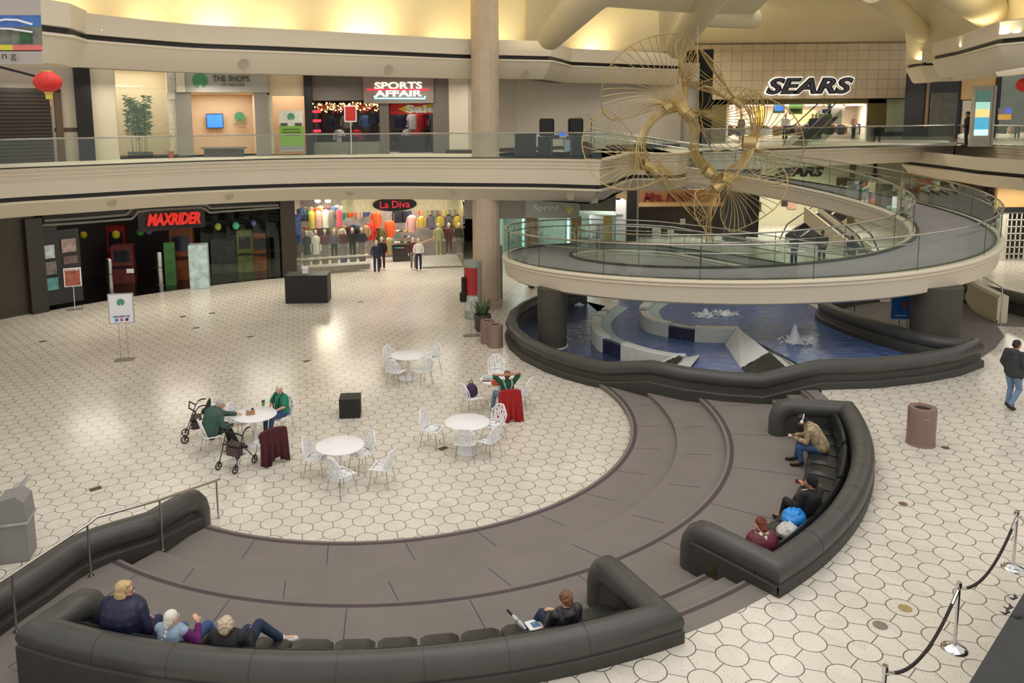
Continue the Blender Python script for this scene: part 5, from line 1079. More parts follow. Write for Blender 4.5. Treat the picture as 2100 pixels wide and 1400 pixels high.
for k in range(8):
    p, a = onwall(LW, 612 + k * 19, 532, -.35); t = thing('handbag', ['cream handbag at the left end', 'pale pink handbag, second from the left', 'grey handbag, third from the left', 'tan handbag, fourth from the left', 'beige handbag, fifth from the left', 'blue handbag, sixth from the left', 'grey green handbag, seventh from the left', 'dark red handbag at the right end'][k] + ' of the left clothes window shelf', 'handbag', (p.x, p.y, .46), a); lbox(t, 'body', (0, 0, .13), (.36, .14, .26), C('bag_%d_%d' % (bc[k][0], bc[k][1]), bc[k], .4), bev=.04); mb = MB(); mb.tube([(-.1, 0, .25), (-.08, 0, .38), (.08, 0, .38), (.1, 0, .25)], .012, 5); mb.build('handle', C('bag_%d_%d' % (bc[k][0], bc[k][1]), bc[k], .4), t, world=False)
q = frame(LW, 606, 760, 527, 533); mb = MB(); mb.box((0, .4, q[2] / 2), (q[1], .5, .06)); mb.v = [tuple(q[0] @ Vector(v)) for v in mb.v]; tag(mb.build('window_shelf', C('white_shelf', (190, 186, 176))), 'low pale shelf of handbags in the left clothes window', 'shelf')
p, a = onwall(LW, 614, 470, -.5); mb = MB(); mb.box((p.x, p.y, p.z + .1), (.42, .03, 1.5), rz=a); tag(mb.build('poster', C('blue_poster', (52, 76, 150), .5, var=.6, scale=3)), 'tall blue poster at the left end of the clothes window', 'poster')
for x, lab in ((655, 'bright warm ceiling lamp left inside the clothes shop'), (676, 'small bright ceiling lamp beside the warm one in the clothes shop'), (934, 'round white lamp at the top of the right clothes window'), (957, 'round white lamp close to the concrete column')):
    p, a = onwall(LW, x, 409, -.6); mb = MB(); mb.ell(p, (.16, .16, .1), 10, 6); tag(mb.build('ceiling_light', C('lamp_glow', (255, 244, 220), .3, var=0, emit=9, ecol=(255, 236, 190))), lab, 'ceiling light')
    l = bpy.data.lights.new('shop_lamp', 'POINT'); l.energy = 40; l.color = (1, .85, .6); l.shadow_soft_size = .2; o = bpy.data.objects.new('shop_lamp', l); COL.objects.link(o); o.location = p + Vector((0, -.25, -.2))
# --- phone shop and cookie shop -----------------------------------------------
interior(LW, 1020, 1262, 440, 600, 5, C('mint_shop_wall', (150, 172, 158), .7, var=.15), C('pale_floor', (170, 160, 140), .3), 'wall_lower.016', 120, (.95, 1, .95), label='pale green interior of the phone shop')
t, wd, h = wallthing('shop_sign', 'grey board with a white Sprint word and a yellow fan mark', 'sign', LW, 1078, 1188, 408, 446, .2); lbox(t, 'board', (0, 0, h / 2), (wd, .1, h), C('blue_grey_board', (132, 132, 126), .6, var=.02))
text('lettering', 'Sprint', t.matrix_basis @ Matrix.Translation((-.3, -.08, h * .52)), 1.35, .42, C('pale_letter', (188, 190, 188), .5, var=0), t)
mb = MB()
for k in range(5): a = math.radians(-60 + 30 * k); mb.add([(.75, -.08, h * .5), (.75 + .32 * math.cos(a) - .02, -.08, h * .5 + .3 * math.sin(a) - .02), (.75 + .34 * math.cos(a + .2), -.08, h * .5 + .3 * math.sin(a + .2))], [(0, 1, 2)])
mb.build('fan_mark', C('sprint_yellow', (206, 190, 60), .5), t, world=False)
for k, (x, w_, c) in enumerate(((1090, 12, (150, 120, 60)), (1180, 10, (156, 120, 56)), (1243, 8, (190, 160, 70)))): wall_panel('trim_2%d' % k, LW, x - w_, x + w_, 446, 520, C('amber_post_%d' % k, c), -.5, .1)
for k, x in enumerate((1072, 1163)):
    p, a = onwall(LW, x, 470, -.8); mb = MB(); mb.box((p.x, p.y, 2.0), (.12, .06, 2.0), rz=a); tag(mb.build('light_strip', C('cyan_strip', (200, 250, 245), .3, var=0, emit=1.2, ecol=(190, 255, 250))), 'upright glowing %s strip in the phone shop' % ('left' if k == 0 else 'right'), 'light strip')
p = pz(1245, 470, 44); t = thing('display_kiosk', 'white display kiosk with shelves beside the tan pier', 'kiosk', (p.x, p.y, .01)); lbox(t, 'body', (0, 0, 1.7), (1.9, 1.0, 3.4), C('kiosk_white', (214, 212, 216), .5, var=.04)); lbox(t, 'shelf', (-.4, -.52, 2.6), (.75, .06, .05), GREY); lbox(t, 'shelf', (.5, -.52, 2.6), (.6, .06, .05), GREY); lbox(t, 'lamp', (-.3, -.3, 3.46), (.5, .2, .1), BLACK); lbox(t, 'lamp', (.5, -.3, 3.46), (.3, .2, .1), BLACK)
q = frame(LF, 1315, 1420, 393, 412); t = thing('shop_sign', 'dark red script lettering Mrs. Fields on the peach band', 'sign', M=q[0] @ Matrix.Translation((0, -.2, 0))); text('lettering', 'Mrs. Fields', t.matrix_basis @ Matrix.Translation((0, 0, q[2] / 2)), q[1] * .95, q[2] * .95, C('script_red', (128, 26, 24), .5, var=0), t, bold=.04, shear=.3)
for k, (x, y, w_, h_, c, lab) in enumerate(((1346, 478, .5, .7, (200, 196, 188), 'white menu stand left in the cookie shop'), (1375, 480, .35, .5, (200, 196, 188), 'small white counter display in the middle of the cookie shop'), (1400, 455, .3, .35, (170, 160, 150), 'framed picture on the dark cookie shop wall'))):
    p = pz(x, y, 46.8); mb = MB(); mb.box(p, (w_, .1, h_)); tag(mb.build('menu_board', C('menu_%d' % k, c)), lab, 'board')
# --- department store ----------------------------------------------------------
M_, wd, h = interior(SE, 1488, 1778, 213, 292, 9, C('store_white_wall', (230, 220, 200), .8, var=.06, scale=.5), C('store_floor', (190, 180, 160), .2), 'wall_far.005', 900, (1, .95, .86), label='bright interior of the department store')
t, wd, h = wallthing('shop_sign', 'large black outlined SEARS letters glowing white on the stone tile wall', 'sign', SE, 1562, 1739, 160, 194, .75)
text('glow_outline', 'SEARS', t.matrix_basis @ Matrix.Translation((0, .06, h / 2)), wd * 1.03, h * 1.12, C('sign_white_glow', (250, 248, 240), .4, var=0, emit=.8), t, ext=.03, shear=.28, bold=.075)
text('lettering', 'SEARS', t.matrix_basis @ Matrix.Translation((0, 0, h / 2)), wd, h, C('sign_black', (22, 22, 30), .4, var=0), t, ext=.05, shear=.28, bold=.05)
text('inner_line', 'SEARS', t.matrix_basis @ Matrix.Translation((0, -.06, h / 2)), wd * .975, h * .88, C('sign_inline', (104, 104, 110), .4, var=0), t, ext=.005, shear=.28, bold=-.018)
text('inner_core', 'SEARS', t.matrix_basis @ Matrix.Translation((0, -.07, h / 2)), wd * .972, h * .86, C('sign_black', (22, 22, 30), .4, var=0), t, ext=.005, shear=.28, bold=-.034)
t, wd, h = wallthing('shop_sign', 'dark SEARS letters on the pale lower wall seen through the ramp glass', 'sign', LG, 1590, 1688, 343, 362, .1)
text('lettering', 'SEARS', t.matrix_basis @ Matrix.Translation((0, 0, h / 2)), wd, h, C('sign_black', (22, 22, 30), .4, var=0), t, ext=.05, shear=.28, bold=.03)
SEi = ('p', (0, 53), (0, 1))
def hang(nm, lab, cat, s, a, b, c, d, col, txt=None, tcol=None, emit=0):
    t, wd, h = wallthing(nm, lab, cat, s, a, b, c, d); lbox(t, 'panel', (0, 0, h / 2), (wd, .04, h), C('pan_%d_%d_%d' % col, col, .5, var=.05, emit=emit))
    if txt: text('lettering', txt, t.matrix_basis @ Matrix.Translation((0, -.04, h * .42)), wd * .75, h * .28, tcol or BLACK, t, bold=.02)
    return t
hang('hanging_banner', 'green hanging banner reading EVENT at the store entrance', 'banner', SEi, 1618, 1646, 214, 234, (86, 122, 56), 'EVENT'); hang('hanging_banner', 'lower green banner reading EVENT right of the dark post', 'banner', SEi, 1682, 1706, 234, 254, (62, 102, 34), 'EVENT')
hang('hanging_banner', 'small green banner around the blue store screen', 'banner', SEi, 1586, 1609, 214, 232, (86, 112, 56)); hang('hanging_banner', 'white hanging banner right of the dark post in the store', 'banner', SEi, 1706, 1732, 217, 238, (206, 204, 196))
hang('store_screen', 'bright blue screen above the store aisle', 'screen', ('p', (0, 52.8), (0, 1)), 1590, 1607, 216, 227, (70, 120, 240), emit=1.2); hang('store_screen', 'small dark blue screen beside the dark post in the store', 'screen', ('p', (0, 52.8), (0, 1)), 1686, 1698, 224, 232, (40, 50, 90), emit=.3)
wall_panel('column.002', SEi, 1698, 1704, 213, 250, BLACK, 0, .2); wall_panel('wall_far.006', ('p', (0, 57), (0, 1)), 1630, 1672, 226, 250, C('orange_wall', (236, 176, 100), .7), 0, .1); wall_panel('wall_far.007', ('p', (0, 56), (0, 1)), 1548, 1566, 210, 290, C('amber_pillar', (220, 160, 60), .7), 0, .1)
cn = ['black', 'navy', 'white', 'grey', 'tan', 'black', 'rose', 'olive']
for k in range(40):
    x = 1492 + (k * 61) % 280; d = 53.2 + (k * 7) % 5; p = pz(x, 270, d); mb = MB(); garment(mb, p.x, p.y, ZU + .3 + .5 * ((k * 3) % 3), .5, .7); o = mb.build('display_shirt', mc(cn[k % 8]), smooth=True); tag(o, 'garments crowding the racks inside the bright department store', 'garment', 'garments on the department store racks')
for k, x in enumerate((1610, 1672, 1665, 1680, 1520, 1750)):
    p = pz(x, 270, 52.4); mannequin((p.x, p.y, ZU), .1 * k, mc(('white', 'black', 'denim', 'tan', 'grey', 'rose')[k]), mc('black'), ['white topped mannequin in front of the amber store wall', 'black clad mannequin beside the lower green banner', 'blue clad mannequin left of the black clad one', 'tan clad mannequin right beneath the lower green banner', 'grey clad mannequin at the far left of the store entrance', 'rose topped mannequin at the far right of the store entrance'][k])
for k in range(7):
    p = pz(1500 + k * 42, 216, 54 + (k % 3)); mb = MB(); mb.box((p.x, p.y, p.z), (1.0, .5, .05)); tag(mb.build('ceiling_light', C('store_lamp', (255, 246, 230), .3, var=0, emit=4)), 'lit ceiling panel inside the department store entrance', 'ceiling light', 'ceiling panels of the department store')
# posters on the lower far walls
for a, b, c, d, col, lab in ((1524, 1535, 392, 430, (130, 60, 40), 'narrow red poster beside the slate pillar'), (1536, 1554, 392, 415, (96, 150, 140), 'teal poster seen through the sculpture'), (1536, 1560, 415, 434, (60, 54, 46), 'dark poster under the teal one'), (1714, 1746, 364, 380, (92, 60, 48), 'brown poster on the pale wall beneath the far bridge'), (1760, 1772, 364, 382, (150, 190, 196), 'pale blue notice right of the brown poster'), (1602, 1614, 406, 422, (40, 36, 34), 'small black poster under the ramp'), (1614, 1632, 406, 428, (190, 150, 130), 'small red and white poster under the ramp')):
    q = frame(LG, a, b, c, d); mb = MB(); mb.box((0, -.1, q[2] / 2), (q[1], .04, q[2])); mb.v = [tuple(q[0] @ Vector(v)) for v in mb.v]; tag(mb.build('poster', C('lp_%d_%d' % (col[0], col[2]), col, .5, var=.3, scale=3)), lab, 'poster')
for a, b, c, d, lab in ((1855, 1866, 378, 405, 'narrow framed notice left of the pair on the tan wall'), (1871, 1880, 383, 408, 'narrow framed notice right of the pair on the tan wall')):
    q = frame(RL, a, b, c, d); mb = MB(); mb.box((0, -.1, q[2] / 2), (q[1], .05, q[2])); mb.v = [tuple(q[0] @ Vector(v)) for v in mb.v]; tag(mb.build('notice_frame', C('notice_brown', (104, 70, 50), .5, var=.3)), lab, 'notice')
# grille gates
def grille(s, a, b, c, d, lab, nx, nz, ma):
    t, wd, h = wallthing('grille_gate', lab, 'gate', s, a, b, c, d)
    mb = MB()
    for i in range(nx + 1): mb.box((-wd / 2 + i * wd / nx, 0, h / 2), (.05, .04, h))
    for i in range(nz + 1): mb.box((0, 0, i * h / nz), (wd, .04, .05))
    mb.build('bars', ma, t, world=False); return t
grille(('p', (0, 38.5), (0, 1)), 2062, 2160, 436, 548, 'white folding grille gate closing the shop at the right edge', 10, 8, C('gate_white', (190, 186, 172), .5))
wall_panel('trim_30', ('p', (0, 38.6), (0, 1)), 2045, 2062, 434, 550, C('gate_white', (190, 186, 172), .5), .1, .2)
grille(RL, 1935, 1995, 398, 455, 'dark grille gate seen through the upper ramp glass', 10, 5, C('gate_grey', (120, 122, 112), .5))
# directory kiosk, right upper
p = pz(2007, 300, 39.6); t = thing('directory_kiosk', 'tall lit directory kiosk with a colourful screen on the upper walkway', 'kiosk', (p.x, p.y, ZU), -.12)
lbox(t, 'casing', (0, 0, 1.5), (.85, .35, 3.0), C('kiosk_grey', (176, 172, 160), .4)); lbox(t, 'side_frame', (.55, .1, 1.5), (.12, .4, 3.0), C('kiosk_grey', (176, 172, 160), .4))
for z0, z1, c in ((.55, .85, (200, 240, 235)), (.85, 1.45, (70, 160, 190)), (1.45, 1.85, (240, 200, 130)), (1.85, 2.2, (150, 200, 180)), (2.2, 2.75, (60, 96, 84))): lbox(t, 'screen', (-.03, -.19, (z0 + z1) / 2), (.66, .02, z1 - z0), C('kscreen_%d' % c[0], c, .3, var=.3, scale=3, emit=.9, ecol=c))
q = frame(('p', (0, 42), (0, 1)), 2047, 2074, 221, 246); t = thing('wall_display', 'small display with four coloured squares behind the right shop glass', 'display', M=q[0])
for k, c in enumerate(((200, 160, 80), (206, 150, 60), (110, 100, 110), (90, 110, 220))): lbox(t, 'square', ((-.25, .25)[k % 2] * q[1], 0, q[2] * (.25, .75)[k // 2]), (q[1] * .46, .05, q[2] * .46), C('dsq_%d' % k, c, .4, var=0, emit=.5))
# loudspeakers and sound gear on the upper walkway
def onslab(x, d): v = ray(x, 300); return Vector((v.x * d / v.y, d, ZU + .005))
for k, (x, w_, h_, d, lab) in enumerate(((1068, .5, .95, 33.8, 'left one of the pair of dark boxes by the balustrade'), (1087, .5, 1.0, 33.9, 'right one of the pair of dark boxes by the balustrade'))):
    o = onslab(x, d); t = thing('speaker_box', lab, 'speaker', tuple(o)); lbox(t, 'cabinet', (0, 0, h_ / 2), (w_, .45, h_), C('speaker_brown', (64, 58, 50), .6), bev=.01); lbox(t, 'grille_cloth', (0, -.23, h_ / 2), (w_ * .88, .02, h_ * .9), C('speaker_cloth', (54, 50, 44), .9))
for k, (x, d, lab) in enumerate(((1121, 34.2, 'tall black loudspeaker left of the sound desk'), (1180, 34.2, 'tall black loudspeaker right of the sound desk'))):
    o = onslab(x, d); t = thing('loudspeaker', lab, 'speaker', tuple(o)); mb = MB(); mb.box((0, 0, 1.2), (.62, .5, .75), bev=.06); mb.build('cabinet', BLACK, t, world=False); lbox(t, 'subwoofer', (-.06, 0, .4), (.6, .55, .8), C('sub_black', (22, 20, 20), .6)); mb = MB(); mb.cyl((0, 0, .78), (0, 0, .9), .03, 6); mb.build('pole', BLACK, t, world=False)
o = onslab(1150, 34.0); t = thing('sound_desk', 'cluttered sound desk with a small blue screen between the loudspeakers', 'desk', tuple(o)); lbox(t, 'table_top', (0, 0, .72), (.95, .5, .05), C('desk_grey', (90, 88, 84))); lbox(t, 'screen', (.05, -.1, .92), (.32, .03, .2), C('desk_screen', (50, 110, 220), .3, var=0, emit=.6)); lbox(t, 'mixer', (-.25, 0, .8), (.35, .3, .12), BLACK); lbox(t, 'drawer', (.25, -.05, .42), (.25, .35, .5), C('pale_blue_box', (150, 170, 176)))
for s_ in (-1, 1):
    mb = MB(); mb.box((s_ * .42, 0, .36), (.05, .4, .72)); mb.build('leg', C('desk_grey', (90, 88, 84)), t, world=False)
o = onslab(1204, 34.4); mb = MB(); mb.lathe(o, [(.2, 0), (.25, .3), (.2, .55)], 14); tag(mb.build('drum', C('brown_drum', (92, 66, 54)), smooth=40), 'squat brown barrel beside the right loudspeaker', 'barrel')
o = onslab(1212, 35.5); t = thing('microphone_stand', 'thin microphone stand in front of the pale service door', 'stand', tuple(o)); mb = MB(); mb.cyl((0, 0, 0), (0, 0, 1.45), .015, 6); mb.lathe((0, 0, 0), [(.16, 0), (.16, .02)], 12); mb.build('pole', BLACK, t, world=False); mb = MB(); mb.ell((.03, 0, 1.5), (.07, .06, .05), 8, 5); mb.build('microphone', BLACK, t, world=False)
# hanging banner and red lantern at the upper left
p0 = pz(86, -30, 13.5); pl = pz(-120, -30, 13.5); t = thing('hanging_banner', 'large hanging banner with a building picture and letters o n g', 'banner', tuple(pz(-10, 134, 13.5)))
def bq(xa, xb, ya, yb, ma, nm, off=0, lab=None):
    A = [pz(xa, ya, 13.5 - off), pz(xb, ya + (.0), 13.5 - off), pz(xb + (5 if xb > 50 else 0) * (yb - ya) / 140, yb, 13.5 - off), pz(xa, yb, 13.5 - off)]
    B = [v + Vector((0, .03, 0)) for v in A]; mb = MB(); mb.add(A + B, [(3, 2, 1, 0), (4, 5, 6, 7), (0, 1, 5, 4), (1, 2, 6, 5), (2, 3, 7, 6), (3, 0, 4, 7)]); return mb.build(nm, ma, t)
bq(-120, 80, -30, 31, C('banner_pale', (176, 168, 158), .7, var=.02), 'cloth'); bq(-120, 86, 103, 132, C('banner_pale', (176, 168, 158), .7, var=.02), 'cloth')
bq(-120, 82, 31, 55, C('banner_sky', (70, 110, 175), .6, var=.35, scale=4), 'picture'); bq(-120, 84, 55, 92, C('banner_photo', (110, 112, 100), .6, var=.5, scale=6), 'picture')
bq(-120, 26, 92, 105, C('banner_yellow', (216, 206, 60), .6, var=.02), 'stripe'); bq(26, 85, 92, 105, C('banner_coral', (224, 116, 110), .6, var=.02), 'stripe')
bq(40, 64, 62, 88, C('banner_green', (50, 90, 50), .6, var=.4, scale=8), 'picture', .02); A = [pz(x, y, 13.46) for x, y in ((-20, 46), (10, 40), (35, 41), (66, 50))]; mb = MB(); mb.tube(A, .02, 5); mb.build('picture', WHITE, t); A = [pz(x, y, 13.46) for x, y in ((-20, 58), (20, 59), (66, 66))]; mb = MB(); mb.tube(A, .018, 5); mb.build('picture', WHITE, t)
pm = pz(8, 118, 13.44); text('lettering', 'o n g', Matrix.Translation(pm), .40, .11, C('banner_ink', (60, 58, 56), .6, var=0), t, ext=.004)
mb = MB(); mb.cyl(pz(-60, 122, 13.6), pz(72, 156, 13.6), .022, 6); tag(mb.build('banner_pole', BLACK), 'slanting black rod under the hanging banner', 'rod')
t = thing('red_lantern', 'round red paper lantern with a yellow tag at the upper left', 'lantern', tuple(pz(98, 168, 13.4))); R_ = .21
mb = MB(); n = 20; prof = []
vs = []
for j in range(11):
    ph = PI * j / 10
    for i in range(n * 2):
        a = 2 * PI * i / (n * 2); rr = R_ * math.sin(ph) * (1.05 if i % 4 else .97); vs.append((rr * math.cos(a), rr * math.sin(a), -R_ * .83 * math.cos(ph)))
mb.add(vs, [(j * 40 + i, j * 40 + (i + 1) % 40, (j + 1) * 40 + (i + 1) % 40, (j + 1) * 40 + i) for j in range(10) for i in range(40)]); mb.build('paper_body', C('lantern_red', (214, 48, 36), .5, var=.08), t, world=False, smooth=True)
GOLDP = C('lantern_gold', (222, 176, 80), .45)
for z in (-.17, .17): mb = MB(); mb.lathe((0, 0, z - .02), [(.07, 0), (.07, .04)], 14); mb.build('cap', GOLDP, t, world=False)
lbox(t, 'paper_tag', (0, 0, -.23), (.11, .01, .1), C('tag_yellow', (222, 206, 80))); mb = MB(); mb.cyl((.01, 0, -.28), (.02, 0, -.40), .008, 5); mb.build('tassel', GOLDP, t, world=False)
t = thing('red_lantern', 'red paper lantern at the right edge of the upper floor', 'lantern', tuple(pz(2103, 174, 30))); mb = MB(); mb.ell((0, 0, 0), (.32, .32, .27), 20, 12); mb.build('paper_body', C('lantern_red', (214, 48, 36), .5, var=.08), t, world=False, smooth=True)

mb = MB(); Q = [hit(LW, lerp(84, 580, i / 16), 500) for i in range(17)]; mb.strip([[Vector((q.x * .996, q.y * .996, .012)), Vector((q.x * 1.2, q.y * 1.2, .012))] for q in Q]); struct(mb, 'floor.004', C('glossy_black_floor', (10, 10, 10), .06, var=0), label='glossy black floor of the arcade')
sc_ = ['rose', 'grey', 'white', 'denim', 'mustard', 'maroon', 'teal', 'khaki', 'black', 'orange', 'purple', 'tan']
for k in range(84):
    j = k // 28; i = k % 28; x = 612 + i * 5.4 if j < 2 else 868 + i * 3
    p, a = onwall(LW, x, (452, 488, 470)[j], -1.5 - (i % 3) * .35); zz = (2.6, 1.5, 2.0 + .5 * (i % 2))[j]; mb = MB(); garment(mb, p.x, p.y, zz + .12 * (i % 2), .34, .62); tag(mb.build('rack_shirt', mc(sc_[(k * 5) % 12]), smooth=True), ('tops crowded on the rear racks of the left clothes window' if j < 2 else 'tops crowded on the rear racks of the right clothes window'), 'shirt', ('rear rack tops, left clothes window' if j < 2 else 'rear rack tops, right clothes window'))
# ================================================================ COURT FURNITURE
def chair_proto():
    t = thing('cafe_chair', 'x', 'chair')
    # shell with branch-like openings: seat and back, built as a net of ribs inside a rim
    def back(u, v):   # u -1..1, v 0..1
        w_ = .215 + .035 * math.sin(PI * min(1, v * 1.05)) - .09 * max(0, v - .6) / .4
        return Vector((u * w_, -.19 - .12 * v - .05 * (1 - u * u) * 1 + .05, .47 + .40 * v - .03 * abs(u)**3 * v))
    def seat(u, v):   # v 0 back .. 1 front
        w_ = .20 + .05 * math.sin(PI * .5 * v + .5)
        return Vector((u * w_, -.20 + .42 * v, .455 - .02 * (1 - u * u) - .03 * max(0, v - .8) * 5 * .6))
    rnd = random.Random(3)
    def net(fn, m, nm, cols=6, rows=5):
        mb = MB(); P = {}
        for i in range(cols + 1):
            for j in range(rows + 1):
                u = -1 + 2 * i / cols; v = j / rows
                if 0 < i < cols: u += rnd.uniform(-.09, .09)
                if 0 < j < rows: v += rnd.uniform(-.05, .05)
                P[i, j] = fn(u, v)
        rim = [P[i, 0] for i in range(cols + 1)] + [P[cols, j] for j in range(1, rows + 1)] + [P[i, rows] for i in range(cols - 1, -1, -1)] + [P[0, j] for j in range(rows - 1, 0, -1)]
        mb.tube(rim, .017, 5, closed=True)
        for i in range(1, cols):
            mb.tube([P[i + ((j % 2) if i < cols / 2 else -(j % 2)) * (1 if 0 < i < cols else 0) * (0 if rnd.random() < .35 else 1) if 0 < j < rows else i, j] for j in range(rows + 1)], .0155, 4)
            mb.tube([P[i, j] for j in range(rows + 1)], .0155, 4)
        for j in range(1, rows):
            for i in range(cols):
                if rnd.random() < .35: mb.tube([P[i, j], P[i + 1, min(rows, j + 1)]], .0145, 4)
        return mb.build(nm, m, t, world=False)
    net(back, WHITE, 'backrest'); net(seat, WHITE, 'seat', 6, 5)
    for sx in (-1, 1):
        for sy, yy in ((1, .2), (-1, -.2)):
            mb = MB(); mb.tube([(sx * .17, yy * .8, .45), (sx * .24, yy * 1.15, 0)], .0095, 6); mb.build('leg', STEEL, t, world=False)
    mb = MB(); mb.tube([(-.17, .16, .445), (.17, .16, .445), (.17, -.16, .445), (-.17, -.16, .445)], .009, 5, closed=True); mb.build('seat_frame', STEEL, t, world=False)
    return t
def table_at(x, y, label, r=.54):
    p = at(x, y, .75)
    t = thing('cafe_table', label, 'table', (p.x, p.y, 0), group='round white cafe tables')
    mb = MB(); mb.lathe((0, 0, .725), [(r - .02, 0), (r, .008), (r, .02), (r - .01, .026)], 48); mb.build('tabletop', WHITE, t, world=False, smooth=40)
    mb = MB(); mb.lathe((0, 0, 0), [(.30, 0), (.30, .012), (.22, .03), (.07, .07), (.045, .14), (.035, .4), (.045, .6), (.09, .70), (.14, .725)], 32); mb.build('pedestal', WHITE, t, world=False, smooth=60)
    return t, p
TB = {}
for k, x, y, lab in ((1, 522, 849, 'round white table with a paper box and a green cup, two elders at it'), (2, 697, 912, 'round white empty table nearest the camera'), (3, 958, 864, 'round white empty table just left of the red coated chair'), (4, 837, 727, 'round white empty table farthest back, left of the bins'), (5, 1024, 777, 'round white table where the person with raised arms sits')): TB[k] = table_at(x, y, lab)
proto = chair_proto(); used = False
def chair(k, deg, dist, label, turn=0, pull=0):
    """chair beside table k at the compass angle deg (0 = image right, 90 = away), facing the table"""
    global used
    p = TB[k][1]; a = math.radians(deg); loc = Vector((p.x + dist * math.cos(a), p.y + dist * math.sin(a), 0)); rz = a + PI / 2 + math.radians(turn)
    return chair_xy(loc, rz, label)
def chair_xy(loc, rz, label):
    global used
    M = T(loc, rz); g = 'white openwork cafe chairs'
    if not used: proto.matrix_basis = M; proto['label'] = label; proto['group'] = g; used = True; return proto
    return dup(proto, M, label, g)
def chair_px(x, y, k, label, turn=0):
    s_ = at(x, y, .45); p = TB[k][1]; a = math.atan2(s_.y - p.y, s_.x - p.x); return chair_xy(Vector((s_.x, s_.y, 0)), a + PI / 2 + math.radians(turn), label)
chair_px(648, 936, 2, 'white openwork chair left of the nearest empty table'); chair_px(742, 925, 2, 'white openwork chair right of and behind the nearest empty table'); chair_px(700, 968, 2, 'white openwork chair in front of the nearest empty table, turned sideways', turn=-55); chair_px(783, 955, 2, 'white openwork chair pulled away to the right of the nearest empty table', turn=10)
chair_px(886, 878, 3, 'white openwork chair left of the table by the red coat'); chair_px(954, 905, 3, 'white openwork chair seen from behind in front of the table by the red coat'); chair_px(1001, 900, 3, 'white openwork chair right and in front of the table by the red coat'); chair_px(1012, 868, 3, 'white openwork chair touching the red coat, openwork back facing the camera', turn=0)
chair_px(806, 738, 4, 'white openwork chair left of the farthest empty table'); chair_px(884, 733, 4, 'white openwork chair right of the farthest empty table'); chair_px(812, 760, 4, 'white openwork chair front left of the farthest empty table'); chair_px(866, 758, 4, 'white openwork chair front right of the farthest empty table')
bagchair = chair_px(968, 813, 5, 'white openwork chair holding the purple bag', turn=-12); chair_px(1018, 760, 5, 'white openwork chair behind the table of the person with raised arms'); chair_px(1068, 803, 5, 'white openwork chair right of the person with raised arms'); cR = chair_px(1040, 822, 5, 'white openwork chair under the person with raised arms')
chair_px(492, 862, 1, 'white empty openwork chair behind the table with the paper box', turn=20); cA = chair_px(434, 890, 1, 'white openwork chair under the elder in the dark green sweater'); cB = chair_px(578, 852, 1, 'white openwork chair under the elder with suspenders'); cC = chair_px(549, 905, 1, 'white openwork chair with the burgundy coat over its back', turn=10)
# things on the tables
p = at(514, 849, .755); t = thing('tissue_box', 'brown cardboard box of papers on the table of the elders', 'box', tuple(p), .4)
CB_ = C('cardboard', (170, 130, 90)); lbox(t, 'box_body', (0, 0, .05), (.2, .13, .10), CB_); lbox(t, 'paper', (-.02, 0, .13), (.08, .02, .08), WHITE); lbox(t, 'paper', (.05, .01, .12), (.05, .02, .06), mc('maroon'))
p = at(540, 832, .755); t = thing('cup', 'green and black paper cup on the table of the elders', 'cup', tuple(p)); mb = MB(); mb.lathe((0, 0, 0), [(.03, 0), (.042, .12)], 14); mb.build('cup_body', C('cup_green', (96, 150, 60)), t, world=False, smooth=40); mb = MB(); mb.lathe((0, 0, .12), [(.045, 0), (.045, .015), (.036, .025)], 14); mb.build('lid', BLACK, t, world=False)
p = at(1001, 775, .755); t = thing('cushion_pouch', 'pale green patterned pouch lying on the table of the person with raised arms', 'pouch', tuple(p)); mb = MB(); mb.ell((0, 0, .03), (.16, .1, .035), 14, 7); mb.build('fabric', C('pale_green_fabric', (176, 196, 184), .8, var=.3, scale=20), t, world=False, smooth=True)
# purple bag on a chair
q = bagchair.matrix_basis.translation; t = thing('handbag', 'purple patterned bag sitting on the chair left of the person with raised arms', 'bag', (q.x - .02, q.y - .02, .475), .4)
mb = MB(); mb.lathe((0, 0, 0), [(.14, 0), (.19, .06), (.18, .2), (.12, .3), (.04, .36)], 16, sy=.7); mb.build('bag_body', mat('purple_patterned_cloth', (62, 38, 72), .7, var=.7, scale=18, bump=.5, bscale=14), t, world=False, smooth=True)
mb = MB(); mb.tube([(-.03, 0, .34), (-.05, 0, .42), (.02, 0, .44), (.05, 0, .35)], .014, 6); mb.build('bag_strap', mc('purple'), t, world=False)
# draped coats
def draped(name, label, c, ma, w_=.52, hb=.44, hf=.1, flare=.12):
    """cloth hanging over a chair back: local x across, y towards seat; ridge at z .87"""
    M = c.matrix_basis; t = thing(name, label, 'coat', M=M.copy()); mb = MB(); rows = []; N = 34; rnd = random.Random(5)
    for i in range(N + 1):
        u = -1 + 2 * i / N; f = math.cos(u * 14) * .028 + math.cos(u * 31) * .012; zb_ = hb - .25 * 0 + .05 * math.sin(u * 4); r = []
        x = u * w_ / 2
        r.append(Vector((x * .9, -.20 + f * .3, .55)))
        r.append(Vector((x * .95, -.26, .80))); r.append(Vector((x * .95, -.31, .895 - .05 * u * u))); r.append(Vector((x, -.35 + f * .3, .87 - .05 * u * u)))
        for k in range(1, 7):
            g = k / 6; r.append(Vector((x * (1 + flare * g), -.36 + f * g * 1.2 - .05 * g, lerp(.84, zb_ - (.12 if abs(u) > .3 else 0), g))))
        rows.append(r)
    mb.strip(rows); o = mb.build('cloth', ma, t, world=False, smooth=True); sol = o.modifiers.new('s', 'SOLIDIFY'); sol.thickness = .018; return t
draped('coat', 'burgundy velvet coat draped over the back of a white chair', cC, C('burgundy_velvet', (74, 20, 32), .75, var=.3, scale=9), hb=.16, w_=.66)
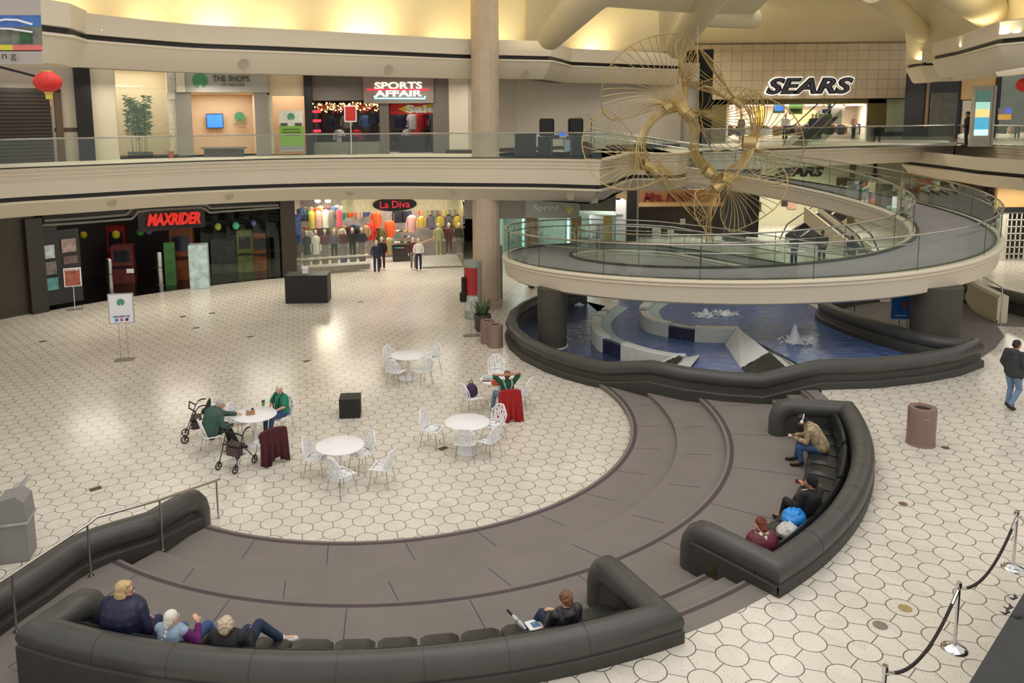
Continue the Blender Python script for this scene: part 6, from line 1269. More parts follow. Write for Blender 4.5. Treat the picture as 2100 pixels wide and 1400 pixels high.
draped('coat', 'bright red coat hanging behind the person with raised arms', cR, C('red_wool', (160, 24, 24), .8, var=.2, scale=9), hb=.05, w_=.6, flare=.25)
# bins and plant by the column
BINM = mat('brown_metal_bin', (134, 108, 98), .35, var=.04, scale=2)
def bin_(x, yb, yt, z, r, label):
    p = at(x, yb, z) + Vector((0, r * .9, 0)); h = zat(p, yt) - z; t = thing('litter_bin', label, 'bin', (p.x, p.y, z)); mb = MB(); mb.lathe((0, 0, 0), [(r * 1.03, 0), (r * 1.03, .03), (r, .04), (r, h - .04), (r * .96, h), (r * .62, h), (r * .55, h - .05)], 28, caps=False); mb.build('bin_body', BINM, t, world=False, smooth=40)
    mb = MB(); mb.lathe((0, 0, h - .3), [(r * .6, 0), (r * .6, .26)], 20); mb.build('opening', BLACK, t, world=False); lbox(t, 'lid_mark', (-r * .2, -r - .002, h * .78), (.12, .004, .012), C('scratch', (180, 170, 164)))
    return t
bin_(1016, 714, 664, 0, .27, 'brown round litter bin against the fountain rim, nearest the camera of the pair'); bin_(1000, 706, 656, 0, .25, 'brown litter bin half hidden behind the other one by the fountain rim'); bin_(1901, 919, 834, OUT, .29, 'tall brown oval litter bin alone on the floor right of the curved benches')
p = at(990, 682, 0) + Vector((0, .3, 0)); t = thing('planter', 'brown round planter with spiky grass leaves at the foot of the column', 'plant', (p.x, p.y, 0)); mb = MB(); mb.lathe((0, 0, 0), [(.24, 0), (.30, .1), (.33, .62), (.30, .64), (.28, .58)], 22); mb.build('pot', mat('dark_brown_pot', (84, 70, 64), .5), t, world=False, smooth=40)
mb = MB()
for k in range(60):
    a = random.uniform(0, 2 * PI); l_ = random.uniform(.5, 1.0); b = Vector((.1 * math.cos(a), .1 * math.sin(a), .55)); e = b + Vector((math.cos(a) * l_ * .55, math.sin(a) * l_ * .55, l_ * random.uniform(.2, .8))); m_ = b.lerp(e, .5) + Vector((0, 0, .18)); s_ = Vector((-math.sin(a), math.cos(a), 0)) * .02
    mb.add([b - s_, b + s_, m_ + s_, m_ - s_, e], [(0, 1, 2, 3), (3, 2, 4)])
mb.build('foliage', C('spiky_green', (64, 84, 46), .6, var=.4, scale=8), t, world=False)
# lit poster kiosk and payphone on the column
p = at(968, 655, 0); t = thing('poster_kiosk', 'curved advertising kiosk with a red poster at the foot of the column', 'kiosk', (p.x + .05, p.y + .3, 0))
mb = MB(); mb.tube([(0, 0, 0), (0, 0, 2.35)], .36, 24); mb.build('casing', C('kiosk_grey_green', (150, 158, 146), .4), t, world=False, smooth=50)
def curved_patch(a0, a1, z0, z1, r, ma, nm):
    mb = MB(); mb.strip([[Vector((r * math.cos(math.radians(lerp(a0, a1, i / 8))), r * math.sin(math.radians(lerp(a0, a1, i / 8))), z)) for z in (z0, z1)] for i in range(9)]); return mb.build(nm, ma, t, world=False)
curved_patch(-160, -60, 1.0, 2.1, .365, C('kiosk_poster_red', (170, 50, 46), .4, var=.35, scale=3), 'poster'); curved_patch(-160, -60, .35, .95, .365, C('kiosk_poster_white', (200, 206, 196), .4, var=.2, scale=4), 'poster')
t = thing('payphone', 'black wall telephone unit on the left side of the poster kiosk', 'telephone', (p.x - .32, p.y + .05, .72)); mb = MB(); mb.box((0, 0, .55), (.18, .2, .9), bev=.03); mb.box((-.03, 0, .2), (.26, .26, .4), bev=.05); mb.build('phone_body', BLACK, t, world=False)
p = pz(1028, 560, 33.8); mb = MB(); mb.box((p.x, p.y, 1.3), (.10, .5, 2.5)); tag(mb.build('equipment_rack', C('rack_grey', (150, 146, 138), .4)), 'narrow grey upright cabinet on the right side of the column', 'cabinet')
p = at(967, 690, 0); easel(p + Vector((0, .1, 0)), .1, .05, .3, 1.0, STEEL, STEEL, C('bare_frame', (150, 150, 140)), 'bare steel sign stand in front of the column plant')
# floor fittings
def cap(x, y, z, r, c, lab):
    p = at(x, y, z); mb = MB(); mb.lathe((p.x, p.y, z - .002), [(r, 0), (r, .008), (r * .8, .01)], 20); tag(mb.build('drain_cover', C('cap_%d_%d' % (c[0], c[1]), c, .35, .3, scale=30)), lab, 'floor cover')
cap(1939, 918, OUT, .085, (90, 84, 74), 'dark round floor cover beside the lone litter bin'); cap(1852, 1033, OUT, .08, (120, 90, 76), 'brown round floor cover right of the curved bench'); cap(1856, 1247, OUT, .095, (160, 140, 96), 'yellow brass floor cover between the nearest round tiles'); cap(1805, 1282, OUT, .10, (130, 118, 108), 'grey ringed floor cover nearest the rope barrier')
for x, y, lab in ((629, 740, 'diamond shaped dark floor plate in the middle left of the court'), (196, 1002, 'small dark floor plate left of the sloping wall'), (513, 690, 'thin dark floor plate right of the white poster stand'), (88, 700, 'thin dark floor plate near the left edge'), (375, 649, 'tiny dark floor plate in front of the arcade pedestals'), (435, 642, 'tiny dark floor plate right of the arcade pedestals'), (740, 619, 'tiny dark floor plate right of the large black box'), (402, 672, 'tiny dark floor plate left of the middle of the court'), (909, 919, 'brown floor plate between the two nearest empty tables')):
    p = at(x, y, .002); mb = MB(); mb.box((p.x, p.y, .003), (.24, .16, .008), rz=.75); tag(mb.build('floor_plate', C('plate_dark', (72, 64, 50), .5, var=.3)), lab, 'floor cover')
# rope barrier and dark stage, right foreground
def stanchion(x, yb, label, z=OUT, h=.98):
    p = at(x, yb, z); t = thing('stanchion', label, 'stanchion', (p.x, p.y, z), group='chrome rope stanchions'); mb = MB(); mb.lathe((0, 0, 0), [(.17, 0), (.17, .008), (.14, .03), (.06, .055), (.028, .07)], 32); mb.build('base', CHROME, t, world=False, smooth=60)
    mb = MB(); mb.lathe((0, 0, .06), [(.025, 0), (.025, h - .1)], 16); mb.build('post', CHROME, t, world=False, smooth=40); mb = MB(); mb.lathe((0, 0, h - .1), [(.028, 0), (.036, .01), (.036, .07), (.03, .09), (.034, .1)], 16); mb.build('top_cap', CHROME, t, world=False, smooth=40)
    return p
s1 = stanchion(1957, 1330, 'chrome stanchion in the middle of the rope barrier'); s2 = stanchion(2077, 1165, 'chrome stanchion farthest from the camera in the rope barrier')
s0 = s1 + (s1 - s2) * .93 + Vector((.12, 0, 0)); p0_ = at(1815, 1372, OUT + .93)
def stx(p, lab, h=.98):
    t = thing('stanchion', lab, 'stanchion', (p.x, p.y, OUT), group='chrome rope stanchions')
    for o in list(bpy.data.objects['stanchion'].children): c = o.copy(); COL.objects.link(c); c.parent = t
stx(p0_, 'chrome stanchion whose top shows at the bottom edge of the picture')
s0 = Vector((p0_.x, p0_.y, OUT)); s3 = s2 + (s2 - s1) * 1.0 + Vector((.6, -.5, 0))
def rope(a, b, sag, label):
    A = a + Vector((0, 0, .87)); B = b + Vector((0, 0, .87)); d = (B - A).normalized(); A = A + d * .05; B = B - d * .05; P = []
    for i in range(25): f = i / 24; P.append(A.lerp(B, f) - Vector((0, 0, sag * (1 - (2 * f - 1)**2))))
    t = thing('barrier_rope', label, 'rope', tuple(A)); mb = MB(); mb.tube(P[1:-1], .021, 8); mb.build('rope', C('black_velvet_rope', (40, 34, 30), .8), t, smooth=True)
    for u, v in ((P[0], P[2]), (P[-1], P[-3])): mb = MB(); mb.tube([u, v], .025, 8); mb.build('hook_end', CHROME, t, smooth=True)
rope(s0, s1, .36, 'dark velvet rope hanging to the nearest stanchion top at the bottom edge'); rope(s1, s2, .34, 'dark velvet rope between the two fully visible stanchions')
A_ = at(2083, 1058, OUT + .87); rope(s2, Vector((s2.x + 1.6, s2.y - .1, OUT)), .4, 'short end of dark rope leaving the picture at the right edge')
q0, q1, q2 = at(1985, 1404, OUT + .85), at(2104, 1208, OUT + .85), at(2250, 1400, OUT + .85)
mb = MB(); dr = (q1 - q0).normalized(); nr = Vector((dr.y, -dr.x, 0)); a = q0 - dr * 1.2; b = q1 + dr * 1.5; P4 = [a, a + nr * 2.5, b + nr * 2.5, b]
mb.prism([(v.x, v.y) for v in P4], OUT + .8, OUT + .85); mb2 = MB(); P5 = [v - nr * -.04 for v in P4]; mb2.prism([(v.x, v.y) for v in P5], OUT + .001, OUT + .8)
t = thing('stage_platform', 'dark grey cloth covered platform in the bottom right corner', 'platform', (a.x, a.y, OUT)); mb.build('deck', mat('dark_grey_cloth', (62, 62, 62), .9, var=.05), t); mb2.build('skirt', BLACK, t)
mb = MB()
for k in range(4):
    c = at((2068, 2078, 2088, 2062)[k], (1246, 1226, 1262, 1256)[k], OUT + .87); mb.add([c, c + Vector((-.07, .03, .01)), c + Vector((-.04, -.05, 0)), c + Vector((.05, -.03, .02)), c + Vector((.04, .05, .04))], [(0, 1, 2), (0, 2, 3), (0, 3, 4)])
tag(mb.build('torn_cloth', BLACK), 'ragged black cloth scraps on the edge of the dark platform', 'cloth', kind='stuff')
# grey waste station with a green panel, left edge
p = at(38, 1140, 0); t = thing('waste_station', 'grey kiosk shaped waste station with a green panel at the left edge', 'bin', (p.x, p.y, 0), .25)
WG = mat('grey_plastic', (138, 136, 134), .5, var=.04); mb = MB(); mb.box((0, 0, .36), (.5, .5, .72), bev=.02); mb.build('body', WG, t, world=False); mb = MB(); mb.box((0, 0, .74), (.56, .56, .05), bev=.01); mb.build('rim', C('pale_grey_plastic', (166, 164, 160), .5), t, world=False)
mb = MB(); P = [(-.27, 0), (.27, 0), (.24, .38), (.1, .5), (-.2, .44)]; vs = [(x, -.25, .76 + z) for x, z in P] + [(x, .25, .76 + z) for x, z in P]; mb.add(vs, [(0, 1, 2, 3, 4), (9, 8, 7, 6, 5)] + [(i, i + 5, (i + 1) % 5 + 5, (i + 1) % 5) for i in range(5)]); mb.build('hood', WG, t, world=False)
mb = MB(); mb.add([(-.05, .2, 1.22), (.12, .2, 1.22), (.22, .28, 1.45), (.2, .28, 1.45)], [(0, 1, 2, 3)]); o = mb.build('raised_flap', C('pale_grey_plastic', (166, 164, 160), .5), t, world=False); sol = o.modifiers.new('s', 'SOLIDIFY'); sol.thickness = .02
lbox(t, 'green_panel', (-.34, -.05, .55), (.16, .5, .95), C('vivid_green', (40, 150, 60), .5))
# blue sign, stanchion and cream rail wall beyond the fountain tip
p = at(1840, 694, OUT); t = easel(Vector((p.x, p.y - .3, OUT)), -.15, .43, .42, 1.12, C('dark_post', (50, 48, 44), .5), C('silver_edge', (190, 196, 200), .3), C('blue_poster_face', (20, 92, 160), .5, var=.06), 'bright blue poster on a dark two legged stand beyond the fountain', two=True)
mb = MB(); mb.box((0, -.035, 1.19), (.12, .01, .3)); mb.box((.06, -.035, 1.27), (.1, .01, .14)); mb.build('figure_print', C('print_red', (150, 70, 70), .6, var=.5, scale=20), t, world=False); lbox(t, 'text_line', (-.1, -.035, .85), (.35, .01, .03), C('print_white', (180, 206, 226)))
p = at(1752, 655, OUT); t = thing('stanchion', 'single polished stanchion standing behind the inner fountain rim', 'stanchion', (p.x, p.y, OUT))
for o in list(bpy.data.objects['stanchion'].children): c = o.copy(); COL.objects.link(c); c.parent = t
t = thing('ramp_end_wall', 'cream rounded wall with a handrail at the foot of the ramp', 'low wall', tuple(at(2040, 668, OUT)))
CW = C('cream_ramp_wall', (206, 194, 168), .6, var=.02); A = [at(2044, 664, OUT), at(1996, 640, OUT), at(1966, 606, OUT)]; rows = []
for v, hh in zip(A, (.95, 1.0, 1.05)): rows.append([v + Vector((.42, .1, 0)), v + Vector((.42, .1, hh)), v + Vector((.05, 0, hh + .04)), v + Vector((-.02, 0, hh - .05)), v + Vector((-.02, 0, .14)), v + Vector((.04, 0, .13)), v + Vector((.04, 0, 0))])
mb = MB(); mb.strip(rows); mb.add(rows[0], [tuple(range(7))]); mb.build('wall_body', CW, t, smooth=30)
mb = MB(); P = [at(2051, 668, OUT), at(2051, 668, OUT) + Vector((0, 0, .98)), at(2044, 664, OUT) + Vector((.1, 0, 1.28)), A[1] + Vector((.2, 0, 1.35)), A[2] + Vector((.2, 0, 1.45))]; mb.tube(P, .025, 8); mb.build('handrail', STEEL, t, smooth=True)
rt = thing('handrail_wall', 'dark tiled wall with a rounded top at the far right behind the walking man', 'low wall', tuple(at(2100, 650, OUT))); P = [Vector((v.x, v.y, z)) for v, z in ((at(1975, 588, OUT + .6), OUT + .62), (at(2060, 606, OUT + .6), OUT + .62), (at(2170, 632, OUT + .6), OUT + .62))]
mb = MB(); mb.tube(P, .24, 14); mb.build('wall_roll', DARKTILE, rt, smooth=50); mb = MB(); mb.strip([[v + Vector((0, -.15, -.8)), v + Vector((0, -.15, 0)), v + Vector((0, .15, 0)), v + Vector((0, .15, -.8))] for v in P]); mb.build('base_wall', DARKTILE2, rt)
mb = MB(); mb.prism([(v.x, v.y) for v in (at(1700, 640, OUT), at(1900, 735, OUT), at(1995, 745, OUT + .0), at(2040, 715, OUT), at(2060, 690, OUT), at(2045, 668, OUT), at(2120, 672, OUT), at(2120, 610, OUT), at(1800, 590, OUT), at(1690, 600, OUT))], OUT, OUT + .006); struct(mb, 'floor.003', CARPET, label='grey carpet walkway between the fountain tip and the ramp foot')
# ================================================================ PEOPLE
def blob(name, caps, ma, parent, vox=.013, sm=3):
    """one closed surface from tapered limbs: caps = (p0, r0, p1, r1) or (c, (rx, ry, rz), M)"""
    mb = MB()
    for c in caps:
        if isinstance(c[1], (tuple, list)):
            mb.ell(c[0], c[1], 16, 10, c[2] if len(c) > 2 else None)
        else:
            p, r0, q, r1 = Vector(c[0]), c[1], Vector(c[2]), c[3]
            L = (q - p).length
            if L > 1e-5: mb.tube([p, q], r0, 12, r2=r1)
            mb.ell(p, (r0,) * 3, 12, 8); mb.ell(q, (r1,) * 3, 12, 8)
    me = bpy.data.meshes.new(name); me.from_pydata(mb.v, [], mb.f); me.update()
    o = bpy.data.objects.new(name, me); COL.objects.link(o)
    m = o.modifiers.new('r', 'REMESH'); m.mode = 'VOXEL'; m.voxel_size = vox; m.use_smooth_shade = True
    if sm: k = o.modifiers.new('s', 'SMOOTH'); k.factor = .5; k.iterations = sm
    dg = bpy.context.evaluated_depsgraph_get(); me2 = bpy.data.meshes.new_from_object(o.evaluated_get(dg)); bpy.data.objects.remove(o)
    me2.materials.clear(); me2.materials.append(ma); me2.polygons.foreach_set('use_smooth', [True] * len(me2.polygons))
    o = bpy.data.objects.new(name, me2); COL.objects.link(o); o.parent = parent; return o
V = Vector
def hand_caps(w_, d, palm, curl=.5, side=1):
    """five separate fingers; d = direction from wrist, palm = palm normal"""
    d = d.normalized(); palm = (palm - d * palm.dot(d)).normalized(); s_ = d.cross(palm) * side; c = []
    c.append((w_ + d * .02, .026, w_ + d * .07 + s_ * .014, .024)); c.append((w_ + d * .02, .024, w_ + d * .07 - s_ * .018, .024))
    for k, (o, L) in enumerate(((-.030, .066), (-.010, .076), (.011, .072), (.031, .056))):
        b = w_ + d * .085 + s_ * o; d1 = (d * math.cos(curl * .6) + palm * math.sin(curl * .6)); d2 = (d * math.cos(curl * 1.7) + palm * math.sin(curl * 1.7)); m_ = b + d1 * L * .5; c.append((b, .0095, m_, .009)); c.append((m_, .009, m_ + d2 * L * .5, .0075))
    b = w_ + d * .03 - s_ * .03; m_ = b + (d * .6 - s_ * .75 + palm * .2).normalized() * .04; c.append((b, .013, m_, .011)); c.append((m_, .011, m_ + (d - s_ * .1 + palm * .3).normalized() * .032, .009)); return c
def person(label, loc, rz, J, cl, group=None):
    """J: joints in local metres (x right, y forward, z up); cl: clothing description"""
    t = thing('person', label, 'person', tuple(loc), rz); g = lambda k: V(J[k])
    HM = Matrix.Rotation(math.radians(J.get('yaw', 0)), 3, 'Z') @ Matrix.Rotation(math.radians(J.get('pitch', 0)), 3, 'X') @ Matrix.Rotation(math.radians(J.get('roll', 0)), 3, 'Y')
    hd = g('head'); h = lambda x, y, z: hd + HM @ V((x, y, z)); B = J.get('bulk', 1.0)
    skin = cl['skin']; caps = []
    # head
    caps += [(h(0, -.01, .02), (.074, .094, .098), HM), (h(0, .03, -.045), (.055, .06, .068), HM), (h(0, .068, -.088), .02, h(0, .072, -.09), .02), (h(0, .092, .0), .012, h(0, .112, -.028), .015), (h(-.02, .088, -.062), .009, h(.02, .088, -.062), .009),
             (h(-.032, .078, .028), .014, h(.032, .078, .028), .014), (h(-.045, .062, -.02), .02, h(-.045, .06, -.022), .02), (h(.045, .062, -.02), .02, h(.045, .06, -.022), .02)]
    for s_ in (-1, 1): caps.append((h(s_ * .076, -.005, -.012), (.012, .02, .032), HM))
    neck = g('neck'); caps.append((neck + V((0, 0, -.03)), .058, h(0, -.015, -.07), .05))
    ch, pv = g('chest'), g('pelvis'); SH = {}
    caps.append((pv, .12 * B, ch, .12 * B)); caps.append((ch, .11 * B, neck - V((0, 0, .05)), .06))
    for s_, nm in ((-1, 'L'), (1, 'R')):
        sh, el, wr = g('sh' + nm), g('el' + nm), g('wr' + nm)
        caps += [(ch.lerp(sh, .4), .075, sh, .05), (sh, .048, el, .038), (el, .037, wr, .026)]
        caps += hand_caps(wr, V(J.get('hd' + nm, tuple((wr - el)))), V(J.get('pm' + nm, (0, 0, -1))), J.get('curl', .55), s_)
        hp, kn, an = g('hp' + nm), g('kn' + nm), g('an' + nm); to = V(J['to' + nm]) if 'to' + nm in J else an + V((0, .16, -.05))
        caps += [(pv.lerp(hp, .6), .1, hp, .085), (hp, .085, kn, .055), (kn, .052, an, .038), (an, .04, to, .032)]
    blob('body', caps, skin, t, .0095, 2)
    # eyes, brows, lips
    EY = C('eye_white', (236, 232, 226), .3, .02); 
    for s_ in (-1, 1):
        mb = MB(); mb.ell(h(s_ * .031, .086, .004), (.013, .009, .008), 10, 6, HM); o = mb.build('eye', EY, t, world=False, smooth=True)
        mb = MB(); mb.ell(h(s_ * .031, .0945, .004), (.0055, .003, .0055), 8, 5, HM); mb.build('iris', C('eye_iris', (50, 36, 28), .2), o, world=False)
        mb = MB(); mb.tube([h(s_ * .048, .085, .024), h(s_ * .03, .094, .03), h(s_ * .014, .092, .025)], .004, 5); mb.build('eyebrow', cl['hairmat'], t, world=False)
    mb = MB(); mb.tube([h(-.022, .094, -.062), h(0, .10, -.059), h(.022, .094, -.062)], .0055, 5); mb.build('lips', C('lips', (150, 84, 76), .5), t, world=False)
    # hair
    hs = cl.get('hair', 'short'); HC = []
    if hs != 'none':
        HC += [(h(0, -.022, .04), (.087, .098, .088), HM)]
        if hs in ('short', 'curly', 'bob', 'braid', 'bun', 'back'): HC += [(h(0, -.06, -.01), (.078, .058, .075), HM)]
        if hs == 'bob': HC += [(h(-.07, -.02, -.05), (.026, .06, .075), HM), (h(.07, -.02, -.05), (.026, .06, .075), HM), (h(0, -.075, -.06), (.07, .045, .07), HM), (h(0, .045, .085), (.07, .04, .03), HM)]
        if hs == 'curly':
            r_ = random.Random(int(label.__len__()))
            for k in range(46):
                a, b = r_.uniform(0, 2 * PI), r_.uniform(-.5, 1.3); v = V((math.cos(a) * math.cos(b) * .085, math.sin(a) * math.cos(b) * .092 - .03, math.sin(b) * .088 + .03))
                if v.y > .03 and v.z < .06: continue
                HC.append((h(*v), (.022, .022, .02), HM))
        if hs == 'braid':
            HC += [(h(0, -.085, -.06), (.05, .035, .06), HM)]; p = h(-.01, -.10, -.10)
            for k in range(7): q = V((hd.x + J.get('bx', -.03) * (k + 1) * .35 + (.008 if k % 2 else -.008), lerp(hd.y - .11, ch.y - .215, min(1, k / 5)), hd.z - .13 - .048 * k)); HC.append((q, (.026 - .001 * k, .02, .032), None) if False else (q, .024 - .0012 * k, q + V((0, 0, -.02)), .02)); 
        if hs == 'bun': HC += [(h(0, -.075, .10), (.042, .042, .042), HM), (h(0, -.08, -.05), (.065, .045, .07), HM)]
    if HC: blob('hair', [c for c in HC], cl['hairmat'], t, .009 if hs != 'curly' else .008, 1)
    if hs == 'braid':
        mb = MB(); q = V((hd.x + J.get('bx', -.03) * 2.6, ch.y - .22, hd.z - .43)); mb.tube([q, q + V((0, 0, -.14))], .02, 8, r2=.008); mb.build('braid_end', C('dark_hair_end', (70, 66, 48)), t, world=False)
    if cl.get('glasses'):
        mb = MB()
        for s_ in (-1, 1): mb.tube([h(s_ * .032 + .02 * math.cos(a * PI / 5), .10, .002 + .016 * math.sin(a * PI / 5)) for a in range(10)], .0025, 4, closed=True); mb.tube([h(s_ * .052, .10, .004), h(s_ * .078, 0, 0)], .0025, 4)
        mb.tube([h(-.012, .102, .004), h(.012, .102, .004)], .0025, 4); mb.build('glasses', BLACK, t, world=False)
    # jacket / shirt
    tp = cl['top']; th_ = cl.get('puff', 1.0); TC = []
    sl = cl.get('sleeve', 'long')
    wst = pv + (ch - pv) * .1
    TC += [(wst + V((-.055, 0, 0)), .135 * B * th_, ch + V((-.05, 0, 0)), .14 * B * th_), (wst + V((.055, 0, 0)), .135 * B * th_, ch + V((.05, 0, 0)), .14 * B * th_), (ch, .13 * B * th_, neck - V((0, 0, .055)), .078 * th_)]
    TC2 = []
    for nm in 'LR':
        sh, el, wr = g('sh' + nm), g('el' + nm), g('wr' + nm); TC.append((ch.lerp(sh, .35), .105 * th_, sh, .068 * th_))
        end = wr - (wr - el).normalized() * .02
        dst = TC2 if cl.get('vest') else TC
        if sl == 'long': dst += [(sh, .066 * th_, el, .056 * th_), (el, .056 * th_, end, .042 * th_)]
        else: dst += [(sh, .068 * th_, sh.lerp(el, .75), .07)]
    if cl.get('long'): TC += [(pv + V((-.06, .02, -.02)), .14 * B * th_, pv + V((-.07, .06, -.08)), .13 * B * th_), (pv + V((.06, .02, -.02)), .14 * B * th_, pv + V((.07, .06, -.08)), .13 * B * th_)]
    if cl.get('hood'): TC += [(neck + V((-.06, -.07, .0)), .045, neck + V((.06, -.07, .0)), .045), (neck + V((0, -.10, -.05)), (.11, .06, .07), Matrix.Identity(3)), (neck + V((-.085, -.02, .0)), .035, neck + V((-.05, .05, -.02)), .028), (neck + V((.085, -.02, .0)), .035, neck + V((.05, .05, -.02)), .028)]
    elif cl.get('collar', True): TC += [(neck + V((-.045, -.03, -.01)), .032, neck + V((.045, -.03, -.01)), .032)]
    blob(cl.get('topname', 'jacket'), TC, tp, t, .013, 3)
    if TC2: blob('sleeves', TC2, cl['sleevemat'], t, .013, 2)
    if cl.get('furcollar'):
        r_ = random.Random(2); F = []
        for k in range(60): a = r_.uniform(0, 2 * PI); F.append((neck + V((.11 * math.cos(a), .085 * math.sin(a) - .02, -.02 + r_.uniform(-.03, .04))), (.028, .028, .026)))
        blob('fur_collar', F, cl['furcollar'], t, .009, 1)
    if cl.get('scarf'): blob('scarf', [(neck + V((-.05, -.07, .0)), .045, neck + V((.05, -.07, .0)), .045), (neck + V((0, -.1, -.03)), .05, neck + V((.0, -.13, -.1)), .045)], cl['scarf'], t, .011, 2)
    # trousers
    PC = [(pv + V((-.05, 0, 0)), .125 * B, pv + V((.05, 0, 0)), .125 * B)]
    for nm in 'LR':
        hp, kn, an = g('hp' + nm), g('kn' + nm), g('an' + nm); PC += [(hp, .1 * min(B, 1.15), kn, .07), (kn, .07, an + (kn - an).normalized() * .03, .056)]
    blob('trousers', PC, cl['legs'], t, .013, 3)
    for nm in 'LR':
        an = g('an' + nm); to = V(J['to' + nm]) if 'to' + nm in J else an + V((0, .16, -.05)); d = (to - an); d.z = 0; d.normalize(); zf = J.get('zf', an.z - .09)
        f3 = (to - an).normalized(); dn = V((0, 0, -.018)); SC_ = [(an - d * .015 + dn, .05, to + dn, .045), (to + dn, .045, to + f3 * .03 + dn, .038), (an + V((0, 0, .02)), .046, an - d * .02 + dn, .048)]
        blob('shoe', SC_, cl['shoes'], t, .010, 2)
    if cl.get('scale'):
        t.matrix_basis = t.matrix_basis @ Matrix.Scale(cl['scale'], 4)
    return t
def pose_sit(lean=0, twist=0, spread=.11, knee=.46, **k):
    """seated, origin on the seat surface under the pelvis; the floor is .42 below"""
    J = dict(pelvis=(0, 0, .10), chest=(0, lean * .34, .42), neck=(0, lean * .5 + .01, .58), head=(0, lean * .58 + .04, .70))
    for s_, nm in ((-1, 'L'), (1, 'R')):
        J['sh' + nm] = (s_ * .18, lean * .45, .52); J['el' + nm] = (s_ * .24, lean * .42 + .06, .27); J['wr' + nm] = (s_ * .12, lean * .4 + .28, .19)
        J['hp' + nm] = (s_ * .09, .02, .08); J['kn' + nm] = (s_ * spread, knee, .09); J['an' + nm] = (s_ * spread, knee + .02, -.26)
    J.update(k)
    hk = J.get('slump')
    if hk:
        for n_ in ('chest', 'neck', 'head', 'shL', 'shR', 'elL', 'elR'):
            if n_ in J: J[n_] = (J[n_][0], J[n_][1] - (.10 * J[n_][2]), J[n_][2] * hk)
    return J
S1 = C('skin_light', (214, 168, 142), .5, .04); S2 = C('skin_tan', (176, 126, 98), .5, .04); S3 = C('skin_brown', (120, 82, 62), .5, .04)
H_GREY = C('hair_grey', (176, 172, 166), .6, .25, scale=30); H_WHITE = C('hair_white', (224, 218, 204), .6, .12, scale=30); H_BLOND = C('hair_blond', (196, 166, 118), .5, .25, scale=30); H_BROWN = C('hair_brown', (112, 74, 48), .5, .35, scale=30); H_DARK = C('hair_dark', (34, 26, 24), .5, .2); H_RED = C('hair_auburn', (112, 50, 36), .5, .3, scale=30); H_PALE = C('hair_pale_pink_grey', (196, 176, 152), .6, .2, scale=30)
DEN = C('denim_blue', (58, 84, 124), .8, .2, scale=9); DEND = C('denim_dark', (34, 46, 74), .8, .2, scale=9); BLK = C('black_cloth', (24, 23, 25), .75, .2, scale=6); NAVY = C('navy_shell', (24, 26, 58), .5, .25, scale=5); SHOEB = C('black_shoe', (22, 22, 24), .5); SHOEW = C('white_shoe', (214, 214, 218), .5)
def on_bench(x, y, zs=.805):
    p = at(x, y, zs); return p
def seat_on(deg, R=10.12, z=.75): return polar(CB, R, deg, z), math.radians(deg) + PI / 2      # facing the bench centre
def bench_angle(x, y, z): p = at(x, y, z); return math.degrees(math.atan2(p.y - CB[1], p.x - CB[0]))
# walking man, right edge
p = at(2073, 840, OUT); z = 0
J = dict(pelvis=(0, 0, .96), chest=(0, .02, 1.30), neck=(0, .02, 1.48), head=(0, .06, 1.61), shL=(-.19, .0, 1.42), elL=(-.25, -.06, 1.14), wrL=(-.22, .10, .92), shR=(.19, .0, 1.42), elR=(.26, .0, 1.15), wrR=(.22, .2, 1.0), hpL=(-.09, 0, .92), knL=(-.10, .10, .50), anL=(-.10, .02, .10), hpR=(.09, 0, .92), knR=(.10, .12, .50), anR=(.10, -.16, .12), toL=(-.10, .18, .05), toR=(.10, -.02, .05), pitch=-14, curl=.8, bulk=1.05)
person('person in a dark hooded jacket and blue jeans walking at the right edge', (p.x + .05, p.y + .1, OUT), -1.25, J, dict(skin=S2, hairmat=H_DARK, hair='short', top=C('charcoal_jacket', (50, 52, 54), .7, .2), hood=True, puff=1.12, long=True, legs=C('light_jeans', (108, 132, 160), .8, .15, scale=6), shoes=SHOEB))
# bench one ------------------------------------------------------------------
a = bench_angle(1665, 918, .80); P_, rz = seat_on(a, 10.08)
J = pose_sit(lean=.62, spread=.13, head=(0, .44, .64), pitch=-50, shL=(-.19, .27, .50), shR=(.19, .27, .50), elL=(-.21, .34, .24), elR=(.21, .34, .24), wrL=(-.08, .56, .26), wrR=(.08, .56, .26), curl=1.0, anL=(-.13, .42, -.26), anR=(.15, .52, -.26), bulk=1.1)
t = person('person in a tan camouflage hoodie with white headphones bent over a phone', P_, rz, J, dict(skin=S3, hairmat=H_DARK, hair='short', top=mat('tan_camouflage', (158, 140, 108), .85, var=.7, scale=16), topname='hoodie', hood=True, puff=1.12, legs=DEN, shoes=SHOEB))
blob('cap', [(V(J['head']) + V((0, -.0, .05)), (.094, .105, .07)), (V(J['head']) + V((0, .09, .0)), (.07, .06, .016))], BLK, t, .01, 1)
mb = MB(); hd = V(J['head']); mb.tube([hd + V((math.cos(a_) * .102, -.01 - .03 * math.sin(a_), .02 + math.sin(a_) * .12)) for a_ in [PI * i / 12 for i in range(13)]], .011, 6); mb.ell(hd + V((-.098, 0, 0)), (.022, .038, .042), 10, 7); mb.ell(hd + V((.098, 0, 0)), (.022, .038, .042), 10, 7)
hp = thing('headphones', 'white headphones worn by the person in the tan camouflage hoodie', 'headphones', M=t.matrix_basis.copy()); mb.build('band_and_cups', WHITE, hp, world=False, smooth=True)
q = t.matrix_basis @ V((0, .66, .27)); ph = thing('phone', 'pale phone held by the person in the tan camouflage hoodie', 'phone', tuple(q), rz); lbox(ph, 'phone_body', (0, 0, 0), (.15, .075, .012), C('phone_pale', (206, 186, 190), .2))
a = bench_angle(1672, 1062, .80); P_, rz = seat_on(a, 10.28)
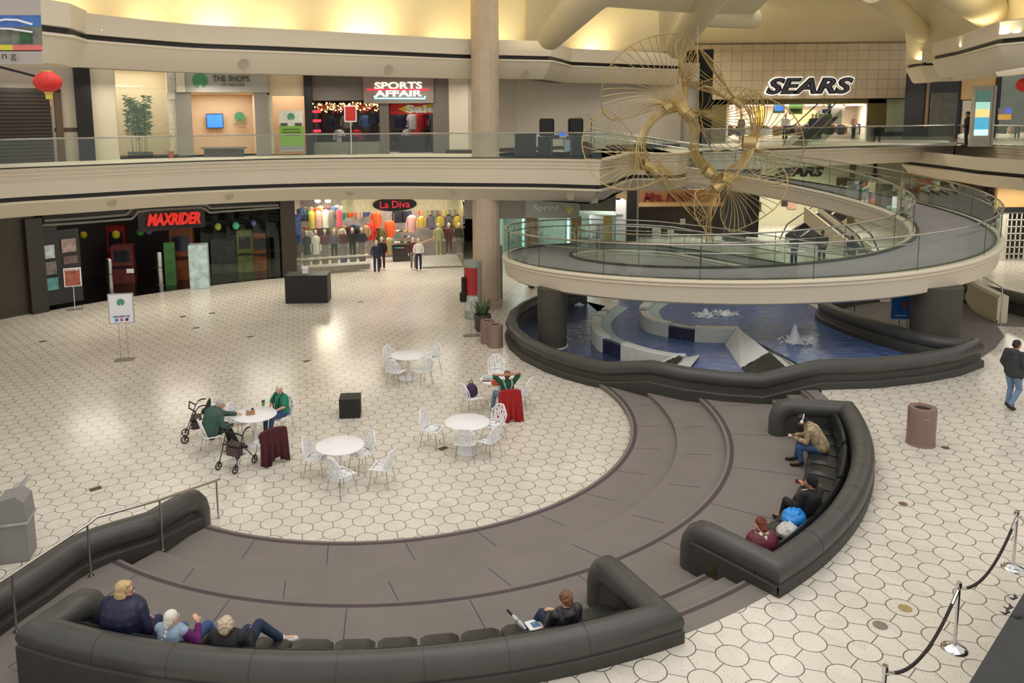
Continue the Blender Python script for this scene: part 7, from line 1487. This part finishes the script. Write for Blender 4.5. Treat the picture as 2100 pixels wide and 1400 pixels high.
J = pose_sit(lean=-.1, spread=.16, knee=.44, yaw=35, pitch=4, wrR=(.13, .30, .46), elR=(.26, .12, .30), hdR=(0, .5, .6), knL=(-.12, .44, .17), knR=(.16, .46, .15), anL=(-.05, .62, -.25), anR=(.18, .55, -.26), wrL=(-.1, .3, .2), curl=.9)
t = person('person in a black jacket and black knit cap resting on the right bench', P_, rz - .5, J, dict(skin=S2, hairmat=H_DARK, hair='short', top=BLK, hood=False, puff=1.1, legs=BLK, shoes=SHOEB))
hd = V(J['head']); blob('knit_cap', [(hd + V((0, -.02, .055)), (.098, .11, .085)), (hd + V((0, -.03, .02)), (.094, .105, .06))], C('black_knit', (20, 20, 22), .95, .2, scale=40), t, .01, 1)
blob('grey_hood', [(V((-.09, .06, .52)), .035, V((.0, -.06, .56)), .045), (V((.0, -.06, .56)), .045, V((.11, .02, .5)), .035)], C('grey_fleece', (176, 172, 166), .95, .1), t, .011, 1)
q = t.matrix_basis @ V((.14, .40, .50)); c = thing('phone', 'dark red phone held up by the person in the black knit cap', 'phone', tuple(q), rz); lbox(c, 'phone_body', (0, 0, 0), (.02, .15, .07), C('dark_red_case', (110, 40, 40), .4))
a2 = bench_angle(1612, 1052, .88); Q, rz2 = seat_on(a2, 10.0)
def sack(name, label, P, r, ma, rz=0, n=26, seed=1, cat='bag', parts=()):
    t = thing(name, label, cat, tuple(P), rz); rnd = random.Random(seed); cp = [(V((0, 0, r[2] * .55)), (r[0], r[1], r[2] * .55))]
    for k in range(n): a = rnd.uniform(0, 2 * PI); b = rnd.uniform(-.3, 1.2); cp.append((V((r[0] * .8 * math.cos(a) * math.cos(b), r[1] * .8 * math.sin(a) * math.cos(b), r[2] * (.5 + .5 * math.sin(b)))), (r[0] * rnd.uniform(.16, .34), r[1] * rnd.uniform(.1, .3), r[2] * rnd.uniform(.14, .3))))
    blob('bag_body', cp, ma, t, .012, 1); return t
sack('plastic_bag', 'bright blue crumpled plastic bag on the right bench', polar(CB, 10.15, a2 - .5, .755), (.27, .20, .26), mat('blue_plastic', (40, 140, 222), .3, var=.25, scale=7), rz2, seed=4)
a3 = bench_angle(1606, 1078, .85)
sack('backpack', 'pale grey and white crumpled bag beside the blue bag on the right bench', polar(CB, 10.25, a3 - .9, .755), (.22, .19, .22), mat('pale_grey_nylon', (186, 186, 184), .5, var=.25, scale=8), rz2, seed=9)
a = bench_angle(1566, 1098, .82); P_, rz = seat_on(min(a, -49.5), 10.02)
P_, rz = seat_on(-51.3, 10.36)
J = pose_sit(lean=-.02, yaw=10, pitch=-14, spread=.1, bulk=1.25, elL=(-.26, .0, .26), wrL=(-.2, .22, .14), elR=(.3, .04, .3), wrR=(.24, .24, .2))
t = person('person with an auburn bun, fur collared burgundy jacket and white scarf', P_, rz - .45, J, dict(skin=S1, hairmat=H_RED, hair='bun', top=C('burgundy_nylon', (96, 28, 48), .6, .25, scale=6), puff=1.15, furcollar=C('brown_fur', (122, 102, 84), .95, .4, scale=60), scarf=C('cream_scarf', (214, 200, 186), .9, .1), legs=BLK, shoes=SHOEB, collar=False))
# bench two (nearest the camera) -------------------------------------------------
P_, rz = seat_on(bench_angle(1145, 1285, .83), 10.36)
J = pose_sit(slump=.9, lean=-.02, spread=.12, yaw=12, pitch=-22, knL=(-.08, .46, .16), knR=(.10, .46, .10), anL=(-.20, .66, -.25), anR=(-.02, .62, -.26), wrL=(-.06, .30, .26), wrR=(.05, .30, .24))
t = person('person with curly brown hair and a black quilted jacket on the near bench', P_, rz + .15, J, dict(skin=S1, hairmat=H_BROWN, hair='curly', top=mat('black_quilted_nylon', (34, 34, 36), .4, var=.3, scale=14, bump=.5, bscale=16), hood=True, puff=1.15, legs=DEND, shoes=SHOEB))
q = polar(CB, 10.02, bench_angle(1098, 1278, .84), .785); c = thing('magazine', 'red and white magazine lying on the seat beside the curly haired person', 'magazine', tuple(q), rz + .1); lbox(c, 'pages', (0, 0, .01), (.22, .29, .018), WHITE); lbox(c, 'cover_band', (0, -.11, .021), (.22, .07, .003), C('cover_coral', (226, 112, 96), .5)); lbox(c, 'cover_picture', (.01, .03, .021), (.11, .12, .003), C('cover_photo', (90, 120, 150), .5, .4, scale=20))
A = at(1078, 1290, .80); B_ = at(1040, 1250, .98); c = thing('umbrella', 'folded white umbrella with a black handle leaning on the near bench seat', 'umbrella', tuple(A)); d = (B_ - A); mb = MB(); mb.tube([A, A + d * .25, A + d * .6, A + d * .72], .03, 12, rad=[.018, .036, .03, .018]); mb.build('canopy', C('umbrella_white', (206, 206, 212), .5), c, smooth=True); mb = MB(); mb.cyl(A + d * .7, B_, .017, 10); mb.build('handle', BLACK, c, smooth=40); mb = MB(); mb.tube([A + d * .42, A + d * .45], .034, 10); mb.build('strap', BLACK, c)
pn, rzn = seat_on(bench_angle(258, 1295, .95), 10.36)
J = pose_sit(lean=.06, yaw=-62, pitch=-4, bulk=1.5, spread=.13, shL=(-.24, .02, .54), shR=(.24, .02, .54), head=(0, .05, .73), neck=(0, .02, .60)); J['elL'] = (-.36, .02, .28); J['elR'] = (.36, .02, .28)
person('person with a blond bob and glasses in a navy jacket, leftmost on the near bench', pn, rzn, J, dict(skin=S1, hairmat=H_BLOND, hair='bob', scale=1.1, glasses=True, top=NAVY, hood=True, puff=1.22, legs=DEND, shoes=SHOEB, long=True))
pb, rzb = seat_on(bench_angle(380, 1310, .85), 10.36)
J = pose_sit(slump=.84, lean=-.05, yaw=-18, pitch=-6, bulk=1.05, knL=(-.16, .42, .12), knR=(.22, .42, .20), anL=(-.14, .46, -.26), anR=(.34, .62, -.25), elR=(.30, .04, .27), wrR=(.22, .20, .36), hdR=(-.4, .2, .8), bx=-.05)
person('person with a white braid, pale blue quilted vest and purple sleeves', pb, rzb, J, dict(skin=S1, hairmat=H_WHITE, hair='braid', top=mat('pale_blue_quilted', (142, 164, 186), .5, var=.12, scale=10, bump=.6, bscale=12), topname='vest', vest=True, sleevemat=C('purple_knit', (104, 28, 104), .9, .2, scale=20), puff=1.1, legs=DEN, shoes=SHOEW))
pw, rzw = seat_on(bench_angle(492, 1320, .85), 10.38)
J = pose_sit(slump=.82, lean=-.1, yaw=-8, pitch=-10, bulk=1.08, knL=(.02, .44, .16), knR=(.20, .40, .28), anL=(.02, .5, -.26), anR=(.46, .52, .0), toR=(.58, .60, -.02), wrR=(.16, .26, .26))
person('person with pale curly hair in a black coat with legs crossed on the near bench', pw, rzw, J, dict(skin=S1, hairmat=H_PALE, hair='curly', scale=1.06, top=BLK, puff=1.15, legs=DEND, shoes=SHOEW))
# elders at table one --------------------------------------------------------------
q = cA.matrix_basis; loc = q.translation
J = pose_sit(lean=.30, bulk=1.35, spread=.16, yaw=-12, pitch=-12, knee=.40, shL=(-.2, .16, .50), shR=(.2, .16, .50), elL=(-.24, .40, .34), wrL=(-.12, .64, .335), hdL=(0, 1, -.05), elR=(.27, .26, .22), wrR=(.22, .48, .18), head=(0, .26, .68), neck=(0, .18, .56), anL=(-.16, .46, -.36), anR=(.18, .60, -.36))
def chair_seat(c, up=.475): M = c.matrix_basis; f = M @ V((0, -.02, up)); return f, math.atan2(M[1][0], M[0][0])
f, a = chair_seat(cA); person('elder with short grey hair and glasses in a dark green sweater leaning on the table', f, a, J, dict(skin=S1, hairmat=H_GREY, hair='short', glasses=True, top=C('dark_green_knit', (64, 92, 80), .9, .12, scale=20), topname='sweater', puff=1.25, legs=BLK, shoes=SHOEB))
f, a = chair_seat(cB); J = pose_sit(lean=.06, bulk=1.12, spread=.14, yaw=28, pitch=0, knee=.42, elL=(-.26, .14, .30), wrL=(-.10, .38, .20), elR=(.26, .14, .30), wrR=(.05, .38, .20), anL=(-.1, .5, -.36), anR=(.16, .42, -.36))
t = person('elder with white hair, green short sleeved shirt and dark suspenders at the table', f, a, J, dict(skin=S1, hairmat=H_WHITE, hair='short', top=C('bright_green_shirt', (38, 128, 98), .85, .12, scale=8), topname='shirt', sleeve='short', legs=DEN, shoes=C('grey_shoe', (96, 96, 88), .6)))
blob('collar', [(V((-.09, .02, .575)), .02, V((-.02, .12, .50)), .016), (V((.09, .02, .575)), .02, V((.02, .12, .50)), .016), (V((-.09, .0, .585)), .02, V((0, -.07, .59)), .02), (V((0, -.07, .59)), .02, V((.09, 0, .585)), .02)], C('pale_blue_collar', (196, 206, 222), .8), t, .009, 1)
mb = MB()
for s_ in (-1, 1): mb.tube([V((s_ * .10, .02, .60)), V((s_ * .105, .165, .50)), V((s_ * .10, .205, .34)), V((s_ * .09, .19, .16))], .018, 5)
mb.build('suspenders', BLACK, t, world=False)
f, a = chair_seat(cR); J = pose_sit(lean=.0, spread=.18, pitch=12, shL=(-.19, -.02, .53), shR=(.19, -.02, .53), elL=(-.36, .08, .70), elR=(.36, .08, .70), wrL=(-.12, -.10, .74), wrR=(.12, -.10, .74), hdL=(1, -.3, .1), hdR=(-1, -.3, .1), pmL=(0, 1, 0), pmR=(0, 1, 0), anL=(-.3, .5, -.36), knL=(-.24, .42, .1))
t = person('person in a green shirt with grey straps, hands clasped behind the head, seen from behind', f, a, J, dict(skin=S2, hairmat=H_BROWN, hair='curly', top=C('forest_green_shirt', (26, 76, 52), .85, .12, scale=8), topname='shirt', sleeve='short', legs=C('light_jeans', (108, 132, 160), .8, .15, scale=6), shoes=SHOEW))
mb = MB()
for s_ in (-1, 1): mb.tube([V((s_ * .12, .0, .60)), V((s_ * .10, -.165, .48)), V((s_ * .03, -.168, .28)), V((s_ * .05, -.15, .16))], .024, 5)
mb.build('straps', C('grey_straps', (150, 164, 160), .8), t, world=False)
q = t.matrix_basis @ V((-.30, .45, .30)); 
c = thing('baguette_roll', 'orange and brown rolled cloth held out to the left over the table', 'cloth', tuple(q)); mb = MB(); mb.tube([q + V((-.3, .0, .12)), q + V((-.05, 0, .12))], .03, 8); mb.build('brown_end', C('brown_wood', (130, 90, 70), .6), c); mb = MB(); mb.box(q + V((.1, 0, .08)), (.28, .12, .18), bev=.04); mb.build('orange_cloth', C('orange_cloth', (206, 92, 66), .8, .15), c)
# people seen through the ramp opening, and on the upper floor
def simple_stand(px, py, z, rz, label, top, legs, hair=H_DARK, bag=False, d=None):
    J = dict(pelvis=(0, 0, .96), chest=(0, .0, 1.30), neck=(0, .0, 1.48), head=(0, .03, 1.62), zf=0, pitch=-8)
    for s_, nm in ((-1, 'L'), (1, 'R')): J['sh' + nm] = (s_ * .19, 0, 1.42); J['el' + nm] = (s_ * .25, -.02, 1.15); J['wr' + nm] = (s_ * .2, .14, .98); J['hp' + nm] = (s_ * .09, 0, .92); J['kn' + nm] = (s_ * .10, .03, .5); J['an' + nm] = (s_ * .11, 0, .10)
    p = at(px, py, z) if d is None else V((pz(px, py, d).x, d, z)); return person(label, (p.x, p.y, z), rz, J, dict(skin=S2, hairmat=hair, hair='short', top=top, puff=1.1, legs=legs, shoes=SHOEB))
simple_stand(1628, 545, OUT, .3, 'dark clothed person leftmost of three seen through the ramp glass', NAVY, DEND); simple_stand(1684, 545, OUT, -.4, 'person in black in the middle of three seen through the ramp glass', BLK, BLK); simple_stand(1744, 560, OUT, .2, 'dark blue clothed person rightmost of three seen through the ramp glass', DEND, BLK)
simple_stand(1981, 300, ZU + .005, 1.2, 'person in a black jacket standing left of the lit directory kiosk', BLK, BLK, d=40.2)
p = at(1078, 592, 0); simple_stand(1086, 590, 0, -1.6, 'person hidden behind the ramp edge, only a dark shoe and pale trouser leg showing', BLK, C('pale_trousers', (200, 196, 188), .8))
# rollators ---------------------------------------------------------------------------
def rollator(loc, rz, label, bag=True):
    t = thing('rollator', label, 'walker', tuple(loc), rz); FR = C('dark_purple_frame', (56, 40, 52), .35)
    for s_ in (-1, 1):
        mb = MB(); x = s_ * .25; mb.tube([(x, -.02, .90), (x, .06, .78), (x, .32, .12)], .0125, 8); mb.tube([(x, .10, .62), (x, -.28, .16)], .0125, 8); mb.tube([(x, .02, .34), (x, .22, .38)], .009, 6); mb.build('side_frame', FR, t, world=False, smooth=True)
        mb = MB(); mb.tube([(x, -.20, .915), (x, -.12, .93), (x, -.02, .90)], .018, 8); mb.build('hand_grip', BLACK, t, world=False, smooth=True)
        mb = MB(); mb.tube([(x, -.02, .86), (x, -.17, .86)], .006, 5); mb.build('brake_lever', STEEL, t, world=False)
        for yy, nm in ((.34, 'front'), (-.30, 'rear')):
            w_ = MB(); n = 22; w_.tube([(x, yy + .085 * math.cos(2 * PI * i / n), .10 + .085 * math.sin(2 * PI * i / n)) for i in range(n)], .015, 6, closed=True); wh = w_.build('wheel', BLACK, t, world=False, smooth=True)
            sp = MB()
            for k in range(5): a = 2 * PI * k / 5; sp.tube([(x, yy, .10), (x, yy + .08 * math.cos(a), .10 + .08 * math.sin(a))], .007, 4)
            sp.tube([(x - .02, yy, .10), (x + .02, yy, .10)], .02, 8); sp.build('spokes', FR, wh, world=False)
            f_ = MB(); f_.tube([(x, yy - .02, .22), (x, yy, .10)], .011, 6); f_.build('fork', FR, t, world=False)
    mb = MB(); mb.tube([(-.25, .06, .80), (-.24, .2, .9), (.24, .2, .9), (.25, .06, .80)], .018, 8); mb.build('back_strap', BLACK, t, world=False, smooth=True)
    mb = MB(); mb.box((0, .05, .555), (.44, .26, .035), bev=.012); mb.build('seat', C('dark_seat_pad', (44, 38, 38), .5), t, world=False)
    mb = MB(); mb.tube([(-.25, .07, .52), (.25, .07, .52)], .011, 6); mb.tube([(-.25, -.02, .34), (.25, -.02, .34)], .009, 6); mb.build('cross_bar', FR, t, world=False)
    if bag: mb = MB(); mb.box((0, .08, .40), (.38, .2, .22), bev=.03); mb.build('basket', C('brown_basket', (86, 70, 72), .8), t, world=False)
    return t
p = at(482, 960, 0); rollator((p.x + .02, p.y + .12, 0), 2.7, 'dark rollator walker with a bag in front of the elder in dark green'); p = at(398, 905, 0); rollator((p.x + .06, p.y + .22, 0), 1.9, 'dark rollator walker behind the elder in dark green')
f = at(398, 905, 0); c = thing('folded_jacket', 'dark green jacket draped over the rear rollator', 'jacket', (f.x + .25, f.y + .35, .6)); blob('cloth', [(V((0, 0, .1)), .08, V((.05, .02, .30)), .05), (V((-.08, 0, .05)), .08, V((.1, 0, .02)), .08), (V((.05, .02, .3)), .05, V((.07, .02, .38)), .02)], C('dark_green_cloth', (38, 52, 46), .85, .2), c, .012, 1)
# ================================================================ HANGING SCULPTURE
DS = 30.5
sc = thing('hanging_sculpture', 'large golden sculpture of curved brass rods fanning into loops, hung over the ramp', 'sculpture', tuple(pz(1410, 290, DS)))
def SP(x, y, dd=0): return pz(x, y, DS + dd)
def bez(p0, p1, p2, p3, n=12):
    return [p0 * (1 - t)**3 + p1 * 3 * t * (1 - t)**2 + p2 * 3 * t * t * (1 - t) + p3 * t**3 for t in [i / n for i in range(n + 1)]]
def closed(pts, n=10): return smooth_path([SP(*p) for p in pts], n, closed=True)
def fan(c, ax, rim, n=26, r=.22, pull=.5, bow=.3, cap_=True, open_=False, rr=.0135):
    """rods leave a collar at c along ax and spread to a rim loop"""
    pc = SP(*c); pa = SP(*ax); axis = (pa - pc).normalized(); u = axis.cross(V((0, 0, 1))).normalized(); v = u.cross(axis)
    R_ = smooth_path([SP(*p) for p in rim], 12, closed=not open_); m = len(R_)
    mb = MB(); mb.tube(R_, .024, 6, closed=not open_); mb.build('rim', BRASS, sc, smooth=True)
    cen = sum(R_, V((0, 0, 0))) / m; mb = MB()
    # match collar angle to rim order
    def angle(p): d = p - pc; return math.atan2(d.dot(v), d.dot(u))
    for k in range(n):
        e = R_[int(k * m / n) % m] if not open_ else R_[min(m - 1, int(k * (m - 1) / (n - 1)))]
        a = angle(e - axis * (e - pc).dot(axis)) if True else 0
        s_ = pc + (u * math.cos(a) + v * math.sin(a)) * r; L = (e - s_).length
        mb.tube(bez(s_ - axis * .25, s_ + axis * L * pull * .6, e.lerp(s_, bow) + axis * L * .12, e, 12), rr, 4, cap=False)
    mb.build('wire_fan', BRASS, sc, smooth=True)
    if cap_: mb = MB(); mb.tube([pc - axis * .35, pc + axis * .12], r + .02, 18, cap=False); mb.tube([pc + axis * .12, pc - axis * .35], r - .01, 18, cap=False); mb.build('collar', BRASS, sc, smooth=True)
# upper left large fan
fan((1398, 218, 0), (1372, 186, .3), [(1240, 235, .6), (1233, 205, .2), (1240, 160, -.4), (1263, 120, -.8), (1300, 90, -1.0), (1345, 73, -.9), (1385, 70, -.4), (1418, 84, .2), (1432, 112, .8), (1425, 150, 1.2), (1400, 182, 1.6), (1360, 215, 1.8), (1300, 238, 1.4), (1262, 246, 1.0)], 36, pull=.75)
# left fan
fan((1322, 338, 0), (1296, 326, -.2), [(1194, 300, 0), (1200, 268, .3), (1220, 240, .6), (1250, 228, .8), (1285, 262, .9), (1315, 300, .8), (1370, 352, .4), (1345, 372, -.3), (1310, 385, -.6), (1275, 388, -.8), (1240, 378, -.7), (1212, 352, -.4)], 25, r=.18, pull=.6)
# right fan
fan((1542, 292, .4), (1572, 294, .3), [(1648, 302, 0), (1642, 262, -.2), (1618, 226, -.3), (1580, 204, -.2), (1545, 196, 0), (1520, 215, .6), (1530, 330, 1.2), (1570, 372, 1.0), (1608, 372, .6), (1636, 342, .3)], 25, r=.24, pull=.55)
# right upper fan, rods to the right from the central collar
fan((1415, 235, 0), (1440, 250, .1), [(1430, 190, -1.0), (1475, 180, -1.3), (1520, 178, -1.2), (1556, 192, -.8), (1568, 222, -.2), (1562, 258, .4), (1536, 292, .7), (1490, 305, .8), (1455, 300, .6)], 24, r=.2, pull=.7)
# upper right spray
fan((1506, 206, .3), (1492, 196, .3), [(1432, 96, -.2), (1455, 118, -.4), (1480, 150, -.4), (1440, 168, .6), (1395, 176, 1.0), (1392, 148, .6), (1405, 118, .2)], 22, r=.12, pull=.5, open_=True)
# small top loop
fan((1404, 182, .4), (1405, 158, .3), [(1384, 100, 0), (1390, 84, .1), (1404, 77, .1), (1420, 88, .1), (1430, 112, 0), (1428, 140, .0), (1412, 160, .1), (1396, 132, 0)], 20, r=.1, pull=.6)
# lower right fan
fan((1490, 372, 0), (1506, 380, .1), [(1528, 326, 1.0), (1565, 330, .8), (1600, 340, .4), (1614, 362, 0), (1612, 392, -.4), (1592, 424, -.6), (1560, 448, -.6), (1525, 466, -.4), (1496, 474, 0), (1478, 440, .6), (1490, 400, 1.0)], 27, r=.2, pull=.6)
# lower left fan
fan((1338, 348, .2), (1352, 362, .2), [(1352, 326, .9), (1392, 316, 1.1), (1435, 322, 1.0), (1462, 345, .6), (1455, 378, 0), (1425, 398, -.4), (1448, 440, -.4), (1430, 452, 0), (1400, 420, .4), (1370, 390, .6)], 25, r=.18, pull=.6)
# bottom petal
fan((1470, 384, 0), (1455, 396, 0), [(1430, 400, .5), (1424, 430, .4), (1432, 456, .2), (1446, 472, 0), (1450, 500, 0), (1462, 494, 0), (1456, 462, -.2), (1468, 430, -.4), (1474, 402, -.3)], 24, r=.2, pull=.6)
def bundle(pts, n, w0, w1):
    P = smooth_path([SP(*p) for p in pts], 6); m = len(P); mb = MB()
    for k in range(n):
        a = 2 * PI * k / n; Q = []
        for i, p in enumerate(P):
            t = (P[min(m - 1, i + 1)] - P[max(0, i - 1)]).normalized(); u = t.cross(V((0, 1, 0))).normalized(); v = u.cross(t); f = i / (m - 1); w_ = lerp(w0, w1, 4 * (f - .5)**2); Q.append(p + (u * math.cos(a + f * 1.6) + v * math.sin(a + f * 1.6)) * w_)
        mb.tube(Q, .017, 4, cap=False)
    mb.build('rod_bundle', BRASS, sc, smooth=True)
bundle([(1384, 214, .2), (1352, 232, .1), (1326, 262, 0), (1314, 300, 0), (1320, 342, .1)], 11, .13, .30)
bundle([(1404, 226, 0), (1424, 258, .1), (1424, 296, .2), (1428, 325, .2), (1455, 352, .1), (1480, 374, 0)], 12, .16, .24)
bundle([(1530, 190, .2), (1548, 235, .3), (1546, 285, .4), (1530, 322, .3), (1505, 350, .1), (1478, 376, 0)], 14, .14, .34)
bundle([(1415, 300, .3), (1440, 330, .3), (1452, 352, .3), (1475, 380, .2)], 10, .12, .1)
for a_, b_ in (((1478, 376, 0), (1500, 362, .1)), ((1362, 224, .2), (1390, 208, .2)), ((1330, 346, .1), (1342, 352, .2)), ((1446, 348, .1), (1458, 358, .1))):
    mb = MB(); mb.tube([SP(*a_), SP(*b_)], .215, 20, cap=False); mb.build('collar', BRASS, sc, smooth=True)
mb = MB(); mb.cyl(SP(1430, 108, 0), V((SP(1430, 108, 0).x, SP(1430, 108, 0).y, 15.9)), .012, 5); mb.build('cable', STEEL, sc)
